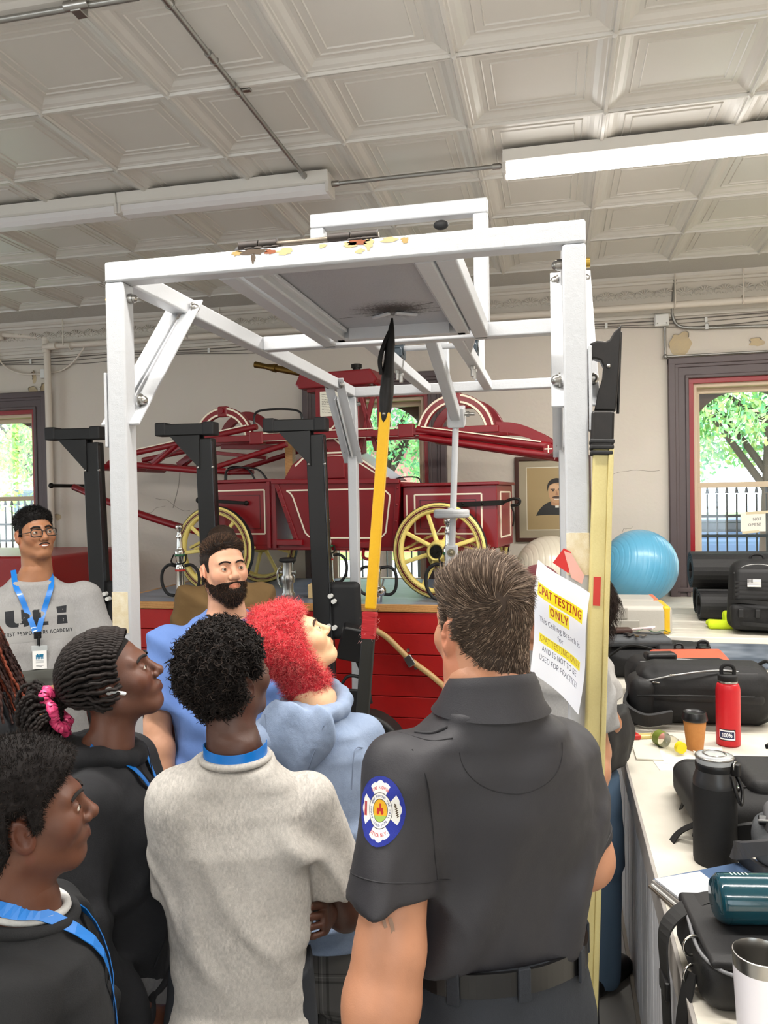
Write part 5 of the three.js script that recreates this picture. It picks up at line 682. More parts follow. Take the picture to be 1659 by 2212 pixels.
{ // folders, pouch, camera bag, bottles at the near end
  const cov = canvasTex(512, 384, (c, w, h) => { c.fillStyle = '#8195b4'; c.fillRect(0, 0, w, h); c.fillStyle = '#5d7599'; c.beginPath(); c.moveTo(0, 0); c.lineTo(w, 0); c.lineTo(w, h * .3); c.lineTo(0, h * .12); c.fill(); c.fillStyle = '#c4cbd6'; c.beginPath(); c.moveTo(w * .42, h * .35); c.lineTo(w, h * .25); c.lineTo(w, h); c.lineTo(w * .78, h); c.fill(); c.fillStyle = '#e5e7ea'; c.beginPath(); c.moveTo(0, h * .82); c.lineTo(w * .6, h * .6); c.lineTo(w * .95, h); c.lineTo(0, h); c.fill(); c.strokeStyle = '#eef0f4'; c.lineWidth = 5; c.beginPath(); c.arc(w * .3, h * .5, 44, 0, 7); c.stroke(); c.lineWidth = 3; c.beginPath(); c.arc(w * .3, h * .5, 34, 0, 7); c.stroke(); c.strokeStyle = '#eef0f4'; c.lineWidth = 5; for (const k of [-16, -4, 8]) { c.beginPath(); c.moveTo(w * .3 - 28, h * .5 + k + 10); c.lineTo(w * .3 + 28, h * .5 + k - 6); c.stroke(); } });
  const st = thing('document_folders', 'stack of glossy blue and white folders at the table edge', 'folder', [.42, YT, -2.08], .42); for (let k = 0; k < 4; k++) part(st, 'folder', [box(.32 - k * .004, .006, .24, k * .004, .004 + k * .0075, (k % 2) * .006, 0, k * .02)], mat([0x5b5247, 0xd9d9d6, 0x8e8a85, 0xc8ccd2][k], .5)); part(st, 'cover', [S(new THREE.PlaneGeometry(.315, .238), .012, .031, 0, -PI / 2, 0, .06)], phys(0xffffff, .2, { map: cov, clearcoat: .6 }), 'blue and white printed cover', { keep: 1 });
  const p = thing('grey_pouch', 'crumpled grey zip pouch with a thick strap above the folders', 'bag', [.63, YT + .036, -2.19], -.2); part(p, 'pouch_body', [S(soft(.3, .12, .16, .05, 51, .02), .02, .08, 0)], greyN); part(p, 'pouch_flap', [S(soft(.26, .05, .14, .022, 52, .014), .03, .14, .02)], mat(0x5a5a5c, .6)); part(p, 'wide_strap', [strap([[.1, .13, .1], [-.05, .12, .12], [-.15, .08, .09], [-.17, .03, .0], [-.1, .02, .08], [.02, .03, .13]], .045, .008, V(0, 1, .5), 36)], mat(0x3a3a3c, .6)); part(p, 'zip', [tube([[-.12, .155, .08], [0, .17, .09], [.14, .165, .09]], .004, 20, 5)], zipM); part(p, 'buckle', [rbox(.04, .012, .03, .004, -.1, .15, .06, .3)], M.black);
  const b = thing('camera_bag', 'black padded shoulder bag with metal rings at the near end of the table', 'bag', [.462, YT, -1.76], .08); part(b, 'main_bag', [S(soft(.40, .11, .27, .045, 61, .012), 0, .055, 0)], mat(0x0b0b0c, .5, 0, { bumpMap: weave, bumpScale: .0006 })); part(b, 'lid_flap', [S(soft(.38, .025, .28, .012, 62, .008), 0, .105, 0)], nyl2); part(b, 'front_pocket', [S(soft(.2, .08, .05, .022, 63, .008), .06, .05, .145)], nyl2); part(b, 'piping', [tube([[-.18, .105, -.12], [-.19, .1, .1], [-.15, .095, .145], [.1, .095, .155]], .004, 30, 6)], mat(0x6e6f72, .4)); for (const y of [.09, .03]) part(b, 'metal_ring', [tor(.02, .003, -.2, y, .04, 0, .4, 0)], M.chrome); part(b, 'shoulder_strap', [strap([[-.06, .11, -.14], [-.15, .115, -.1], [-.235, .08, -.04], [-.245, -.02, .0], [-.245, -.2, .04], [-.24, -.42, .1], [-.235, -.62, .2]], .045, .004, V(.15, 0, 1), 44)], web); part(b, 'strap_slider', [rbox(.012, .04, .06, .004, -.247, -.02, .0)], M.black); part(b, 'shoulder_strap', [strap([[-.205, .04, .05], [-.235, -.06, .09], [-.24, -.25, .12], [-.235, -.62, .24]], .045, .004, V(.15, 0, 1), 30)], web);
  const t = thing('teal_bottle', 'translucent dark teal water bottle lying on the black shoulder bag', 'bottle', [.41, YT + .118, -1.77], .15); const tg = lathe([[0, 0], [.04, 0], [.05, .012], [.05, .17], [.044, .19], [.03, .2], [0, .2]], 36); tg.rotateZ(-PI / 2); tg.translate(-.09, .05, 0); const wv = canvasTex(256, 256, (c, w, h) => { c.fillStyle = '#0c3a45'; c.fillRect(0, 0, w, h); c.strokeStyle = '#3f9ccf'; c.lineWidth = 5; for (let k = 0; k < 7; k++) { c.beginPath(); for (let i = 0; i <= 12; i++) c.lineTo(120 + k * 15 + (i % 2 ? 6 : -2), i * 22); c.stroke(); } c.fillStyle = '#e8eef0'; for (let k = 0; k < 5; k++) { c.fillRect(64, 30 + k * 16, 34 - (k % 2) * 10, 6); c.fillRect(106, 34 + k * 15, 14, 4); } }); part(t, 'body', [tg], phys(0x0d4250, .12, { map: null, clearcoat: .6, transmission: .25, thickness: 0 })); const lb = new THREE.CylinderGeometry(.0505, .0505, .13, 32, 1, true); lb.rotateZ(PI / 2); lb.translate(-.005, .05, 0); part(t, 'wave_print', [lb], phys(0xffffff, .15, { map: wv, clearcoat: .5 }), 'blue wave print', { keep: 1 }); part(t, 'cap', [cyl(.034, .034, .04, .13, .05, 0, 0, 0, PI / 2)], M.black);
  const w = thing('white_tumbler', 'white insulated tumbler with a bare steel rim, open on top', 'tumbler', [.357, YT, -1.53]); part(w, 'body', [lathe([[0, 0], [.036, 0], [.039, .006], [.047, .16]], 44)], mat(0xece9f0, .35)); part(w, 'steel_rim', [lathe([[.047, .16], [.0485, .185], [.046, .187], [.044, .17], [.034, .01], [0, .01]], 44)], M.steel);
}
// ---------- people: distance-field modelling ----------
const smin = (a, b, k) => { const h = Math.max(k - Math.abs(a - b), 0) / k; return Math.min(a, b) - h * h * k * .25; };
const smax = (a, b, k) => -smin(-a, -b, k);
function cap(x, y, z, a, b, r0, r1) { const bx = b[0] - a[0], by = b[1] - a[1], bz = b[2] - a[2], px = x - a[0], py = y - a[1], pz = z - a[2]; let t = (px * bx + py * by + pz * bz) / (bx * bx + by * by + bz * bz + 1e-9); t = t < 0 ? 0 : t > 1 ? 1 : t; const dx = px - bx * t, dy = py - by * t, dz = pz - bz * t; return Math.sqrt(dx * dx + dy * dy + dz * dz) - (r0 + (r1 - r0) * t); }
function ell(x, y, z, rx, ry, rz) { const a = x / rx, b = y / ry, c = z / rz, k0 = Math.sqrt(a * a + b * b + c * c), k1 = Math.sqrt(a * a / rx / rx + b * b / ry / ry + c * c / rz / rz) + 1e-9; return k0 * (k0 - 1) / k1; }
const ball3 = (x, y, z, r) => Math.sqrt(x * x + y * y + z * z) - r;
// naive surface nets with a coarse skip; normals from the field
function net(f, lo, hi, c, colorFn, slack = .03) {
  const nx = Math.ceil((hi[0] - lo[0]) / c) + 2, ny = Math.ceil((hi[1] - lo[1]) / c) + 2, nz = Math.ceil((hi[2] - lo[2]) / c) + 2, S = new Float32Array(nx * ny * nz), B = 4, id = (i, j, k) => (k * ny + j) * nx + i;
  const far = B * c * .87 * 1.5 + slack;
  for (let k = 0; k < nz; k += B) for (let j = 0; j < ny; j += B) for (let i = 0; i < nx; i += B) {
    const d = f(lo[0] + (i + B / 2) * c, lo[1] + (j + B / 2) * c, lo[2] + (k + B / 2) * c), K = Math.min(k + B, nz), J = Math.min(j + B, ny), I = Math.min(i + B, nx), sk = Math.abs(d) > far;
    for (let kk = k; kk < K; kk++) for (let jj = j; jj < J; jj++) for (let ii = i; ii < I; ii++) S[id(ii, jj, kk)] = sk ? d : f(lo[0] + ii * c, lo[1] + jj * c, lo[2] + kk * c);
  }
  const vi = new Int32Array(nx * ny * nz).fill(-1), P = [], idx = [];
  const E = [[0, 1], [0, 2], [0, 4], [1, 3], [1, 5], [2, 3], [2, 6], [3, 7], [4, 5], [4, 6], [5, 7], [6, 7]], g = new Float32Array(8);
  for (let k = 0; k < nz - 1; k++) for (let j = 0; j < ny - 1; j++) for (let i = 0; i < nx - 1; i++) {
    let m = 0; for (let q = 0; q < 8; q++) { g[q] = S[id(i + (q & 1), j + ((q >> 1) & 1), k + (q >> 2))]; if (g[q] < 0) m |= 1 << q; }
    if (m === 0 || m === 255) continue; let sx = 0, sy = 0, sz = 0, n = 0;
    for (const [a, b] of E) if (((m >> a) & 1) !== ((m >> b) & 1)) { const t = g[a] / (g[a] - g[b]); sx += (a & 1) + t * ((b & 1) - (a & 1)); sy += ((a >> 1) & 1) + t * (((b >> 1) & 1) - ((a >> 1) & 1)); sz += (a >> 2) + t * ((b >> 2) - (a >> 2)); n++; }
    vi[id(i, j, k)] = P.length / 3; P.push(lo[0] + (i + sx / n) * c, lo[1] + (j + sy / n) * c, lo[2] + (k + sz / n) * c);
  }
  const quad = (a, b, c2, d, fl) => { if (a < 0 || b < 0 || c2 < 0 || d < 0) return; fl ? idx.push(a, c2, b, a, d, c2) : idx.push(a, b, c2, a, c2, d); };
  for (let k = 1; k < nz - 1; k++) for (let j = 1; j < ny - 1; j++) for (let i = 1; i < nx - 1; i++) {
    const s = S[id(i, j, k)] < 0;
    if (s !== S[id(i + 1, j, k)] < 0) quad(vi[id(i, j - 1, k - 1)], vi[id(i, j, k - 1)], vi[id(i, j, k)], vi[id(i, j - 1, k)], !s);
    if (s !== S[id(i, j + 1, k)] < 0) quad(vi[id(i - 1, j, k - 1)], vi[id(i - 1, j, k)], vi[id(i, j, k)], vi[id(i, j, k - 1)], !s);
    if (s !== S[id(i, j, k + 1)] < 0) quad(vi[id(i - 1, j - 1, k)], vi[id(i, j - 1, k)], vi[id(i, j, k)], vi[id(i - 1, j, k)], !s);
  }
  const n = P.length / 3, N = new Float32Array(P.length), e = c * .6, C = colorFn ? new Float32Array(P.length) : null;
  for (let v = 0; v < n; v++) {
    const x = P[v * 3], y = P[v * 3 + 1], z = P[v * 3 + 2], a = f(x + e, y - e, z - e), b = f(x - e, y - e, z + e), c2 = f(x - e, y + e, z - e), d = f(x + e, y + e, z + e);
    let gx = a - b - c2 + d, gy = -a - b + c2 + d, gz = -a + b - c2 + d; const l = Math.hypot(gx, gy, gz) || 1; N[v * 3] = gx / l; N[v * 3 + 1] = gy / l; N[v * 3 + 2] = gz / l;
    if (C) { const q = colorFn(x, y, z); C[v * 3] = q[0]; C[v * 3 + 1] = q[1]; C[v * 3 + 2] = q[2]; }
  }
  const G = new THREE.BufferGeometry(); G.setAttribute('position', new THREE.Float32BufferAttribute(P, 3)); G.setAttribute('normal', new THREE.BufferAttribute(N, 3)); if (C) G.setAttribute('color', new THREE.BufferAttribute(C, 3)); G.setIndex(idx); return G;
}
const lin = (hex) => { const c = new THREE.Color(hex); return [c.r, c.g, c.b]; };
// head field in its own frame: +z the face, y up, origin between the ears at eye height
function headF(o = {}) {
  const w = o.w ?? 1, lip = o.lip ?? 1, nose = o.nose ?? 1, jaw = o.jaw ?? 1, ear = o.ear ?? 1, open = o.eye ?? 1, chin = o.chin ?? 1;
  return (x, y, z) => {
    const ax = Math.abs(x);
    let d = ell(x, y - .032, z + .013, .075 * w, .088, .098);
    d = smin(d, ell(x, y + .03, z - .018, .061 * w, .08, .073), .03);
    d = smin(d, cap(ax, y, z, [.05 * w * jaw, -.055, -.005], [.018, -.1 * chin, .055], .021 * jaw, .02), .028);
    d = smin(d, ball3(ax - .04 * w, y + .022, z - .056, .026), .03);
    d = smin(d, cap(ax, y, z, [0, .024, .084], [.042, .026, .066], .0125, .011), .016);
    d = smax(d, -ell(ax - .033, y - .002, z - .1, .019, .014, .02), .014);
    { const bx = ax - .0325, by = y - .001, bz = z - .0765, lid = Math.max(ball3(bx, by, bz, .0142), -ell(bx, by + .001, bz - .014, .0108, .0052 * open, .013)); d = smin(d, lid, .004); }
    d = smin(d, cap(x, y, z, [0, .014, .086], [0, -.026, .1 + .008 * nose], .008, .0105 * nose), .012);
    d = smin(d, ball3(x, y + .03, z - .1 - .007 * nose, .0118 * nose), .008); d = smin(d, ball3(ax - .0125 * nose, y + .034, z - .098, .0082 * nose), .007);
    d = smax(d, -ball3(ax - .006 * nose, y + .044, z - .106, .0036), .003);
    d = smin(d, ell(x, y + .062, z - .068, .034, .022, .026), .014);
    d = smin(d, cap(ax, y, z, [.004, -.058, .0925], [.021, -.0635, .082], .0056 * lip, .003), .005); d = smin(d, cap(ax, y, z, [0, -.0685, .0915], [.018, -.066, .083], .0068 * lip, .003), .005);
    d = smin(d, ball3(x, y + .096 * chin, z - .066, .021), .02);
    { // ear
      const ex = ax - .0765 * w, ey = y + .004, ez = z + .012, cy = .97 * ey - .24 * ez, cz = .24 * ey + .97 * ez; let e = ell(ex - .004, cy, cz, .011, .032 * ear, .0195 * ear); e = smax(e, -ell(ex - .014, cy - .003, cz - .003, .0075, .021 * ear, .011 * ear), .004); e = smin(e, ball3(ex - .006, cy + .001, cz - .011, .0055), .004); d = smin(d, e, .007); }
    return d;
  };
}
const neckF = (x, y, z, r = .054) => cap(x, y, z, [0, -.04, -.022], [0, -.19, -.05], r, r * 1.06);
// tapered strands: list of {p:[Vector3...], r} -> one geometry, three-sided
function strandGeo(list, sides = 3) {
  const P = [], N = [], C = [], idx = [];
  for (const s of list) {
    const n = s.p.length, base = P.length / 3; const T = V(0, 0, 0), A = V(0, 0, 0), Bv = V(0, 0, 0);
    for (let i = 0; i < n; i++) {
      T.copy(s.p[Math.min(i + 1, n - 1)]).sub(s.p[Math.max(i - 1, 0)]).normalize(); A.set(.31, .82, .47).cross(T).normalize(); Bv.copy(T).cross(A);
      const r = s.r * (s.taper === 0 ? 1 : (1 - Math.pow(i / (n - 1), 1.6) * .85));
      for (let k = 0; k < sides; k++) { const a = k / sides * 2 * PI, c = Math.cos(a), q = Math.sin(a), nxx = A.x * c + Bv.x * q, nyy = A.y * c + Bv.y * q, nzz = A.z * c + Bv.z * q; P.push(s.p[i].x + nxx * r, s.p[i].y + nyy * r, s.p[i].z + nzz * r); N.push(nxx, nyy, nzz); if (s.c) C.push(...s.c); }
    }
    for (let i = 0; i < n - 1; i++) for (let k = 0; k < sides; k++) { const a = base + i * sides + k, b = base + i * sides + (k + 1) % sides; idx.push(a, b, a + sides, b, b + sides, a + sides); }
  }
  const g = new THREE.BufferGeometry(); g.setAttribute('position', new THREE.Float32BufferAttribute(P, 3)); g.setAttribute('normal', new THREE.Float32BufferAttribute(N, 3)); if (C.length) g.setAttribute('color', new THREE.Float32BufferAttribute(C, 3)); g.setIndex(idx); return g;
}
function roots(geo, n, R, ok) { const P = geo.attributes.position, N = geo.attributes.normal, out = []; let guard = 0; while (out.length < n && guard++ < n * 12) { const i = R() * P.count | 0, p = V(P.getX(i), P.getY(i), P.getZ(i)), m = V(N.getX(i), N.getY(i), N.getZ(i)); if (!ok || ok(p, m)) { p.x += (R() - .5) * .003; p.y += (R() - .5) * .003; p.z += (R() - .5) * .003; out.push([p, m]); } } return out; }
// hairline height as a function of depth z
const curveY = (pts) => (z) => { if (z <= pts[0][0]) return pts[0][1]; for (let i = 0; i + 1 < pts.length; i++) if (z <= pts[i + 1][0]) return lerp(pts[i][1], pts[i + 1][1], (z - pts[i][0]) / (pts[i + 1][0] - pts[i][0])); return pts[pts.length - 1][1]; };
const hairline = curveY([[-.11, -.075], [-.06, -.07], [-.036, -.02], [-.028, .026], [.002, .03], [.008, -.012], [.022, -.012], [.03, .028], [.06, .05], [.09, .066], [.11, .07]]);
// torso: stacked ellipses [y, cx, cz, rx, rz]
function torsoF(K, pw = 2.3) {
  const n = K.length, R = [0, 0, 0, 0];
  return (x, y, z) => {
    let i = 0; while (i < n - 2 && y > K[i + 1][0]) i++; const a = K[i], b = K[i + 1]; let t = clamp((y - a[0]) / (b[0] - a[0]), 0, 1); t = t * t * (3 - 2 * t) * .6 + t * .4;
    for (let q = 0; q < 4; q++) R[q] = a[q + 1] + (b[q + 1] - a[q + 1]) * t;
    const dx = Math.abs(x - R[0]) / R[2], dz = Math.abs(z - R[1]) / R[3], k = Math.pow(Math.pow(dx, pw) + Math.pow(dz, pw), 1 / pw), m = Math.min(R[2], R[3]); let d = (k - 1) * m * lerp(1, R[2] / m, clamp(dx / (dx + dz + 1e-6) - .35, 0, .65)); d = (k - 1) * m;
    return Math.max(d, K[0][0] - y, y - K[n - 1][0]);
  };
}
const tee = (c0, c1, k) => mat(0xffffff, .9, 0, { map: cloudTex('tee' + k, c0, c1, 40, 90, [7, 4.2], .22), bumpMap: weave, bumpScale: .0006 });
const SK = (hex, rough = .5) => new THREE.MeshPhysicalMaterial({ color: 0xffffff, vertexColors: true, roughness: rough, side: THREE.DoubleSide, bumpMap: weave, bumpScale: .00025, sheen: .1 });
// finger chains: a hand in its own frame: wrist at origin, fingers along +y, palm faces +z, thumb on +x (mirror with m)
function handF(curl, m = 1, spread = .1) {
  const ch = []; const L = [[.040, .026, .019], [.044, .029, .021], [.041, .027, .020], [.032, .021, .018]];
  L.forEach((l, i) => { let a = .12 + curl * .15, x = m * (.03 - i * .0195), y = .088 - Math.abs(i - 1.2) * .004, z = 0; const sp = (1.4 - i) * spread * m; const pts = [[x, y, z]]; l.forEach((s, k) => { a += curl * (k === 0 ? .75 : k === 1 ? 1.15 : .8); y += Math.cos(a) * s; z += Math.sin(a) * s; x += Math.sin(sp) * s * .5; pts.push([x, y, z]); }); ch.push([pts, .0092 - i * .0005]); });
  const th = [[m * .022, .022, .006], [m * .046, .05, .018], [m * .05, .078, .03 + curl * .01], [m * .042, .098, .038 + curl * .02]]; ch.push([th, .0108]);
  return (x, y, z) => {
    let d = smin(ell(x, y - .05, z, .042, .05, .017), cap(x, y, z, [0, -.05, 0], [0, .02, 0], .027, .03), .02); d = smin(d, ell(x - m * .022, y - .035, z - .008, .018, .03, .014), .012);
    for (const [p, r] of ch) { let e = 1; for (let i = 0; i < 3; i++) e = smin(e, cap(x, y, z, p[i], p[i + 1], r * (1 - i * .08), r * (.92 - i * .08)), .004); d = smin(d, e, .0055); }
    return d;
  };
}
const TMP = new Map(), GEO = new Map();
// ---- builder ----
function person(o) {
  const base = V(o.pos[0], 0, o.pos[1]), yaw = o.yaw, cy = Math.cos(yaw), sy = Math.sin(yaw);
  const g = thing('person', o.label, 'person', [base.x, 0, base.z], yaw, o.group);
  const L = (p) => { const x = p[0] - base.x, z = p[2] - base.z; return [x * cy - z * sy, p[1], x * sy + z * cy]; };  // world to own frame
  const J = {}; for (const k of ['shL', 'shR', 'elL', 'elR', 'wrL', 'wrR', 'neck', 'hip']) if (o[k]) J[k] = L(o[k]);
  const hc = L(o.head.c), hm = new THREE.Matrix4().makeRotationFromEuler(new THREE.Euler(o.head.pitch || 0, o.head.yaw - yaw, o.head.roll || 0, 'YXZ')), hs = o.head.s ?? 1; hm.scale(V(hs, hs, hs)); hm.setPosition(V(...hc)); const hi = hm.clone().invert(), e = hi.elements;
  const toH = (x, y, z) => [e[0] * x + e[4] * y + e[8] * z + e[12], e[1] * x + e[5] * y + e[9] * z + e[13], e[2] * x + e[6] * y + e[10] * z + e[14]];
  const fromH = (p) => V(p[0], p[1], p[2]).applyMatrix4(hm);
  const hf = headF(o.head.o), skin = lin(o.skin), tint = (c, r, gg, b) => [c[0] * r, c[1] * gg, c[2] * b];
  const nb = J.neck, nr = o.neckR ?? .056;
  // skin: head and neck finely meshed, limbs and trunk coarser, joined into one body
  const nA = fromH([0, -.045, -.02]).toArray(), headAll = (x, y, z) => { const q = toH(x, y, z); let d = hf(q[0], q[1], q[2]) * hs; return smin(d, cap(x, y, z, nA, nb, nr, nr * 1.08), .03); };
  const skinC = (x, y, z) => { const q = toH(x, y, z); let c = skin; const n = 1 + .05 * noise(x * 60, y * 60, z * 60); c = tint(c, n, n, n); const lipd = ell(q[0], q[1] + .0635, q[2] - .09, .0225, .0095, .018); if (lipd < 0) c = tint(c, ...(o.lipTint || [.9, .62, .6])); const cheek = ball3(Math.abs(q[0]) - .045, q[1] + .03, q[2] - .06, .03); if (cheek < 0) c = tint(c, 1.04, .96, .95); if (Math.abs(q[0]) > .074 && Math.abs(q[2]) < .04) c = tint(c, 1.05, .88, .86); return c; };
  const R0 = .17 * hs, hb = [[hc[0] - R0, Math.min(hc[1] - R0, nb[1] - .03), hc[2] - R0], [hc[0] + R0, hc[1] + R0, hc[2] + R0]]; for (const k of [0, 2]) { hb[0][k] = Math.min(hb[0][k], nb[k] - .1); hb[1][k] = Math.max(hb[1][k], nb[k] + .1); }
  const geos = [net(headAll, hb[0], hb[1], o.head.cell ?? .0035, skinC, .012)];
  const limbs = []; const add = (a, b, r0, r1) => limbs.push([a, b, r0, r1]); const q = o.build ?? 1;
  for (const s of ['L', 'R']) if (J['sh' + s]) { if (J['el' + s]) add(J['sh' + s], J['el' + s], .042 * q, .041 * q); if (J['wr' + s]) { const el = J['el' + s], wr = J['wr' + s], md = el.map((v, i) => lerp(v, wr[i], .3)); add(el, md, .042 * q, .045 * q); add(md, wr, .045 * q, .029 * q); } }
  const hy = o.hipY ?? .9, hipc = J.hip || [0, hy, 0]; const TK = o.torso; const tin = torsoF(TK.map(([y, a, b, rx, rz]) => [y, a, b, Math.max(.03, rx - .022), Math.max(.03, rz - .022)]));
  const bodyF = (x, y, z) => { let d = tin(x, y, z); for (const l of limbs) d = smin(d, cap(x, y, z, l[0], l[1], l[2], l[3]), .02); d = smin(d, cap(x, y, z, nA, nb, nr, nr * 1.05), .04); for (const s of [-1, 1]) d = smin(d, cap(x, y, z, [hipc[0] + s * .085, hy - .04, hipc[2]], [s * .1, .08, 0], .075 * q, .045), .03); return d; };
  let lo = [-.3, 0, -.3], hi2 = [.3, nb[1] + .02, .3]; for (const k in J) for (let i = 0; i < 3; i++) { lo[i] = Math.min(lo[i], J[k][i] - .09); hi2[i] = Math.max(hi2[i], J[k][i] + .09); } lo[1] = 0;
  geos.push(net(bodyF, lo, hi2, .012, (x, y, z) => { const n = 1 + .06 * noise(x * 40, y * 40, z * 40) + .10 * noise(x * 12, y * 12, z * 12) + .05 * noise(x * 150, y * 150, z * 150); return o.bodyColor ? o.bodyColor(x, y, z, tint(skin, n, n, n)) : tint(skin, n, n, n); }, .02));
  for (const h of o.hands || []) { // {m, c, curl, fwd (finger direction), palm (palm normal)} in world axes
    const up = V(...h.fwd).normalize(), pz = V(...h.palm); pz.sub(up.clone().multiplyScalar(pz.dot(up))).normalize(); const ax = up.clone().cross(pz); const r = (v) => V(v.x * cy - v.z * sy, v.y, v.x * sy + v.z * cy); const mm = new THREE.Matrix4().makeBasis(r(ax), r(up), r(pz)); const k = h.s ?? 1; mm.scale(V(k, k, k)); mm.setPosition(V(...L(h.c)));
    const hg = net(handF(h.curl, h.m, h.spread ?? .1), [-.085, -.06, -.05], [.085, .21, .11], .0035, (x, y, z) => { const n = 1 + .06 * noise(x * 90, y * 90, z * 90), pal = z > .004 ? 1.25 : 1; return tint(skin, n * pal, n * pal, n * pal); }, .008); hg.applyMatrix4(mm); geos.push(hg);
  }
  const body = part(g, 'body', geos, SK(o.skin, o.skinRough ?? .48), null, { local: 1 });
  TMP.set(g, { L, toH, fromH, hm, hf, hs, J, hc, hipc, hy, TK, skin, nA, nr, nb });
  // eyes
  if (o.eyes !== false) for (const s of [-1, 1]) {
    const c = fromH([s * .0325, .001, .0765]), f = V(0, 0, 1).transformDirection(hm).normalize(), gz = V(s * -.02 + (o.gaze?.[0] || 0), o.gaze?.[1] || 0, 1).normalize().transformDirection(hm).normalize();
    const eb = part(g, 'eyeball', [sph(.0128 * hs, c.x, c.y, c.z, 1, 1, 1, 18)], mat(0xbdb6aa, .55), null, { local: 1 }); const ip = c.clone().addScaledVector(gz, .0088 * hs); part(eb, 'iris', [sph(.0062 * hs, ip.x, ip.y, ip.z, 1, 1, 1, 14)], mat(o.iris || 0x2a170c, .1), null, { local: 1 });
  }
  if (o.brow) for (const s of [-1, 1]) { const pts = [[.011, .022, .0985], [.022, .0265, .0965], [.036, .0275, .089], [.048, .021, .077]].map(([x, y, z]) => fromH([s * x, y + (o.browY || 0), z - .001])); part(g, 'eyebrow', [tube(pts, .0036 * hs * (o.browW || 1), 16, 6)], mat(o.brow, .9), null, { local: 1 }); }
  return g;
}
// cloth from a field: torso keys inflated + sleeves + folds, cut by planes
function garment(g, name, o, m, label) {
  const t = TMP.get(g), J = t.J, tf = torsoF(o.keys || t.TK, o.pw ?? 2.4), caps = o.caps || [], folds = o.fold, cuts = o.cuts || [];
  const f = (x, y, z) => {
    let d = o.noTorso ? 1 : tf(x, y, z); for (const c of caps) { let e = cap(x, y, z, c[0], c[6] || c[1], c[2], c[3]); if (c[5]) { const b = c[1], n = c[7]; e = smax(e, (x - b[0]) * n[0] + (y - b[1]) * n[1] + (z - b[2]) * n[2], .01); } d = smin(d, e, c[4] ?? .04); }
    if (d < .06 && d > -.1) { if (folds) d -= folds(x, y, z); d -= (o.rough ?? .004) * fbm(x * 14, y * 11, z * 14); }
    for (const [nx, ny, nz, c, k] of cuts) d = smax(d, nx * x + ny * y + nz * z - c, k ?? .006);
    if (o.carve) d = o.carve(d, x, y, z);
    return d;
  };
  const geo = net(f, o.lo, o.hi, o.cell ?? .008, o.color, o.slack ?? .035); const mesh = part(g, name, [geo], m, label, { local: 1 }); GEO.set(mesh, geo); t['f_' + name] = f; return mesh;
}
// band lying round a neck (lanyard): points in the wearer's frame
const band = (g, name, pts, w, m, side, label) => part(g, name, [strap(pts, w, .0016, side, 48)], m, label, { local: 1 });
const lanyM = phys(0x1173c9, .35, { clearcoat: .2, bumpMap: weave, bumpScale: .0002 });
function badge(g, c, ux, label, txt) { // card in own frame: centre c, horizontal axis ux
  const t = canvasTex(128, 176, (k, w, h) => { k.fillStyle = '#f2f1ee'; k.fillRect(0, 0, w, h); k.fillStyle = '#1f6f94'; k.fillRect(30, 44, 68, 36); k.beginPath(); k.moveTo(26, 46); k.lineTo(46, 26); k.lineTo(60, 46); k.fill(); k.fillRect(60, 32, 40, 14); k.fillStyle = '#f2f1ee'; for (let i = 0; i < 4; i++) k.fillRect(38 + i * 15, 60, 7, 20); k.fillStyle = '#8d9296'; for (const y of [92, 102, 112]) k.fillRect(28, y, 72, 4); k.fillStyle = '#55585a'; k.font = 'bold 17px sans-serif'; k.textAlign = 'center'; if (txt) k.fillText(txt, 64, 152); else { k.fillRect(30, 140, 68, 5); k.fillRect(30, 150, 52, 4); } });
  const a = V(...ux).normalize(), up = V(0, 1, 0), n = a.clone().cross(up).normalize(), mm = new THREE.Matrix4().makeBasis(a, up, n); mm.setPosition(V(...c));
  const card = part(g, 'badge_card', [box(.056, .078, .0015, 0, 0, 0).applyMatrix4(mm)], mat(0xf2f1ee, .4), label, { local: 1 }); const p = new THREE.PlaneGeometry(.055, .077); p.translate(0, 0, .0012); p.applyMatrix4(mm); part(card, 'badge_print', [p], mat(0xffffff, .4, 0, { map: t }), null, { keep: 1, local: 1 });
  const h = rbox(.062, .022, .002, .001, 0, .05, 0); h.applyMatrix4(mm); part(card, 'holder', [h], phys(0xe8ecec, .1, { transmission: .6, thickness: 0 }), null, { local: 1 }); const cl = rod([0, .06, 0], [0, .1, 0], .004).applyMatrix4(mm); part(card, 'clip', [cl], M.black, null, { local: 1 });
}

// sleeve: tapered tube from a to b, cut square at b
const sleeve = (a, b, r0, r1, k = .04) => { const d = [b[0] - a[0], b[1] - a[1], b[2] - a[2]], l = Math.hypot(...d), n = d.map((v) => v / l), ext = b.map((v, i) => v + n[i] * .08); return [a, b, r0, r1 + (r1 - r0) * .08 / l, k, 1, ext, n]; };
const mixp = (a, b, t) => a.map((v, i) => lerp(v, b[i], t));
// march from p along dir onto the zero level of f
function land(f, p, dir, off = .0015, max = .35) { let t = 0; for (let i = 0; i < 90; i++) { const d = f(p[0] + dir[0] * t, p[1] + dir[1] * t, p[2] + dir[2] * t); if (d < off) break; t += Math.max(.0012, (d - off) * .5); if (t > max) break; } return [p[0] + dir[0] * t, p[1] + dir[1] * t, p[2] + dir[2] * t]; }
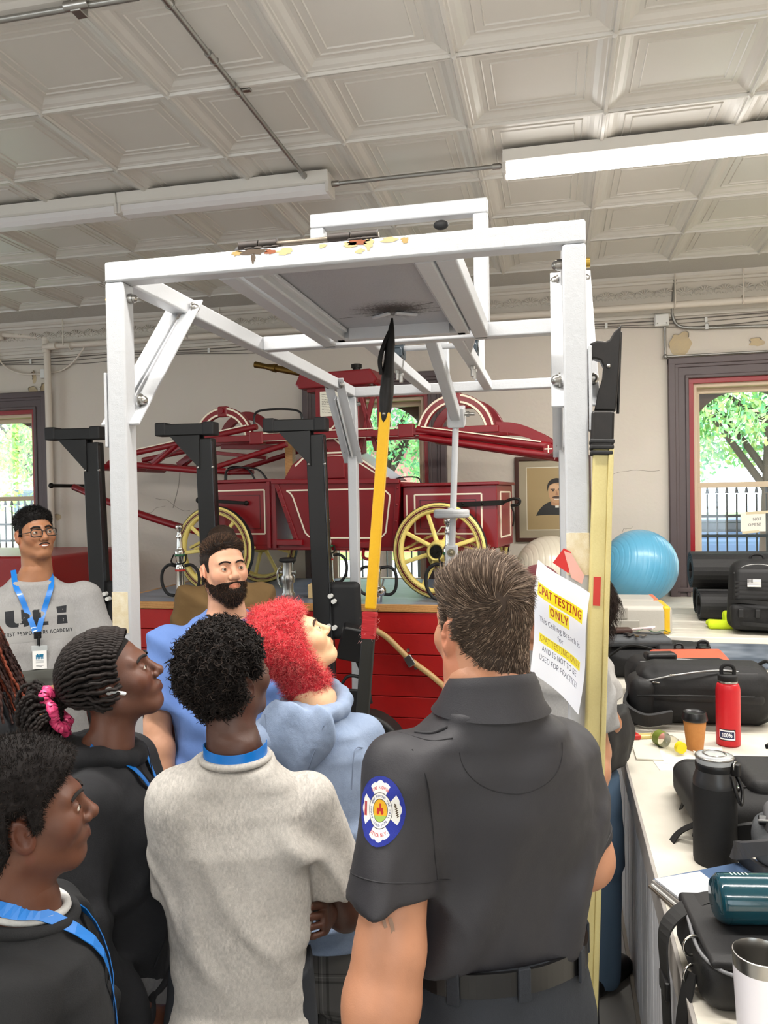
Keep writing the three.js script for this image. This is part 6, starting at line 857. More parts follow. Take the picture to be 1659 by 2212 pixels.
// flat print or patch laid on a garment
function decal(g, name, f, c, out, up, w, h, m, label, off = .0015, round = false) {
  const n = V(...out).normalize(), u = V(...up); u.sub(n.clone().multiplyScalar(u.dot(n))).normalize(); const r = u.clone().cross(n).normalize(), N = 26, pos = [], uv = [], idx = [];
  for (let j = 0; j <= N; j++) for (let i = 0; i <= N; i++) { let a = i / N * 2 - 1, b = j / N * 2 - 1; if (round) { const aa = a * Math.sqrt(1 - b * b / 2), bb = b * Math.sqrt(1 - a * a / 2); a = aa; b = bb; } const p = [0, 1, 2].map((k) => c[k] + r.getComponent(k) * a * w / 2 + u.getComponent(k) * b * h / 2 + n.getComponent(k) * .12); const q = land(f, p, [-n.x, -n.y, -n.z], off); pos.push(...q); uv.push((a + 1) / 2, (b + 1) / 2); if (i < N && j < N) { const k = j * (N + 1) + i; idx.push(k, k + 1, k + N + 2, k, k + N + 2, k + N + 1); } }
  const G = new THREE.BufferGeometry(); G.setAttribute('position', new THREE.Float32BufferAttribute(pos, 3)); G.setAttribute('uv', new THREE.Float32BufferAttribute(uv, 2)); G.setIndex(idx); G.computeVertexNormals(); return part(g, name, [G], m, label, { keep: 1, local: 1 });
}
// ribbon that lies on a body: points pushed on to f along dir(s)
const lay = (f, pts, off = .003) => pts.map(([p, d]) => land(f, [p[0] - d[0] * .15, p[1] - d[1] * .15, p[2] - d[2] * .15], d, off));
function hairMesh(g, name, geos, hexs, rough = .55, label) { return part(g, name, geos, new THREE.MeshPhysicalMaterial({ color: 0xffffff, vertexColors: true, roughness: Math.min(1, rough + .2), specularIntensity: .5, side: THREE.DoubleSide }), label, { local: 1 }); }
const vary = (R, c, k = .3) => { const s = 1 - k + 2 * k * R(); return [c[0] * s, c[1] * s, c[2] * s]; };
// hair shell in head frame -> geometry in the wearer's frame
function hairShell(g, thick, line, col, o = {}) {
  const t = TMP.get(g), f = (x, y, z) => { let d = t.hf(x, y, z); d = smin(d, neckF(x, y, z, t.nr * (o.nk ?? .95) / t.hs), .03); d -= thick(x, y, z) * (.25 + .75 * sst(0, .028, y - line(z, x))); let m = (line(z, x) - y) * .75; if (o.mask) m = Math.max(m, o.mask(x, y, z)); return smax(d, m, o.k ?? .008); };
  const lo = o.lo || [-.16, -.17, -.19], hi = o.hi || [.16, .22, .15]; const G = net(f, lo, hi, o.cell ?? .0035, col, o.slack ?? .02); return [G, f];
}
const toBody = (g, G) => { G.applyMatrix4(TMP.get(g).hm); return G; };

// lanyard loop round the neck lying on neck and garment; sx = -1 or 1 side, then down the chest
function neckLoop(g, f, yB, drop, chest, off = .004) { // one band: up the chest, round the neck, down again
  const one = (sx) => neckSide(g, f, yB, drop, sx, chest(sx), off); return [...one(1).reverse(), ...one(-1)];
}
const loopSide = (u) => V(-Math.cos(PI * u), Math.sin(PI * u), 0);
function neckSide(g, f, yB, drop, sx, chest, off) {
  const t = TMP.get(g), u = (x, y, z) => Math.min(f(x, y, z), cap(x, y, z, t.nA, t.nb, t.nr * 1.02, t.nr * 1.1)), pts = [];
  for (let i = 0; i <= 3; i++) { const a = -PI / 2 + sx * (.3 + i / 3 * 1.75), y = yB - drop * Math.pow(i / 3, 1.6); pts.push(land(u, [t.nb[0] + Math.cos(a) * .26, y + .02, t.nb[2] + Math.sin(a) * .26], [-Math.cos(a), -.08, -Math.sin(a)], off)); }
  return [...pts, ...lay(f, chest, .006)];
}
// ================= the man in the dark polo =================
{
  const g = person({ label: 'man in a dark charcoal polo with a fire patch, seen from behind', pos: [-.125, -1.41], yaw: 3.62, skin: 0xb37e60, neckR: .066, build: 1.34, hipY: .95,
    head: { c: [-.134, 1.608, -1.43], yaw: 3.80, pitch: .02, roll: -.03, s: .985, o: { w: .95, jaw: 1.1 } }, neck: [-.134, 1.475, -1.40],
    shL: [-.258, 1.38, -1.30], shR: [.008, 1.365, -1.50], elL: [-.268, 1.125, -1.215], elR: [.045, 1.155, -1.53], wrL: [-.305, .88, -1.15], wrR: [-.08, 1.12, -1.68],
    torso: [[.93, 0, 0, .16, .125], [1.06, 0, 0, .158, .124], [1.19, 0, 0, .168, .130], [1.31, 0, -.005, .182, .134], [1.38, 0, -.012, .18, .118], [1.43, 0, -.018, .142, .1], [1.47, 0, -.02, .1, .088], [1.53, 0, -.02, .078, .08]], eyes: false });
  const t = TMP.get(g), J = t.J, polo = mat(0x222126, .62, 0, { bumpMap: weave, bumpScale: .0004 }), poloD = mat(0x1b1a1f, .65, 0, { bumpMap: weave, bumpScale: .0004 });
  const eL = mixp(J.shL, J.elL, .70), eR = mixp(J.shR, J.elR, .86);
  const fold = (x, y, z) => { const s = sst(.02, .16, x) * sst(1.2, 1.32, y) * 0; const a = Math.sin((y * .8 + x * 1.1) * 26 + noise(x * 6, y * 5, z * 6) * 3.2) * .5 + .5; const low = sst(1.26, 1.09, y); return .019 * Math.pow(a, 3) * (low * .9 + .3 + .5 * sst(.1, .16, Math.abs(x)) * sst(1.34, 1.26, y)) + .011 * noise(x * 8 + 3, y * 3.2, z * 8) + .012 * low * noise(x * 5, y * 12, z * 5); };
  const shirt = garment(g, 'polo_shirt', { caps: [sleeve(J.shL, eL, .066, .074, .05), sleeve(J.shR, eR, .064, .07, .05), [J.shL, J.shR, .052, .052, .05]], fold, cell: .006, lo: [-.36, 1.02, -.32], hi: [.36, 1.53, .34], cuts: [[0, -1, 0, -1.055, .02], [0, 1, 0, 1.487, .01]] }, polo);
  const f = t.f_polo_shirt;
  // collar
  { const pts = []; const ring = []; const G = new THREE.BufferGeometry(), P = [], I = [], n = 48, rows = [[.0, .078, .088], [.035, .072, .081], [.058, .071, .079], [.060, .075, .083], [.045, .082, .09], [.012, .094, .105], [-.004, .105, .118], [-.006, .101, .114]];
    rows.forEach(([h, rx, rz]) => { for (let i = 0; i <= n; i++) { const a = PI / 2 + .35 + (2 * PI - .7) * i / n, back = .5 - .5 * Math.sin(a), y = 1.470 + h * (.78 + .35 * back) + .012 * back; P.push(Math.cos(a) * rx, y, -.018 + Math.sin(a) * rz * .96 - (h > .03 ? .006 : 0)); } });
    for (let j = 0; j < rows.length - 1; j++) for (let i = 0; i < n; i++) { const a = j * (n + 1) + i; I.push(a, a + 1, a + n + 1, a + 1, a + n + 2, a + n + 1); } G.setAttribute('position', new THREE.Float32BufferAttribute(P, 3)); G.setIndex(I); G.computeVertexNormals(); part(g, 'collar', [G], polo, null, { local: 1 }); }
  // cuffs, seams, yoke and mic loop
  const cuff = (a, b) => { const d = V(b[0] - a[0], b[1] - a[1], b[2] - a[2]).normalize(), u = V(1, 0, 0).cross(d).normalize(), w = d.clone().cross(u), q = []; for (let i = 0; i < 26; i++) { const k = i / 26 * 2 * PI, r = u.clone().multiplyScalar(Math.cos(k)).addScaledVector(w, Math.sin(k)), p = V(...b).addScaledVector(d, -.03).addScaledVector(r, .11); q.push(land(f, p.toArray(), r.clone().negate().toArray(), .0004, .1)); } part(g, 'cuff_seam', [tube(q, .0014, 90, 5, true)], poloD, null, { local: 1 }); }; cuff(J.shL, eL); cuff(J.shR, eR);
  const seam = (pts, name = 'seam', m = mat(0x151418, .8), r = .0012) => part(g, name, [tube(lay(f, pts, .0003), r, 60, 5)], m, null, { local: 1 });
  const yk = []; for (let i = 0; i <= 16; i++) { const a = PI + PI * i / 16; yk.push([[Math.cos(a) * .092, 1.43 + Math.sin(a) * .07, -.3], [0, 0, 1]]); } seam(yk);
  seam([[[.168, 1.46, -.2], [0, -.2, 1]], [[.154, 1.40, -.25], [0, 0, 1]], [[.145, 1.33, -.25], [0, 0, 1]], [[.142, 1.27, -.25], [0, 0, 1]], [[.146, 1.23, -.2], [-.1, 0, 1]]]);
  seam([[[.185, 1.6, .0], [0, -1, 0]], [[.175, 1.6, -.04], [0, -1, 0]], [[.13, 1.55, -.08], [0, -1, 0]], [[.1, 1.55, -.1], [0, -1, .05]]]);
  part(g, 'mic_loop', [tube(lay(f, [[[.15, 1.6, -.045], [0, -1, 0]], [[.125, 1.6, -.06], [0, -1, 0]], [[.1, 1.6, -.07], [0, -1, 0]]], .001), .0035, 14, 6)], poloD, null, { local: 1 });
  // sleeve patch
  const pt = canvasTex(320, 400, (c, w, h) => {
    c.fillStyle = '#1d2f9c'; c.beginPath(); c.ellipse(w / 2, h / 2, w / 2, h / 2, 0, 0, 7); c.fill(); c.strokeStyle = '#18257a'; c.lineWidth = 5; for (let i = 0; i < 90; i++) { const a = i / 90 * 6.283; c.globalAlpha = .35; c.beginPath(); c.moveTo(w / 2 + Math.cos(a) * w * .43, h / 2 + Math.sin(a) * h * .43); c.lineTo(w / 2 + Math.cos(a) * w * .5, h / 2 + Math.sin(a) * h * .5); c.stroke(); } c.globalAlpha = 1;
    c.save(); c.translate(w / 2, h / 2); c.scale(1.14, 1.14 * h / w); const R = w * .41; c.rotate(-.09);
    for (let k = 0; k < 4; k++) { c.save(); c.rotate(k * PI / 2); c.fillStyle = '#f5f3ee'; c.beginPath(); c.moveTo(-18, -40); c.lineTo(-62, -96); c.quadraticCurveTo(-40, -118, -24, -112); c.quadraticCurveTo(0, -136, 24, -112); c.quadraticCurveTo(40, -118, 62, -96); c.lineTo(18, -40); c.fill(); c.restore(); }
    c.fillStyle = '#f5f3ee'; c.strokeStyle = '#333'; c.lineWidth = 3; c.beginPath(); c.arc(0, 0, 72, 0, 7); c.fill(); c.stroke(); c.fillStyle = '#eeb51c'; c.beginPath(); c.arc(0, 0, 46, 0, 7); c.fill(); c.stroke(); c.fillStyle = '#a9c95a'; c.beginPath(); c.arc(0, 0, 45, .5, PI - .5); c.fill();
    c.fillStyle = '#c32a1c'; c.fillRect(-20, -10, 40, 14); c.fillRect(-4, -28, 12, 20); c.beginPath(); c.arc(-12, 8, 9, 0, 7); c.arc(14, 8, 9, 0, 7); c.fill();
    const arcT = (txt, r, a0, a1, px, col, inv) => { c.fillStyle = col; c.font = 'bold ' + px + 'px sans-serif'; c.textAlign = 'center'; c.textBaseline = 'middle'; for (let i = 0; i < txt.length; i++) { const a = a0 + (a1 - a0) * (i / (txt.length - 1)); c.save(); c.rotate(a); c.translate(0, inv ? r : -r); c.fillText(txt[i], 0, 0); c.restore(); } };
    arcT('FIRE FIGHTER', 94, -.55, .55, 17, '#c4303a'); arcT('UTICA N.Y.', 96, .5, -.5, 19, '#c4303a', true); arcT('ABOVE AND BEYOND THE CALL', 59, -2.1, 2.1, 14, '#232a66'); arcT('SINCE-1974', 59, .7, -.7, 14, '#232a66', true); c.strokeStyle = '#4a3a26'; c.lineWidth = 4; c.beginPath(); for (let i = 0; i <= 14; i++) c.lineTo(84 + i * .9 + (i % 2 ? 9 : 0), -26 + i * 4); c.stroke(); c.fillStyle = '#b53a3f'; c.fillRect(-108, -30, 18, 58); c.restore();
  });
  { const m0 = mixp(J.shL, J.elL, .14), out = [.55, .12, -.83]; decal(g, 'sleeve_patch', f, [m0[0] + .02, m0[1], m0[2] - .01], out, [0, 1, 0], .082, .102, mat(0xffffff, .8, 0, { map: pt, bumpMap: weave, bumpScale: .0006 }), 'blue-edged oval fire fighter patch', .0022, true); }
  // belt and trousers
  const navy = mat(0x1b2028, .75, 0, { bumpMap: weave, bumpScale: .0008 });
  garment(g, 'trousers', { keys: [[.58, 0, 0, .18, .13], [.8, 0, -.01, .185, .15], [.93, 0, -.01, .182, .148], [1.03, 0, 0, .168, .135], [1.075, 0, 0, .166, .132]], caps: [[[.1, .7, 0], [.11, .08, 0], .1, .07, .03], [[-.1, .7, 0], [-.11, .08, 0], .1, .07, .03]], fold: (x, y, z) => .006 * noise(x * 9, y * 5, z * 9), lo: [-.26, .02, -.22], hi: [.26, 1.1, .22], cell: .012, cuts: [[0, 1, 0, 1.07, .004]], carve: (d, x, y, z) => y < .62 ? Math.max(d, .012 - Math.abs(x)) : d }, navy);
  { const fT = TMP.get(g).f_trousers, rg = []; for (let i = 0; i < 40; i++) { const a = i / 40 * 2 * PI; rg.push([[Math.cos(a) * .4 * .8, 1.052, Math.sin(a) * .4 * .8], [-Math.cos(a), 0, -Math.sin(a)]]); } const bp = rg.map(([p, d]) => land(fT, p, d, .002)); bp.push(bp[0]); part(g, 'belt', [strap(bp, .04, .006, V(0, 1, 0), 80)], mat(0x0d0d0e, .35), 'black leather belt', { local: 1 }); for (const a of [-1.57, -2.35, -.8, -2.9, -.2]) { const q = land(fT, [Math.cos(a) * .35, 1.05, Math.sin(a) * .35], [-Math.cos(a), 0, -Math.sin(a)], .008); part(g, 'belt_loop', [rbox(.022, .055, .006, .002, 0, 0, 0, 0, PI / 2 - a, 0).translate(...q)], navy, null, { local: 1 }); } }
  for (const s of [-1, 1]) part(g, 'boot', [rbox(.1, .1, .28, .04, s * .11, .05, .05, 0, 0, 0, 3)], M.black, null, { local: 1 });
  // tattoo on the arm
  { const ff = (x, y, z) => cap(x, y, z, J.elL, J.shL, .041 * 1.34, .042 * 1.34), c = mixp(J.elL, J.shL, .14), o = [.3, .1, -.9]; for (const q of [[[.0, .03], [-.004, .01], [.004, -.012], [-.008, -.028]], [[.004, .006], [-.014, -.012], [-.02, -.03]], [[.012, .034], [.006, .016]]]) part(g, 'tattoo', [strap(q.map(([u, v]) => land(ff, [c[0] + u + o[0] * .1, c[1] + v + o[1] * .1, c[2] + o[2] * .1 + u * .3], [-o[0], -o[1], -o[2]], .0012)), .006, .0006, V(.9, .3, .2), 16)], mat(0x8d6f5b, .6), 'faded grey tattoo', { local: 1 }); }
  // hair: short brown, whorl at the crown
  const R = rng(31), base = lin(0x332820), W = V(.012, .066, -.088);
  const [sh] = hairShell(g, (x, y, z) => .0025 + .006 * sst(-.03, .08, y) + .010 * sst(.05, .1, y) + .002 * noise(x * 60, y * 60, z * 60), (z) => z < -.035 ? lerp(hairline(z), -.098, sst(-.035, -.06, z)) : hairline(z), (x, y, z) => { const b = .8 + .4 * h3(x * 900 | 0, y * 900 | 0, z * 900 | 0), w = Math.exp(-V(x, y, z).distanceToSquared(W) / .00022); return [lerp(base[0] * b, .36, w * .75), lerp(base[1] * b, .22, w * .75), lerp(base[2] * b, .15, w * .75)]; });
  const list = []; for (const [p, n] of roots(sh, 19000, R, (p) => p.z < .1)) {
    const d = p.clone().sub(W), sw = V(0, 0, 0).crossVectors(n, d).normalize(), dist = d.length(); d.addScaledVector(n, -d.dot(n)).normalize(); if (dist < .014 && R() < .75) continue;
    const top = sst(.03, .1, p.y), dir = d.clone().multiplyScalar(1 - .25 * top).addScaledVector(sw, -.55 - .3 * Math.exp(-dist * 30)).addScaledVector(V(-1, .1, .35), top * .5); dir.addScaledVector(n, -dir.dot(n)).normalize();
    const Lh = lerp(.010, .036, top) * (.7 + .6 * R()), lift = lerp(.06, .12, top) + (R() - .5) * .12, cl = fbm(p.x * 60, p.y * 60, p.z * 60) * .45; dir.addScaledVector(sw, cl).normalize(); const a = p.clone().addScaledVector(n, -.0008), pts = [a, a.clone().addScaledVector(dir, Lh * .5).addScaledVector(n, .0012 + lift * Lh * .6), a.clone().addScaledVector(dir, Lh).addScaledVector(n, .0008 + lift * Lh * .75)];
    list.push({ p: pts, r: .00075, c: vary(R, R() < .18 ? lin(0x9a8674) : lin(0x56463a), .35) }); }
  hairMesh(g, 'hair', [toBody(g, sh), toBody(g, strandGeo(list))], null, .42);
}
// ================= the curly-haired boy in the grey tee =================
{
  const g = person({ label: 'person with short black twisted curls in a grey tee with arms folded, seen from behind', pos: [-.68, -1.575], yaw: 3.42, skin: 0x4a2c20, neckR: .05, build: .96, hipY: .78, lipTint: [.9, .8, .8],
    head: { c: [-.70, 1.462, -1.60], yaw: 2.62, pitch: -.22, roll: .06, s: .855, o: { lip: 1.2 } }, neck: [-.682, 1.318, -1.565],
    shL: [-.798, 1.203, -1.53], shR: [-.538, 1.185, -1.64], elL: [-.80, .95, -1.62], elR: [-.482, .90, -1.72], wrL: [-.62, .92, -1.74], wrR: [-.68, .97, -1.76],
    hands: [{ m: -1, c: [-.520, .915, -1.695], curl: .8, fwd: [.22, .25, .92], palm: [-.95, 0, .2], s: .95 }],
    torso: [[.62, 0, 0, .168, .12], [.75, 0, 0, .16, .118], [.9, 0, 0, .15, .112], [1.03, 0, 0, .152, .115], [1.12, 0, -.005, .155, .112], [1.185, 0, -.01, .152, .09], [1.24, 0, -.012, .125, .075], [1.29, 0, -.014, .085, .068], [1.335, 0, -.014, .062, .06]], eyes: false });
  const t = TMP.get(g), J = t.J, gm = tee([.84, .82, .79], [.60, .585, .565], 'g'), eR = mixp(J.shR, J.elR, .66), eL = mixp(J.shL, J.elL, .66);
  const fold = (x, y, z) => { const rt = sst(.05, -.14, x); const dg = Math.pow(.5 + .5 * Math.sin((y * .75 - x * 1.0) * 34 + noise(x * 7, y * 5, z * 5) * 2.4), 4) * sst(1.2, 1.08, y) * sst(.86, .98, y) * (.35 + rt * .65); const ar = (y - .80 + x * x * 2.2 - .03 * noise(x * 9, 1, 2)); const hz = (Math.exp(-ar * ar / .00016) * 1.0 + Math.exp(-(ar + .05) * (ar + .05) / .0003) * .6 - Math.exp(-(ar + .022) * (ar + .022) / .0003) * .7) * sst(.17, .08, Math.abs(x)); const vt = Math.pow(.5 + .5 * Math.sin(x * 44 + noise(x * 3, y * 4, 3) * 3), 3) * sst(1.1, .98, y) * sst(.82, .92, y); return .017 * dg + .02 * hz + .010 * vt + .010 * noise(x * 7, y * 6, z * 7); };
  garment(g, 'tee_shirt', { caps: [sleeve(J.shL, eL, .066, .076, .04), sleeve(J.shR, eR, .06, .076, .014), [mixp(J.shL, J.shR, .06), mixp(J.shL, J.shR, .94), .05, .05, .04]], fold, cell: .006, lo: [-.3, .55, -.24], hi: [.3, 1.36, .26], cuts: [[0, -1, 0, -.6, .01], [0, 1, -.22, 1.302, .008]] }, gm); const f = t.f_tee_shirt;
  part(g, 'neck_rib', [tube((() => { const q = []; for (let i = 0; i < 30; i++) { const a = i / 30 * 2 * PI; q.push([Math.cos(a) * .071, 1.302 + .018 * Math.sin(-a) * -1 * .2, -.014 + Math.sin(a) * .066]); } return q; })(), .0075, 80, 7, true)], gm, null, { local: 1 });
  const ln = []; for (let i = 0; i <= 20; i++) { const a = -PI - .25 + (PI + .5) * i / 20; ln.push([Math.cos(a) * .067, 1.323 - .012 * Math.sin(a) * -1 + (Math.sin(a) > -.2 ? -.02 * (Math.sin(a) + .2) : 0), -.014 + Math.sin(a) * .064]); } band(g, 'lanyard', ln, .026, lanyM, V(0, 1, 0), 'bright blue lanyard round the neck');
  const jm = mat(0x23262c, .85); garment(g, 'trousers', { keys: [[.5, 0, 0, .16, .11], [.7, 0, 0, .165, .115], [.86, 0, 0, .155, .105]], caps: [[[.085, .6, 0], [.1, .06, 0], .085, .06, .03], [[-.085, .6, 0], [-.1, .06, 0], .085, .06, .03]], lo: [-.22, .02, -.18], hi: [.22, .9, .18], cell: .014, carve: (d, x, y) => y < .55 ? Math.max(d, .01 - Math.abs(x)) : d }, jm); for (const s of [-1, 1]) part(g, 'shoe', [rbox(.09, .08, .25, .035, s * .1, .04, .04, 0, 0, 0, 3)], M.whitePlain, null, { local: 1 });
  const R = rng(41), base = lin(0x120d0b); const [sh] = hairShell(g, (x, y, z) => .008 + .020 * sst(-.085, -.02, y) + .010 * sst(.02, .12, y) - .02 * sst(.02, .07, z) + .010 * noise(x * 42, y * 42, z * 42) + .006 * noise(x * 90, y * 90, z * 90), (z) => hairline(z) + (z > -.035 && z < .045 ? .022 : -.012), (x, y, z) => { const k = .7 + .6 * h3(x * 700 | 0, y * 700 | 0, z * 700 | 0); return base.map((v) => v * k); }, { slack: .03, cell: .004 });
  const list = []; for (const [p, n] of roots(sh, 3400, R)) { const ax = V(R() - .5, R() - .5, R() - .5).cross(n).normalize(), bx = n.clone().cross(ax), Lh = .012 + R() * .012, cr = .0035 + R() * .003, ph = R() * 6.28, pts = []; const dr = n.clone().addScaledVector(V(0, -.6, -.2), .5).addScaledVector(ax, (R() - .5) * 1.2).normalize(); for (let i = 0; i < 7; i++) { const u = i / 6, a = ph + u * 7; pts.push(p.clone().addScaledVector(n, -.004).addScaledVector(dr, u * Lh).addScaledVector(ax, Math.cos(a) * cr * (.4 + u)).addScaledVector(bx, Math.sin(a) * cr * (.4 + u))); } list.push({ p: pts, r: .0026, c: vary(R, lin(R() < .2 ? 0x2b221d : 0x17110e), .4) }); }
  hairMesh(g, 'hair', [toBody(g, sh), toBody(g, strandGeo(list, 4))], null, .55);
}
// ================= red-haired person in the blue hoodie =================
{
  const g = person({ label: 'person with bright red curls in a pale blue hoodie, head tilted back', pos: [-.65, -2.06], yaw: 2.95, skin: 0xe0b48c, neckR: .047, build: .9, hipY: .78,
    head: { c: [-.703, 1.45, -2.055], yaw: 2.06, pitch: -.66, roll: 0, s: .86, o: { nose: .9, eye: .4 } }, neck: [-.645, 1.285, -2.05],
    shL: [-.765, 1.20, -2.0], shR: [-.530, 1.185, -2.10], elL: [-.79, .95, -2.06], elR: [-.50, .93, -2.12], wrL: [-.70, .98, -2.26], wrR: [-.57, .98, -2.28],
    torso: [[.62, 0, 0, .17, .13], [.78, 0, 0, .168, .128], [.95, 0, 0, .165, .125], [1.08, 0, 0, .165, .122], [1.16, 0, -.005, .16, .108], [1.215, 0, -.01, .135, .09], [1.26, 0, -.01, .095, .08], [1.31, 0, -.01, .07, .068]], brow: 0x3a2418, iris: 0x3a2a1c });
  const t = TMP.get(g), J = t.J, hood = mat(0xffffff, .92, 0, { map: cloudTex('hood', [.60, .66, .76], [.50, .57, .68], 7, 60, [3, 3], .08), bumpMap: weave, bumpScale: .0008 });
  const fold = (x, y, z) => .012 * Math.pow(.5 + .5 * Math.sin((y + x * .5) * 30 + noise(x * 6, y * 6, z * 6) * 3), 3) * sst(1.12, .98, y) + .012 * noise(x * 7, y * 5, z * 7);
  garment(g, 'hoodie', { caps: [sleeve(J.shL, J.elL, .062, .068), [J.elL, J.wrL, .068, .045, .03], sleeve(J.shR, J.elR, .062, .07), [J.elR, J.wrR, .07, .045, .03], [mixp(J.shL, J.shR, .05), mixp(J.shL, J.shR, .95), .052, .052, .04]], fold, lo: [-.28, .64, -.22], hi: [.28, 1.34, .36], cell: .008, cuts: [[0, -1, 0, -.66, .01], [0, 1, 0, 1.3, .01]] }, hood);
  const hf = (x, y, z) => { let d = 1; const n = 14; for (let i = 0; i < n; i++) { const a0 = i / n * 2 * PI, a1 = (i + 1) / n * 2 * PI, b = (a) => [Math.cos(a) * .082, 1.27 + .035 * Math.max(0, Math.sin(a)) + .012, -.012 + Math.sin(a) * .082]; d = smin(d, cap(x, y, z, b(a0), b(a1), .021, .021), .015); } let l = ell(x, y - 1.225, z + .11, .118 - .075 * sst(1.24, 1.10, y), .118, .03); l = smax(l, -ell(x, y - 1.315, z + .095, .055, .05, .03), .02); d = smin(d, l, .03); return d - .003 * fbm(x * 20, y * 20, z * 20) - .003 * Math.sin(x * 55 + y * 20); };
  part(g, 'hood', [net(hf, [-.14, 1.06, -.19], [.14, 1.36, .12], .006)], hood, null, { local: 1 }); const sm = mat(0x76849c, .9); part(g, 'hood_seam', [tube(lay(hf, [[[-.09, 1.27, -.3], [0, 0, 1]], [[-.06, 1.19, -.3], [0, 0, 1]], [[-.02, 1.125, -.3], [0, 0, 1]], [[.03, 1.14, -.3], [0, 0, 1]], [[.07, 1.2, -.3], [0, 0, 1]], [[.09, 1.28, -.3], [0, 0, 1]]], .0005), .0018, 40, 5)], sm, null, { local: 1 });
  const f = t.f_hoodie; for (const s of [-1, 1]) part(g, 'shoulder_seam', [tube(lay(f, [[[s * .15, 1.3, -.12], [0, -.7, .6]], [[s * .155, 1.2, -.3], [0, 0, 1]], [[s * .15, 1.1, -.3], [0, 0, 1]]], .0005), .0016, 24, 5)], sm, null, { local: 1 });
  const plaid = dtex('plaid', 128, (u, v) => { const l = (x, a, w) => Math.abs(((x - a + 1.5) % 1) - .5) < w ? 1 : 0; let k = .36 - .1 * (l(u, .3, .03) + l(v, .3, .03)) - .12 * (l(u, .5, .012) + l(v, .5, .012)) + .1 * (l(u, .42, .01) + l(v, .42, .01)); return [k, k * .98, k * .95]; }, true, [9, 9]);
  garment(g, 'plaid_trousers', { keys: [[.5, 0, 0, .17, .12], [.68, 0, 0, .165, .122], [.8, 0, 0, .155, .11]], caps: [[[.09, .6, 0], [.11, .06, 0], .095, .085, .03], [[-.09, .6, 0], [-.11, .06, 0], .095, .085, .03]], fold: (x, y, z) => .008 * noise(x * 10, y * 5, z * 10), lo: [-.24, .02, -.2], hi: [.24, .85, .2], cell: .014, carve: (d, x, y) => y < .55 ? Math.max(d, .01 - Math.abs(x)) : d }, mat(0xffffff, .9, 0, { map: plaid }), 'grey plaid pyjama trousers'); for (const s of [-1, 1]) part(g, 'shoe', [rbox(.09, .08, .25, .035, s * .11, .04, .04, 0, 0, 0, 3)], M.black, null, { local: 1 });
  const R = rng(51), cA = lin(0xd93c46), cB = lin(0xf07a78), line = (z) => z < .012 ? -.16 : z < .05 ? lerp(-.02, .055, (z - .012) / .038) : .068;
  const [sh] = hairShell(g, (x, y, z) => .022 + .014 * sst(-.02, .09, y) * sst(.09, .02, z) + .012 * sst(.02, -.06, z) + .007 * noise(x * 30, y * 30, z * 30) + .004 * noise(x * 80, y * 80, z * 80), line, (x, y, z) => { const k = .55 + .5 * h3(x * 600 | 0, y * 600 | 0, z * 600 | 0); return cA.map((v) => v * k); }, { slack: .03, cell: .004 });
  const list = []; for (const [p, n] of roots(sh, 9000, R)) { const ax = V(R() - .5, R() - .5, R() - .5).cross(n).normalize(), bx = n.clone().cross(ax), Lh = .012 + R() * .02, cr = .002 + R() * .003, ph = R() * 6.28, pts = [], dr = n.clone().addScaledVector(ax, (R() - .5) * 2).normalize(); for (let i = 0; i < 8; i++) { const u = i / 7, a = ph + u * 9; pts.push(p.clone().addScaledVector(n, -.003).addScaledVector(dr, u * Lh).addScaledVector(ax, Math.cos(a) * cr).addScaledVector(bx, Math.sin(a) * cr)); } const nape = p.y < -.06; list.push({ p: pts, r: .0007, c: vary(R, R() < .04 ? lin(0x2a1512) : R() < .5 ? cA : cB, .25) }); }
  hairMesh(g, 'hair', [toBody(g, sh), toBody(g, strandGeo(list))], null, .6, 'bright red curly hair');
}
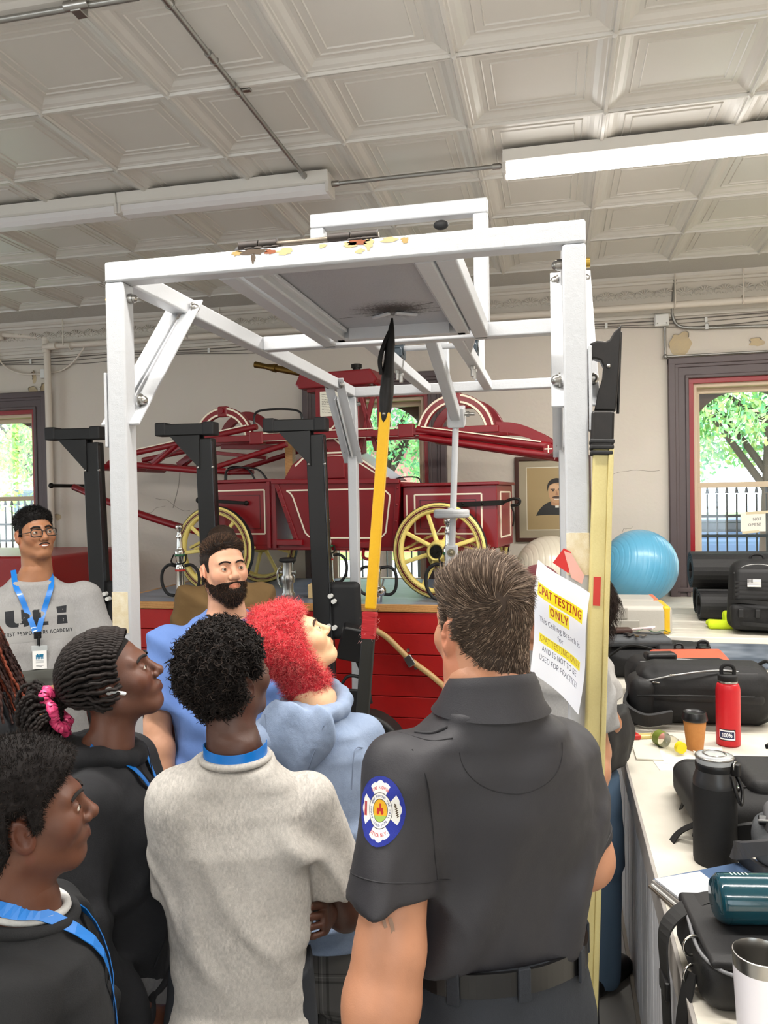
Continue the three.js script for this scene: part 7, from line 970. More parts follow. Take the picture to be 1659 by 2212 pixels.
// ================= bearded man =================
{
  const g = person({ label: 'bearded man with short dark hair in a light blue tee facing the group', pos: [-1.215, -2.75], yaw: .62, skin: 0xd7a182, neckR: .062, build: 1.18, hipY: .84,
    head: { c: [-1.213, 1.592, -2.735], yaw: .78, pitch: -.12, roll: .04, s: .98, o: { jaw: 1.04, nose: 1.08, eye: .85 }, cell: .003 }, neck: [-1.215, 1.42, -2.76],
    shR: [-1.40, 1.325, -2.63], shL: [-1.05, 1.33, -2.85], elR: [-1.425, 1.03, -2.585], elL: [-1.03, 1.03, -2.87], wrR: [-1.345, .80, -2.50], wrL: [-1.02, .80, -2.80],
    hands: [{ m: -1, c: [-1.325, .75, -2.48], curl: .5, fwd: [.3, -.9, .2], palm: [.6, .1, -.5] }, { m: 1, c: [-1.02, .74, -2.78], curl: .5, fwd: [0, -1, .1], palm: [-.5, 0, -.6] }],
    torso: [[.6, 0, 0, .2, .16], [.78, 0, .01, .205, .165], [.95, 0, .02, .205, .165], [1.12, 0, .015, .2, .15], [1.26, 0, 0, .195, .13], [1.335, 0, -.01, .175, .1], [1.385, 0, -.012, .12, .085], [1.45, 0, -.012, .072, .068]], brow: 0x1c130d, browW: .95, iris: 0x4a2f1c, gaze: [.1, 0] });
  const t = TMP.get(g), J = t.J, blue = mat(0xffffff, .9, 0, { map: cloudTex('btee', [.44, .57, .82], [.39, .52, .78], 5, 60, [3, 3], .05), bumpMap: weave, bumpScale: .0006 });
  const eR = mixp(J.shR, J.elR, .72), eL = mixp(J.shL, J.elL, .72);
  garment(g, 'tee_shirt', { caps: [sleeve(J.shR, eR, .072, .088), sleeve(J.shL, eL, .072, .088), [mixp(J.shL, J.shR, .06), mixp(J.shL, J.shR, .94), .056, .056, .04]], fold: (x, y, z) => .014 * Math.pow(.5 + .5 * Math.sin((y - Math.abs(x) * .9) * 30 + noise(x * 6, y * 6, z * 6) * 3), 3) + .01 * noise(x * 7, y * 5, z * 7), lo: [-.36, .55, -.24], hi: [.36, 1.44, .28], cuts: [[0, -1, 0, -.6, .01], [0, 1, .35, 1.425, .01]] }, blue);
  const f = t.f_tee_shirt; part(g, 'neck_rib', [tube((() => { const q = []; for (let i = 0; i < 30; i++) { const a = i / 30 * 2 * PI; q.push([Math.cos(a) * .078, 1.412 - .026 * Math.sin(a), -.008 + Math.sin(a) * .074]); } return q; })(), .008, 80, 7, true)], blue, null, { local: 1 });
  const lt = mat(0x3aa0b8, .5); for (const s of [-1, 1]) band(g, 'lanyard', lay(f, [[[s * .072, 1.44, -.03], [0, 0, 1]], [[s * .068, 1.41, .1], [0, -.5, -.8]], [[s * .05, 1.34, .3], [0, 0, -1]], [[s * .03, 1.24, .3], [0, 0, -1]], [[s * .008, 1.1, .3], [0, 0, -1]]].slice(1), .004), .018, lt, V(1, .2, 0), 'teal lanyard');
  garment(g, 'trousers', { keys: [[.5, 0, 0, .19, .14], [.7, 0, 0, .19, .145], [.85, 0, 0, .185, .14]], caps: [[[.1, .6, 0], [.12, .06, 0], .1, .07, .03], [[-.1, .6, 0], [-.12, .06, 0], .1, .07, .03]], lo: [-.26, .02, -.2], hi: [.26, .9, .2], cell: .016, carve: (d, x, y) => y < .55 ? Math.max(d, .01 - Math.abs(x)) : d }, mat(0x2a2d33, .85)); for (const s of [-1, 1]) part(g, 'shoe', [rbox(.1, .09, .27, .035, s * .12, .045, .04, 0, 0, 0, 3)], M.black, null, { local: 1 });
  const R = rng(61), base = lin(0x1d140f);
  const [sh] = hairShell(g, (x, y, z) => .003 + .010 * sst(.05, .1, y) + .002 * sst(.0, .05, y) + .004 * noise(x * 50, y * 50, z * 50), (z) => hairline(z) + (z > .025 ? .02 : 0), (x, y, z) => base.map((v) => v * (.7 + .6 * h3(x * 900 | 0, y * 900 | 0, z * 900 | 0))), {});
  const list = []; for (const [p, n] of roots(sh, 7000, R)) { const Lh = lerp(.005, .022, sst(.05, .1, p.y)), d = n.clone().addScaledVector(V(.5, .2, -.5), .9).normalize(), a = p.clone().addScaledVector(n, -.003); list.push({ p: [a, a.clone().addScaledVector(d, Lh * .6), a.clone().addScaledVector(d, Lh).addScaledVector(n, -Lh * .25)], r: .001, c: vary(R, lin(R() < .35 ? 0x5a4232 : 0x33251b), .3) }); }
  hairMesh(g, 'hair', [toBody(g, sh), toBody(g, strandGeo(list))], null, .5);
  const bl = curveY([[-.02, -.03], [.0, -.01], [.02, -.045], [.045, -.054], [.06, -.053], [.075, -.048], [.11, -.047]]);
  const bf = (x, y, z) => { let d = t.hf(x, y, z); d = smin(d, cap(x, y, z, [0, -.1, .05], [0, -.118, .045], .022, .02), .02); d -= .0022 + .005 * sst(-.06, -.1, y) + .0018 * noise(x * 90, y * 90, z * 90); let m = Math.max((y - bl(z)) * .8, -z - .012 + .0); m = smax(m, -ell(x, y + .066, z - .095, .0225, .0105, .03), .004); m = Math.max(m, -ell(x, y + .028, z - .1, .021, .021, .03)); m = Math.max(m, -(y + .155)); return smax(d, m, .006); };
  const B = net(bf, [-.1, -.17, -.04], [.1, .03, .14], .003, (x, y, z) => base.map((v) => v * (.7 + .8 * h3(x * 900 | 0, y * 900 | 0, z * 900 | 0))), .012); const bs = []; for (const [p, n] of roots(B, 3200, R)) { const d = n.clone().addScaledVector(V(p.x * 3, -1, .1), .9).normalize(), L2 = .006 + .006 * R(); bs.push({ p: [p.clone().addScaledVector(n, -.002), p.clone().addScaledVector(d, L2 * .6), p.clone().addScaledVector(d, L2)], r: .0006, c: vary(R, lin(R() < .4 ? 0x5a4030 : 0x35261b), .35) }); }
  hairMesh(g, 'beard', [toBody(g, B), toBody(g, strandGeo(bs))], null, .6);
}
// ================= young man with glasses =================
{
  const g = person({ label: 'smiling young man with glasses and a blue lanyard in a grey printed tee', pos: [-2.265, -3.05], yaw: .72, skin: 0x9b6a4a, neckR: .06, build: 1.1, hipY: .92,
    head: { c: [-2.252, 1.715, -3.06], yaw: 1.0, pitch: -.16, roll: .05, s: .93, o: { nose: 1.1, lip: 1.1 }, cell: .003 }, neck: [-2.262, 1.54, -3.08],
    shR: [-2.455, 1.42, -2.95], shL: [-2.075, 1.42, -3.16], elR: [-2.49, 1.10, -2.92], elL: [-1.985, 1.10, -3.14], wrR: [-2.20, .99, -2.80], wrL: [-2.24, 1.02, -2.83],
    hands: [{ m: -1, c: [-2.14, 1.0, -2.80], curl: .5, fwd: [.9, .1, .1], palm: [-.1, 0, -.9] }, { m: 1, c: [-2.29, 1.03, -2.80], curl: .5, fwd: [-.9, .1, .1], palm: [.1, 0, -.9] }],
    torso: [[.7, 0, 0, .21, .15], [.85, 0, .01, .215, .155], [1.05, 0, .02, .21, .16], [1.22, 0, .015, .205, .15], [1.36, 0, 0, .2, .128], [1.43, 0, -.01, .18, .1], [1.48, 0, -.012, .12, .085], [1.55, 0, -.012, .07, .066]], brow: 0x120d0a, browW: 1.2, gaze: [.2, .1] });
  const t = TMP.get(g), J = t.J, gm = tee([.64, .635, .63], [.54, .535, .53], 'h'), eR = mixp(J.shR, J.elR, .8), eL = mixp(J.shL, J.elL, .8);
  garment(g, 'tee_shirt', { caps: [sleeve(J.shR, eR, .075, .092), sleeve(J.shL, eL, .075, .095), [mixp(J.shL, J.shR, .06), mixp(J.shL, J.shR, .94), .055, .055, .04]], fold: (x, y, z) => .012 * Math.pow(.5 + .5 * Math.sin(x * 30 + noise(x * 5, y * 3, z * 5) * 3), 3) * sst(1.35, 1.2, y) + .010 * noise(x * 7, y * 5, z * 7), lo: [-.38, .66, -.24], hi: [.38, 1.58, .28], cuts: [[0, -1, 0, -.7, .01], [0, 1, .3, 1.525, .01]] }, gm); const f = t.f_tee_shirt;
  const pr = canvasTex(512, 256, (c, w, h) => { c.fillStyle = '#979694'; c.fillRect(0, 0, w, h); c.fillStyle = '#25262a'; c.beginPath(); c.moveTo(44, 30); c.lineTo(104, 24); c.lineTo(104, 104); c.quadraticCurveTo(106, 118, 124, 118); c.lineTo(150, 118); c.lineTo(150, 24); c.lineTo(206, 24); c.lineTo(206, 118); c.quadraticCurveTo(204, 144, 170, 146); c.lineTo(96, 146); c.quadraticCurveTo(50, 146, 44, 104); c.fill(); c.fillRect(226, 20, 56, 126); c.fillRect(282, 118, 84, 28); c.beginPath(); c.moveTo(390, 20); c.lineTo(462, 14); c.lineTo(456, 66); c.lineTo(394, 66); c.fill(); c.beginPath(); c.moveTo(394, 82); c.lineTo(456, 82); c.lineTo(462, 146); c.lineTo(388, 146); c.fill(); c.font = 'bold 36px sans-serif'; c.textAlign = 'center'; c.fillText('FIRST RESPONDERS ACADEMY', w / 2 - 2, 206, 480); });
  decal(g, 'chest_print', f, [.005, 1.335, .05], [0, .05, 1], [0, 1, 0], .30, .15, mat(0xffffff, .9, 0, { map: pr, bumpMap: weave, bumpScale: .0006 }), 'black ULI FIRST RESPONDERS ACADEMY print', .001);
  for (const s of [-1, 1]) band(g, 'lanyard', [[s * .074, 1.56, -.04], ...lay(f, [[[s * .07, 1.51, .08], [0, -.6, -.5]], [[s * .055, 1.455, .3], [0, 0, -1]], [[s * .037, 1.40, .3], [0, 0, -1]], [[s * .02, 1.35, .3], [0, 0, -1]], [[s * .005, 1.30, .3], [0, 0, -1]]], .005)], .022, lanyM, V(1, .2, 0), 'bright blue lanyard');
  { const q = land(f, [0, 1.22, .4], [0, 0, -1], .014); part(g, 'lanyard_clip', [rbox(.03, .03, .01, .003, q[0], 1.295, q[2]), rod([q[0], 1.285, q[2]], [q[0], 1.25, q[2] + .004], .004)], M.black, null, { local: 1 }); badge(g, [q[0] + .005, 1.19, q[2] + .008], [1, -.05, 0], 'white name badge with a blue house logo'); }
  garment(g, 'waist_pack', { keys: [[1.075, 0, .02, .214, .166], [1.11, 0, .02, .22, .172], [1.145, 0, .02, .214, .166]], fold: (x, y, z) => .006 * noise(x * 20, y * 30, z * 20), lo: [-.26, 1.04, -.2], hi: [.26, 1.17, .24], cell: .008 }, mat(0x4a4b46, .8), 'dark grey band round the waist');
  garment(g, 'trousers', { keys: [[.5, 0, 0, .19, .14], [.75, 0, 0, .2, .145], [.92, 0, 0, .195, .14]], caps: [[[.1, .6, 0], [.12, .06, 0], .1, .07, .03], [[-.1, .6, 0], [-.12, .06, 0], .1, .07, .03]], lo: [-.26, .02, -.2], hi: [.26, .95, .2], cell: .016, carve: (d, x, y) => y < .55 ? Math.max(d, .01 - Math.abs(x)) : d }, mat(0x6a6b6e, .85)); for (const s of [-1, 1]) part(g, 'shoe', [rbox(.1, .09, .27, .035, s * .12, .045, .04, 0, 0, 0, 3)], M.black, null, { local: 1 });
  const R = rng(71), base = lin(0x0e0b0a); const [sh] = hairShell(g, (x, y, z) => .004 + .014 * sst(.04, .1, y) + .003 * noise(x * 60, y * 60, z * 60), (z) => hairline(z), (x, y, z) => base.map((v) => v * (.7 + .6 * h3(x * 900 | 0, y * 900 | 0, z * 900 | 0)))); const list = []; for (const [p, n] of roots(sh, 6000, R)) { const L2 = .0045 + .006 * sst(.04, .1, p.y); list.push({ p: [p, p.clone().addScaledVector(n, L2 * .5).addScaledVector(V(0, -.2, .6), L2 * .5), p.clone().addScaledVector(n, L2)], r: .0009, c: vary(R, base, .4) }); } hairMesh(g, 'hair', [toBody(g, sh), toBody(g, strandGeo(list))], null, .5);
  const ms = []; for (const s of [-1, 1]) ms.push(tube([[0, -.0515, .1], [s * .012, -.052, .098], [s * .024, -.058, .088]].map((p) => t.fromH(p)), .0022, 10, 5)); part(g, 'moustache', ms, mat(0x1d1512, .9), null, { local: 1 }); part(g, 'teeth', [tube([[-.014, -.0635, .0935], [0, -.0655, .097], [.014, -.0635, .0935]].map((p) => t.fromH(p)), .0024, 10, 6)], mat(0xeeeae2, .3), null, { local: 1 });
  // spectacles
  const sp = thing('eyeglasses', 'dark rectangular eyeglasses on the grey-shirted young man', 'glasses', [0, 0, 0]); const gm2 = new THREE.Matrix4().makeRotationY(.72).setPosition(V(-2.265, 0, -3.05)), Wd = (p) => t.fromH(p).applyMatrix4(gm2), o0 = Wd([0, 0, .1]); sp.position.copy(o0); const Q = (p) => Wd(p).sub(o0), fm = mat(0x17120f, .3);
  for (const s of [-1, 1]) { const c = [s * .034, -.004, .108]; const rr = []; for (let i = 0; i < 28; i++) { const a = i / 28 * 2 * PI, k = 1 / Math.pow(Math.pow(Math.abs(Math.cos(a)), 4) + Math.pow(Math.abs(Math.sin(a)), 4), .25); rr.push(Q([c[0] + Math.cos(a) * .025 * k, c[1] + Math.sin(a) * .0175 * k, c[2] - Math.abs(Math.cos(a) * .025 * k + s * .0) * .05 - (s * Math.cos(a) > 0 ? .006 * Math.abs(Math.cos(a)) : 0)])); } part(sp, 'rim', [tube(rr, .0027, 70, 6, true)], fm); const lg = new THREE.BufferGeometry(), P = []; const cc = Q([c[0], c[1], c[2] - .002]); for (let i = 0; i < 28; i++) P.push(...cc.toArray(), ...rr[i].toArray(), ...rr[(i + 1) % 28].toArray()); lg.setAttribute('position', new THREE.Float32BufferAttribute(P, 3)); lg.computeVertexNormals(); part(sp, 'lens', [lg], phys(0xffffff, .03, { transmission: 1, thickness: 0 })); part(sp, 'temple', [tube([[s * .059, .003, .1], [s * .072, .004, .06], [s * .078, .006, .0], [s * .078, -.006, -.02]].map(Q), .0018, 20, 5)], fm); } part(sp, 'bridge', [tube([[-.0095, .002, .107], [0, .005, .11], [.0095, .002, .107]].map(Q), .0018, 10, 5)], fm);
}
// braid paths in head frame: from the hairline to a gathering point, lying on the head
function braids(g, n, G, thick, R, col, o = {}) {
  const t = TMP.get(g), out = []; const push = (p) => { const c = V(0, .02, -.01), d = p.clone().sub(c).normalize(); let k = .05; for (let i = 0; i < 60; i++) { const q = c.clone().addScaledVector(d, k); const v = t.hf(q.x, q.y, q.z) - thick; if (v > 0) break; k += Math.max(.0015, -v * .6); } return c.clone().addScaledVector(d, k); };
  for (let i = 0; i < n; i++) {
    const u = i / (n - 1), a = lerp(-2.15, 2.15, u), st = V(Math.sin(a) * .085, .058 + .045 * Math.cos(a) - .075 * sst(1.1, 2.1, Math.abs(a)), .078 - .055 * sst(.5, 1.9, Math.abs(a)) - .06 * sst(1.7, 2.15, Math.abs(a)));
    const pts = [], N = 44; for (let k = 0; k <= N; k++) { const w = k / N, p = st.clone().lerp(G, w); p.y += Math.sin(w * PI) * .05 * Math.cos(a * .7); p.x *= 1 + .25 * Math.sin(w * PI); const q = push(p); const e = sst(.8, 1, w); q.lerp(G.clone().add(V((R() - .5) * .02, (R() - .5) * .02, 0)), e); pts.push(q); }
    out.push({ p: pts, r: .0046, taper: 0, c: vary(R, col, .3) });
  }
  return out;
}
function braidGeo(list, sides = 6) { // beaded, plaited look: radius and offset pulse along the length
  for (const s of list) { const n = []; const c = new THREE.CatmullRomCurve3(s.p), L = c.getLength(), m = Math.max(12, L / .0032 | 0); for (let i = 0; i <= m; i++) { const p = c.getPoint(i / m), T = c.getTangent(i / m), A = V(.3, .8, .5).cross(T).normalize(), B = T.clone().cross(A), ph = i * 1.05; n.push(p.addScaledVector(A, Math.sin(ph) * s.r * .32).addScaledVector(B, Math.cos(ph * .5) * s.r * .25)); } s.p = n; }
  const g = strandGeo(list, sides); return g;
}
// ================= woman with braids =================
{
  const g = person({ label: 'person with long black braids, a pink scrunchie and an earbud, in a black zip hoodie', pos: [-1.045, -1.66], yaw: 2.08, skin: 0x5a3626, neckR: .048, build: 1.0, hipY: .80, lipTint: [.95, .75, .75],
    head: { c: [-1.018, 1.435, -1.655], yaw: 1.98, pitch: -.42, roll: .05, s: .92, o: { lip: 1.3, nose: 1.0, eye: .7 }, cell: .003 }, neck: [-1.02, 1.285, -1.64],
    shR: [-1.0, 1.19, -1.50], shL: [-1.07, 1.19, -1.80], elR: [-1.0, .93, -1.44], elL: [-1.0, .92, -1.86], wrR: [-.90, .74, -1.50], wrL: [-.86, .80, -1.77],
    hands: [{ m: -1, c: [-.885, .71, -1.56], curl: .6, fwd: [.35, -.6, -.55], palm: [-.6, -.1, -.5], s: .85 }],
    torso: [[.62, 0, 0, .16, .135], [.78, 0, 0, .158, .135], [.95, 0, .01, .16, .14], [1.08, 0, .015, .165, .145], [1.16, 0, .0, .16, .115], [1.21, 0, -.01, .135, .092], [1.255, 0, -.012, .095, .08], [1.30, 0, -.012, .066, .064]], brow: 0x140d0a, iris: 0x1c100a });
  const t = TMP.get(g), J = t.J, bk = mat(0x15161a, .88, 0, { bumpMap: weave, bumpScale: .0008 });
  const fold = (x, y, z) => .012 * Math.pow(.5 + .5 * Math.sin((y - z * .6) * 28 + noise(x * 6, y * 6, z * 6) * 3), 3) * sst(1.15, 1.0, y) + .010 * noise(x * 7, y * 5, z * 7);
  garment(g, 'zip_hoodie', { caps: [sleeve(J.shR, J.elR, .064, .07), [J.elR, J.wrR, .068, .042, .03], sleeve(J.shL, J.elL, .064, .07), [J.elL, J.wrL, .068, .042, .03], [mixp(J.shL, J.shR, .05), mixp(J.shL, J.shR, .95), .052, .052, .04]], fold, lo: [-.32, .66, -.24], hi: [.32, 1.32, .32], cuts: [[0, -1, 0, -.71, .01], [0, 1, 0, 1.3, .01]] }, bk);
  const hf = (x, y, z) => { let d = 1; const n = 14; for (let i = 0; i < n; i++) { const b = (a) => [Math.cos(a) * .08, 1.262 + .012 - .025 * Math.max(0, Math.sin(a)), -.012 + Math.sin(a) * .082]; d = smin(d, cap(x, y, z, b(i / n * 2 * PI), b((i + 1) / n * 2 * PI), .022, .022), .015); } d = smin(d, ell(x, y - 1.22, z + .105, .095, .07, .04), .03); return d - .003 * fbm(x * 20, y * 20, z * 20); };
  part(g, 'hood', [net(hf, [-.14, 1.1, -.18], [.14, 1.34, .12], .006)], bk, null, { local: 1 }); const f = t.f_zip_hoodie;
  part(g, 'zip', [strap(lay(f, [[[0, 1.26, .3], [0, 0, -1]], [[0, 1.15, .3], [0, 0, -1]], [[0, 1.0, .3], [0, 0, -1]], [[0, .75, .3], [0, 0, -1]]], .002), .012, .002, V(1, 0, 0), 30)], mat(0x0a0a0b, .4), null, { local: 1 }); part(g, 'hem_band', [tube((() => { const q = []; for (let i = 0; i < 30; i++) { const a = i / 30 * 2 * PI; q.push(land(f, [Math.cos(a) * .3, .735, Math.sin(a) * .3], [-Math.cos(a), 0, -Math.sin(a)], .002)); } return q; })(), .01, 60, 6, true)], bk, null, { local: 1 });
  part(g, 'pocket_edge', [tube(lay(f, [[[-.06, .93, .3], [0, 0, -1]], [[-.1, .88, .3], [0, 0, -1]], [[-.13, .8, .3], [0, 0, -1]]], .001), .003, 20, 5)], bk, null, { local: 1 });
  for (const s of [-1, 1]) band(g, 'lanyard', [[s * .068, 1.30, -.03], ...lay(f, [[[s * .07, 1.25, .08], [0, -.5, -.6]], [[s * .055, 1.17, .3], [0, 0, -1]], [[s * .03, 1.06, .3], [0, 0, -1]], [[s * .006, .95, .3], [0, 0, -1]]], .006)], .02, lanyM, V(1, .2, 0), 'bright blue lanyard'); { const q = land(f, [0, .88, .4], [0, 0, -1], .012); badge(g, [q[0] - .05, .885, q[2] + .02], [1, -.08, -.5], 'white student badge', 'STUDENT'); }
  garment(g, 'sweatpants', { keys: [[.5, 0, 0, .17, .135], [.68, 0, 0, .17, .14], [.82, 0, 0, .155, .125]], caps: [[[.09, .6, 0], [.11, .06, 0], .1, .075, .03], [[-.09, .6, 0], [-.11, .06, 0], .1, .075, .03]], fold: (x, y, z) => .008 * noise(x * 10, y * 6, z * 10), lo: [-.24, .02, -.2], hi: [.24, .86, .22], cell: .014, carve: (d, x, y) => y < .55 ? Math.max(d, .01 - Math.abs(x)) : d }, tee([.45, .45, .455], [.36, .36, .365], 'sw'), 'heather grey sweatpants'); for (const s of [-1, 1]) part(g, 'shoe', [rbox(.09, .08, .25, .035, s * .11, .04, .04, 0, 0, 0, 3)], M.black, null, { local: 1 });
  const R = rng(81), base = lin(0x100c0b), G = V(0, -.005, -.15);
  const [sh] = hairShell(g, (x, y, z) => .0018 + .001 * noise(x * 40, y * 40, z * 40), (z) => z < -.03 ? hairline(z) : hairline(z) + .010, (x, y, z) => base.map((v) => v * (.6 + .5 * h3(x * 900 | 0, y * 900 | 0, z * 900 | 0))));
  const bl = braids(g, 54, G, .01, R, lin(0x1a1513)); bl.push(...braids(g, 44, G.clone().add(V(0, .02, .01)), .018, R, lin(0x1f1917)));
  for (let i = 0; i < 60; i++) { const a = R() * 6.28, r = .012 + R() * .042, q = V(Math.cos(a) * r, Math.sin(a) * r, 0), e = V((R() - .5) * .12, -.10 - R() * .06, -.19 - R() * .05); bl.push({ p: [G.clone().add(q.clone().multiplyScalar(.5)), G.clone().add(V(q.x * 1.6, q.y * 1.6 + .012, -.035)), G.clone().add(V(q.x * 1.8, q.y * 1.5 - .02, -.075)), V(e.x, e.y, e.z), V(e.x * 1.1, e.y - .06 - R() * .05, e.z + .03 + R() * .03)], r: .0048, taper: 0, c: vary(R, lin(0x1a1412), .35) }); }
  hairMesh(g, 'braided_hair', [toBody(g, sh), toBody(g, braidGeo(bl))], null, .5, 'long black box braids gathered at the back');
  { const q = []; for (let i = 0; i < 26; i++) { const a = i / 26 * 2 * PI, r = .042 + .006 * Math.sin(a * 7); q.push(V(Math.cos(a) * r * 1.0, -.008 + Math.sin(a) * r * 1.25, -.157 + .006 * Math.sin(a * 5)).applyMatrix4(t.hm)); } const tg = tube(q, .0115, 120, 8, true); const P = tg.attributes.position; for (let i = 0; i < P.count; i++) { const k = .0035 * Math.sin(i * 1.7); P.setXYZ(i, P.getX(i) + k, P.getY(i) + k * .7, P.getZ(i) - k); } tg.computeVertexNormals(); part(g, 'scrunchie', [tg], phys(0xe2467c, .35, { sheen: .6 }), 'shiny pink scrunchie', { local: 1 }); }
  const eb = thing('earbud', 'white wireless earbud in the ear of the person with braids', 'earbud', [0, 0, 0]), gm = new THREE.Matrix4().makeRotationY(2.08).setPosition(V(-1.045, 0, -1.66)), wp = (p) => t.fromH(p).applyMatrix4(gm), o0 = wp([-.084, -.006, -.004]); eb.position.copy(o0); const q = (p) => wp(p).sub(o0), wm = phys(0xf2f2f0, .2, { clearcoat: .5 });
  part(eb, 'bud', [(() => { const p = q([-.086, -.004, -.004]); return sph(.0095, p.x, p.y, p.z, 1, 1, 1, 16); })()], wm); part(eb, 'stem', [(() => { const a = q([-.089, -.006, -.002]), b = q([-.09, -.026, .026]); return [rod(a, b, .0042, .0042, 12), sph(.0042, b.x, b.y, b.z, 1, 1, 1, 10)]; })()], wm); part(eb, 'sensor', [(() => { const p = q([-.0955, -.003, -.002]); return sph(.0028, p.x, p.y, p.z, 1, 1, 1, 8); })()], M.black);
}
// ================= boy in the black sweatshirt =================
{
  const g = person({ label: 'boy with a short afro in a black sweatshirt and blue lanyard, in profile', pos: [-.90, -1.19], yaw: 2.3, skin: 0x5d3827, neckR: .052, build: .95, hipY: .66, lipTint: [.95, .78, .76],
    head: { c: [-.892, 1.316, -1.175], yaw: 2.2, pitch: -.14, roll: .05, s: .92, o: { lip: 1.3, nose: 1.05, ear: 1.1 }, cell: .003 }, neck: [-.905, 1.168, -1.165],
    shR: [-.845, 1.055, -1.045], shL: [-.955, 1.06, -1.31], elR: [-.85, .82, -.99], elL: [-.93, .82, -1.37], wrR: [-.74, .66, -1.02], wrL: [-.80, .66, -1.33],
    hands: [{ m: -1, c: [-.715, .64, -1.045], curl: .5, fwd: [.7, -.5, -.3], palm: [-.2, -.6, -.5], s: .85 }],
    torso: [[.5, 0, 0, .16, .13], [.65, 0, 0, .16, .13], [.82, 0, 0, .16, .13], [.95, 0, .0, .162, .13], [1.03, 0, 0, .158, .115], [1.085, 0, -.008, .135, .095], [1.125, 0, -.012, .098, .082], [1.17, 0, -.012, .07, .068]], brow: 0x140d0a });
  const t = TMP.get(g), J = t.J, bk = mat(0x17181a, .88, 0, { bumpMap: weave, bumpScale: .0008 });
  garment(g, 'sweatshirt', { caps: [sleeve(J.shR, J.elR, .064, .07), [J.elR, J.wrR, .068, .044, .03], sleeve(J.shL, J.elL, .064, .07), [J.elL, J.wrL, .068, .044, .03], [mixp(J.shL, J.shR, .05), mixp(J.shL, J.shR, .95), .052, .052, .04]], fold: (x, y, z) => .012 * Math.pow(.5 + .5 * Math.sin((y + x) * 28 + noise(x * 6, y * 6, z * 6) * 3), 3) + .010 * noise(x * 7, y * 5, z * 7), lo: [-.3, .52, -.22], hi: [.3, 1.2, .3], cuts: [[0, -1, 0, -.56, .01], [0, 1, .2, 1.15, .01]] }, bk); const f = t.f_sweatshirt;
  const rib = (y, r, rt, m, n) => part(g, n, [tube((() => { const q = []; for (let i = 0; i < 30; i++) { const a = i / 30 * 2 * PI; q.push([Math.cos(a) * r, y - .014 * Math.sin(a), -.012 + Math.sin(a) * r * .96]); } return q; })(), rt, 80, 7, true)], m, null, { local: 1 }); rib(1.142, .083, .011, bk, 'neck_rib'); rib(1.157, .07, .008, tee([.8, .8, .79], [.7, .7, .69], 'w'), 'undershirt_collar');
  band(g, 'lanyard', neckLoop(g, f, 1.19, .03, (sx) => [[[sx * .062, 1.08, .3], [0, 0, -1]], [[sx * .045, .98, .3], [0, 0, -1]], [[sx * .02, .86, .3], [0, 0, -1]], [[0, .74, .3], [0, 0, -1]]]), .022, lanyM, loopSide, 'bright blue lanyard');
  const wh = mat(0xeceae4, .8); part(g, 'white_print', [strap(lay(f, [[[-.05, .83, .3], [0, 0, -1]], [[-.06, .76, .3], [0, 0, -1]], [[-.055, .70, .3], [0, 0, -1]]], .002), .02, .001, V(1, 0, 0), 20)], wh, 'white print stroke', { local: 1 });
  garment(g, 'trousers', { keys: [[.4, 0, 0, .16, .13], [.55, 0, 0, .16, .13], [.66, 0, 0, .15, .12]], caps: [[[.09, .5, 0], [.1, .06, 0], .09, .07, .03], [[-.09, .5, 0], [-.1, .06, 0], .09, .07, .03]], lo: [-.22, .02, -.18], hi: [.22, .7, .2], cell: .016, carve: (d, x, y) => y < .45 ? Math.max(d, .01 - Math.abs(x)) : d }, mat(0x2c2d30, .85)); for (const s of [-1, 1]) part(g, 'shoe', [rbox(.09, .08, .24, .035, s * .1, .04, .04, 0, 0, 0, 3)], M.black, null, { local: 1 });
  const R = rng(91), base = lin(0x110c0b); const [sh] = hairShell(g, (x, y, z) => .004 + .022 * sst(-.06, .05, y) + .006 * sst(.05, .1, y) + .0035 * noise(x * 55, y * 55, z * 55) + .002 * noise(x * 140, y * 140, z * 140), (z) => z < -.035 ? hairline(z) - .02 : hairline(z) + .004, (x, y, z) => base.map((v) => v * (.7 + .6 * h3(x * 900 | 0, y * 900 | 0, z * 900 | 0))), { cell: .003 }); const list = []; for (const [p, n] of roots(sh, 9000, R)) { const d = n.clone().add(V(R() - .5, R() - .5, R() - .5).multiplyScalar(1.4)).normalize(), L2 = .004 + .007 * R(); list.push({ p: [p, p.clone().addScaledVector(d, L2 * .5), p.clone().addScaledVector(d, L2 * .7).addScaledVector(n, L2 * .3)], r: .0007, c: vary(R, lin(R() < .2 ? 0x2a201b : 0x15100e), .4) }); } hairMesh(g, 'hair', [toBody(g, sh), toBody(g, strandGeo(list))], null, .65);
}
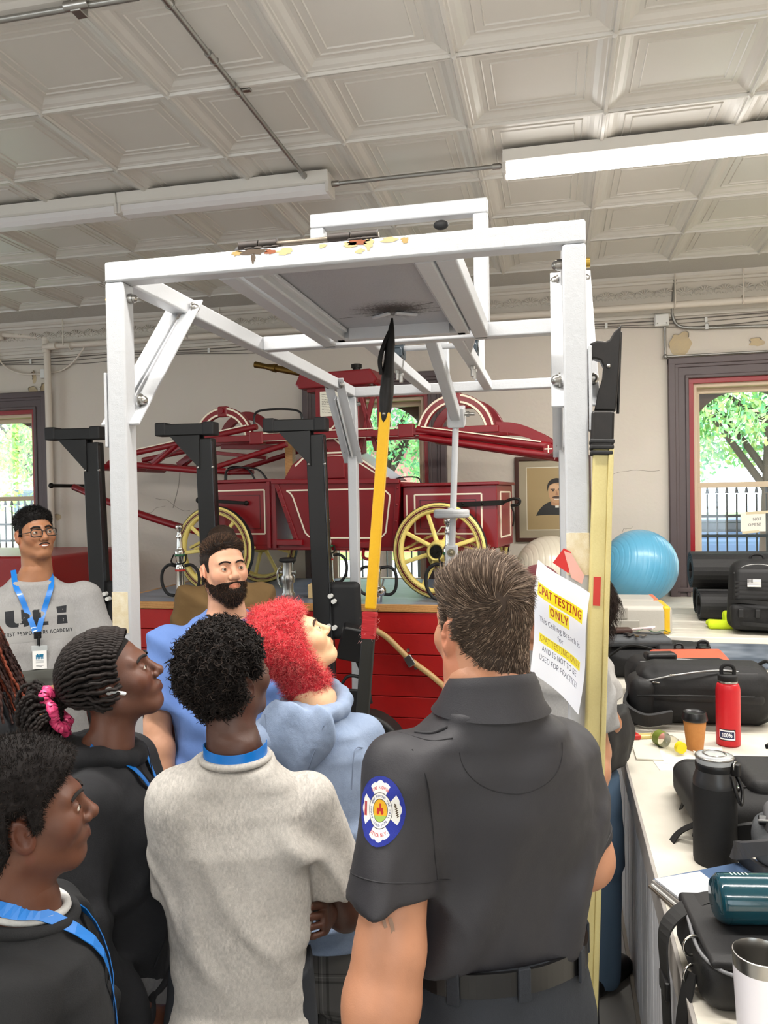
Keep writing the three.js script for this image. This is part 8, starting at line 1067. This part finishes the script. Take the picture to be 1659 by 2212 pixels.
// ================= people further off =================
function plain(o, top, hairC, style) {
  const g = person({ brow: 0x1a120d, ...o }), t = TMP.get(g), J = t.J, K = o.torso, yN = K[K.length - 1][0] - .025;
  const long = o.long; garment(g, o.topName || 'shirt', { caps: ['L', 'R'].flatMap((s) => long ? [sleeve(J['sh' + s], J['el' + s], .066, .068), [J['el' + s], J['wr' + s], .066, .045, .03]] : [sleeve(J['sh' + s], mixp(J['sh' + s], J['el' + s], .7), .068, .08)]).concat([[mixp(J.shL, J.shR, .05), mixp(J.shL, J.shR, .95), .054, .054, .04]]), fold: (x, y, z) => .012 * Math.pow(.5 + .5 * Math.sin((y - Math.abs(x)) * 28 + noise(x * 6, y * 6, z * 6) * 3), 3) + .01 * noise(x * 7, y * 5, z * 7), lo: [-.4, K[0][0] - .03, -.34], hi: [.4, yN + .05, .4], cell: .01, cuts: [[0, -1, 0, -K[0][0] - .01, .01], [0, 1, .2, yN, .01]] }, top);
  const h = K[0][0] + .22; garment(g, 'trousers', { keys: [[h - .35, 0, 0, .18, .13], [h - .15, 0, 0, .18, .135], [h, 0, 0, .17, .125]], caps: [[[.09, h - .25, 0], [.11, .06, 0], .095, .07, .03], [[-.09, h - .25, 0], [-.11, .06, 0], .095, .07, .03]], lo: [-.24, .02, -.2], hi: [.24, h + .03, .2], cell: .016, carve: (d, x, y) => y < h - .3 ? Math.max(d, .01 - Math.abs(x)) : d }, o.pants || mat(0x2a2c31, .85)); for (const s of [-1, 1]) part(g, 'shoe', [rbox(.09, .08, .25, .035, s * .11, .04, .04, 0, 0, 0, 3)], M.black, null, { local: 1 });
  const R = rng(o.seed), base = lin(hairC); if (style) { const [sh] = hairShell(g, (x, y, z) => style.t + .004 * noise(x * 50, y * 50, z * 50), style.line || hairline, (x, y, z) => base.map((v) => v * (.7 + .6 * h3(x * 900 | 0, y * 900 | 0, z * 900 | 0))), { cell: .005 }); const list = []; for (const [p, n] of roots(sh, style.n, R)) { const d = V(p.x * 2, -1, -.2).normalize(), L2 = style.L * (.6 + .6 * R()); list.push({ p: [p, p.clone().addScaledVector(d, L2 * .5).addScaledVector(n, L2 * .3), p.clone().addScaledVector(d, L2).addScaledVector(n, L2 * (R() - .2) * .5)], r: style.r || .0009, c: vary(R, base, .35) }); } hairMesh(g, 'hair', [toBody(g, sh), toBody(g, strandGeo(list))], null, .5); }
  return g;
}
const TS = (y, w = 1) => [[y - .72, 0, 0, .175 * w, .135], [y - .55, 0, 0, .172 * w, .135], [y - .35, 0, 0, .17 * w, .13], [y - .2, 0, 0, .178 * w, .13], [y - .11, 0, -.005, .175 * w, .115], [y - .05, 0, -.01, .13 * w, .092], [y - .01, 0, -.012, .09, .08], [y + .05, 0, -.012, .066, .064]];
{ // brown sweatshirt behind the bearded man
  const g = plain({ label: 'person in a brown sweatshirt with a blue lanyard standing behind the bearded man', pos: [-1.70, -3.83], yaw: .45, skin: 0xc79a7c, build: 1.05, seed: 101, long: 1, topName: 'sweatshirt', hipY: .85, head: { c: [-1.705, 1.60, -3.82], yaw: .5, pitch: 0, s: .95, cell: .005 }, neck: [-1.70, 1.44, -3.84], shR: [-1.875, 1.345, -3.75], shL: [-1.525, 1.345, -3.92], elR: [-1.92, 1.08, -3.74], elL: [-1.50, 1.08, -3.95], wrR: [-1.85, .84, -3.66], wrL: [-1.50, .84, -3.86], torso: TS(1.43, 1.08) }, mat(0x6b5330, .9, 0, { bumpMap: weave, bumpScale: .0008 }), 0x2a1d14, { t: .012, n: 900, L: .012 });
  const f = TMP.get(g).f_sweatshirt; for (const s of [-1, 1]) band(g, 'lanyard', [[s * .07, 1.455, .0], ...lay(f, [[[s * .068, 1.40, .09], [0, -.4, -.7]], [[s * .05, 1.3, .3], [0, 0, -1]], [[s * .01, 1.1, .3], [0, 0, -1]]], .005)], .02, lanyM, V(1, .2, 0), 'bright blue lanyard');
}
{ // person leaning at the table
  const g = plain({ label: 'dark-haired person in a grey tee leaning on the table behind the pale pole', pos: [.06, -3.06], yaw: 2.5, skin: 0xa8714f, build: .92, seed: 111, hipY: .8, head: { c: [.135, 1.425, -3.13], yaw: 3.1, pitch: .3, s: .95, cell: .005 }, neck: [.10, 1.33, -3.08], shR: [.10, 1.255, -2.93], shL: [.06, 1.25, -3.22], elR: [.185, 1.02, -2.93], elL: [.13, 1.0, -3.26], wrR: [.10, .98, -3.10], wrL: [.08, .95, -3.18], torso: TS(1.32, .9), hands: [{ m: -1, c: [.09, .98, -3.14], curl: .6, fwd: [-.3, .1, -.9], palm: [-.6, -.5, 0], s: .85 }, { m: 1, c: [.09, .94, -3.15], curl: .6, fwd: [-.2, .1, .9], palm: [-.6, -.5, 0], s: .85 }], pants: mat(0x5d7690, .85) }, tee([.68, .67, .66], [.58, .57, .56], 'p9'), 0x2a1d16, { t: .012, n: 2600, L: .05, line: (z) => z < .0 ? -.13 : hairline(z) });
  const t = TMP.get(g); garment(g, 'tied_jacket', { keys: [[.84, 0, 0, .2, .165], [.95, 0, 0, .215, .18], [1.05, 0, 0, .2, .165]], fold: (x, y, z) => .02 * noise(x * 12, y * 8, z * 12), lo: [-.28, .8, -.26], hi: [.28, 1.1, .26], cell: .01 }, nyl, 'black jacket tied round the waist');
}
{ // capped person behind the sign
  const g = plain({ label: 'person in a grey tee and dark red cap mostly hidden behind the CPAT notice', pos: [-.06, -2.62], yaw: -.15, skin: 0xb98566, build: .95, seed: 121, hipY: .82, head: { c: [-.055, 1.50, -2.60], yaw: -.1, pitch: .1, s: .93, cell: .005 }, neck: [-.06, 1.34, -2.63], shR: [-.22, 1.245, -2.62], shL: [.10, 1.245, -2.66], elR: [-.255, 1.0, -2.60], elL: [.13, 1.0, -2.66], wrR: [-.2, .82, -2.5], wrL: [.1, .82, -2.52], torso: TS(1.335, .92) }, TEX.teeh ? tee([.56, .555, .55], [.47, .465, .46], 'h') : tee([.6, .6, .6], [.5, .5, .5], 'h'), 0x1d1512, { t: .006, n: 400, L: .01 });
  const t = TMP.get(g), cf = (x, y, z) => smax(t.hf(x, y, z) - .012, (.055 - y) * .8, .006), G = net(cf, [-.12, .03, -.14], [.12, .17, .13], .004); part(g, 'cap', [toBody(g, G)], mat(0x5a1620, .8), 'dark red cap', { local: 1 }); const bf = (x, y, z) => Math.max(ell(x, y - .055 - .2 * (z - .1) * 0, z - .11, .075, .012, .075), -(z - .06)), B = net(bf, [-.1, .03, .04], [.1, .08, .2], .004); part(g, 'cap_brim', [toBody(g, B)], mat(0x15151a, .8), null, { local: 1 });
}
{ // person at the picture's edge with reddish braids
  const g = plain({ label: 'person with curly reddish-brown braids at the edge of the picture', pos: [-1.60, -1.90], yaw: -1.5, skin: 0x6a4130, build: .95, seed: 131, long: 1, topName: 'jacket', hipY: .78, head: { c: [-1.64, 1.42, -1.90], yaw: -1.5, pitch: 0, s: .92, cell: .005 }, neck: [-1.61, 1.27, -1.90], shR: [-1.60, 1.17, -2.06], shL: [-1.60, 1.17, -1.74], elR: [-1.60, .92, -2.1], elL: [-1.60, .92, -1.70], wrR: [-1.72, .74, -2.08], wrL: [-1.72, .74, -1.72], torso: TS(1.28, .92) }, mat(0x1c1d20, .85), 0x3a1c12, { t: .012, n: 300, L: .02, line: (z) => z < .01 ? -.11 : hairline(z) });
  const t = TMP.get(g), R = rng(133), bl = []; for (let i = 0; i < 90; i++) { const a = lerp(1.4, 4.9, R()), r = .09 + R() * .02, p0 = V(Math.sin(a) * r, .03 + R() * .06, Math.cos(a) * r), p = [p0]; let q = p0.clone(); for (let k = 1; k < 7; k++) { q = q.clone().add(V(Math.sin(a) * .012 + (R() - .5) * .015, -.040, Math.cos(a) * .016 + (R() - .5) * .015)); p.push(q); } bl.push({ p, r: .0042, taper: 0, c: vary(R, lin(R() < .4 ? 0x6a2f1c : 0x2a1510), .3) }); } hairMesh(g, 'braided_hair', [toBody(g, braidGeo(bl, 5))], null, .5, 'reddish-brown braids');
}
worldDone();
renderer.render(scene, camera);
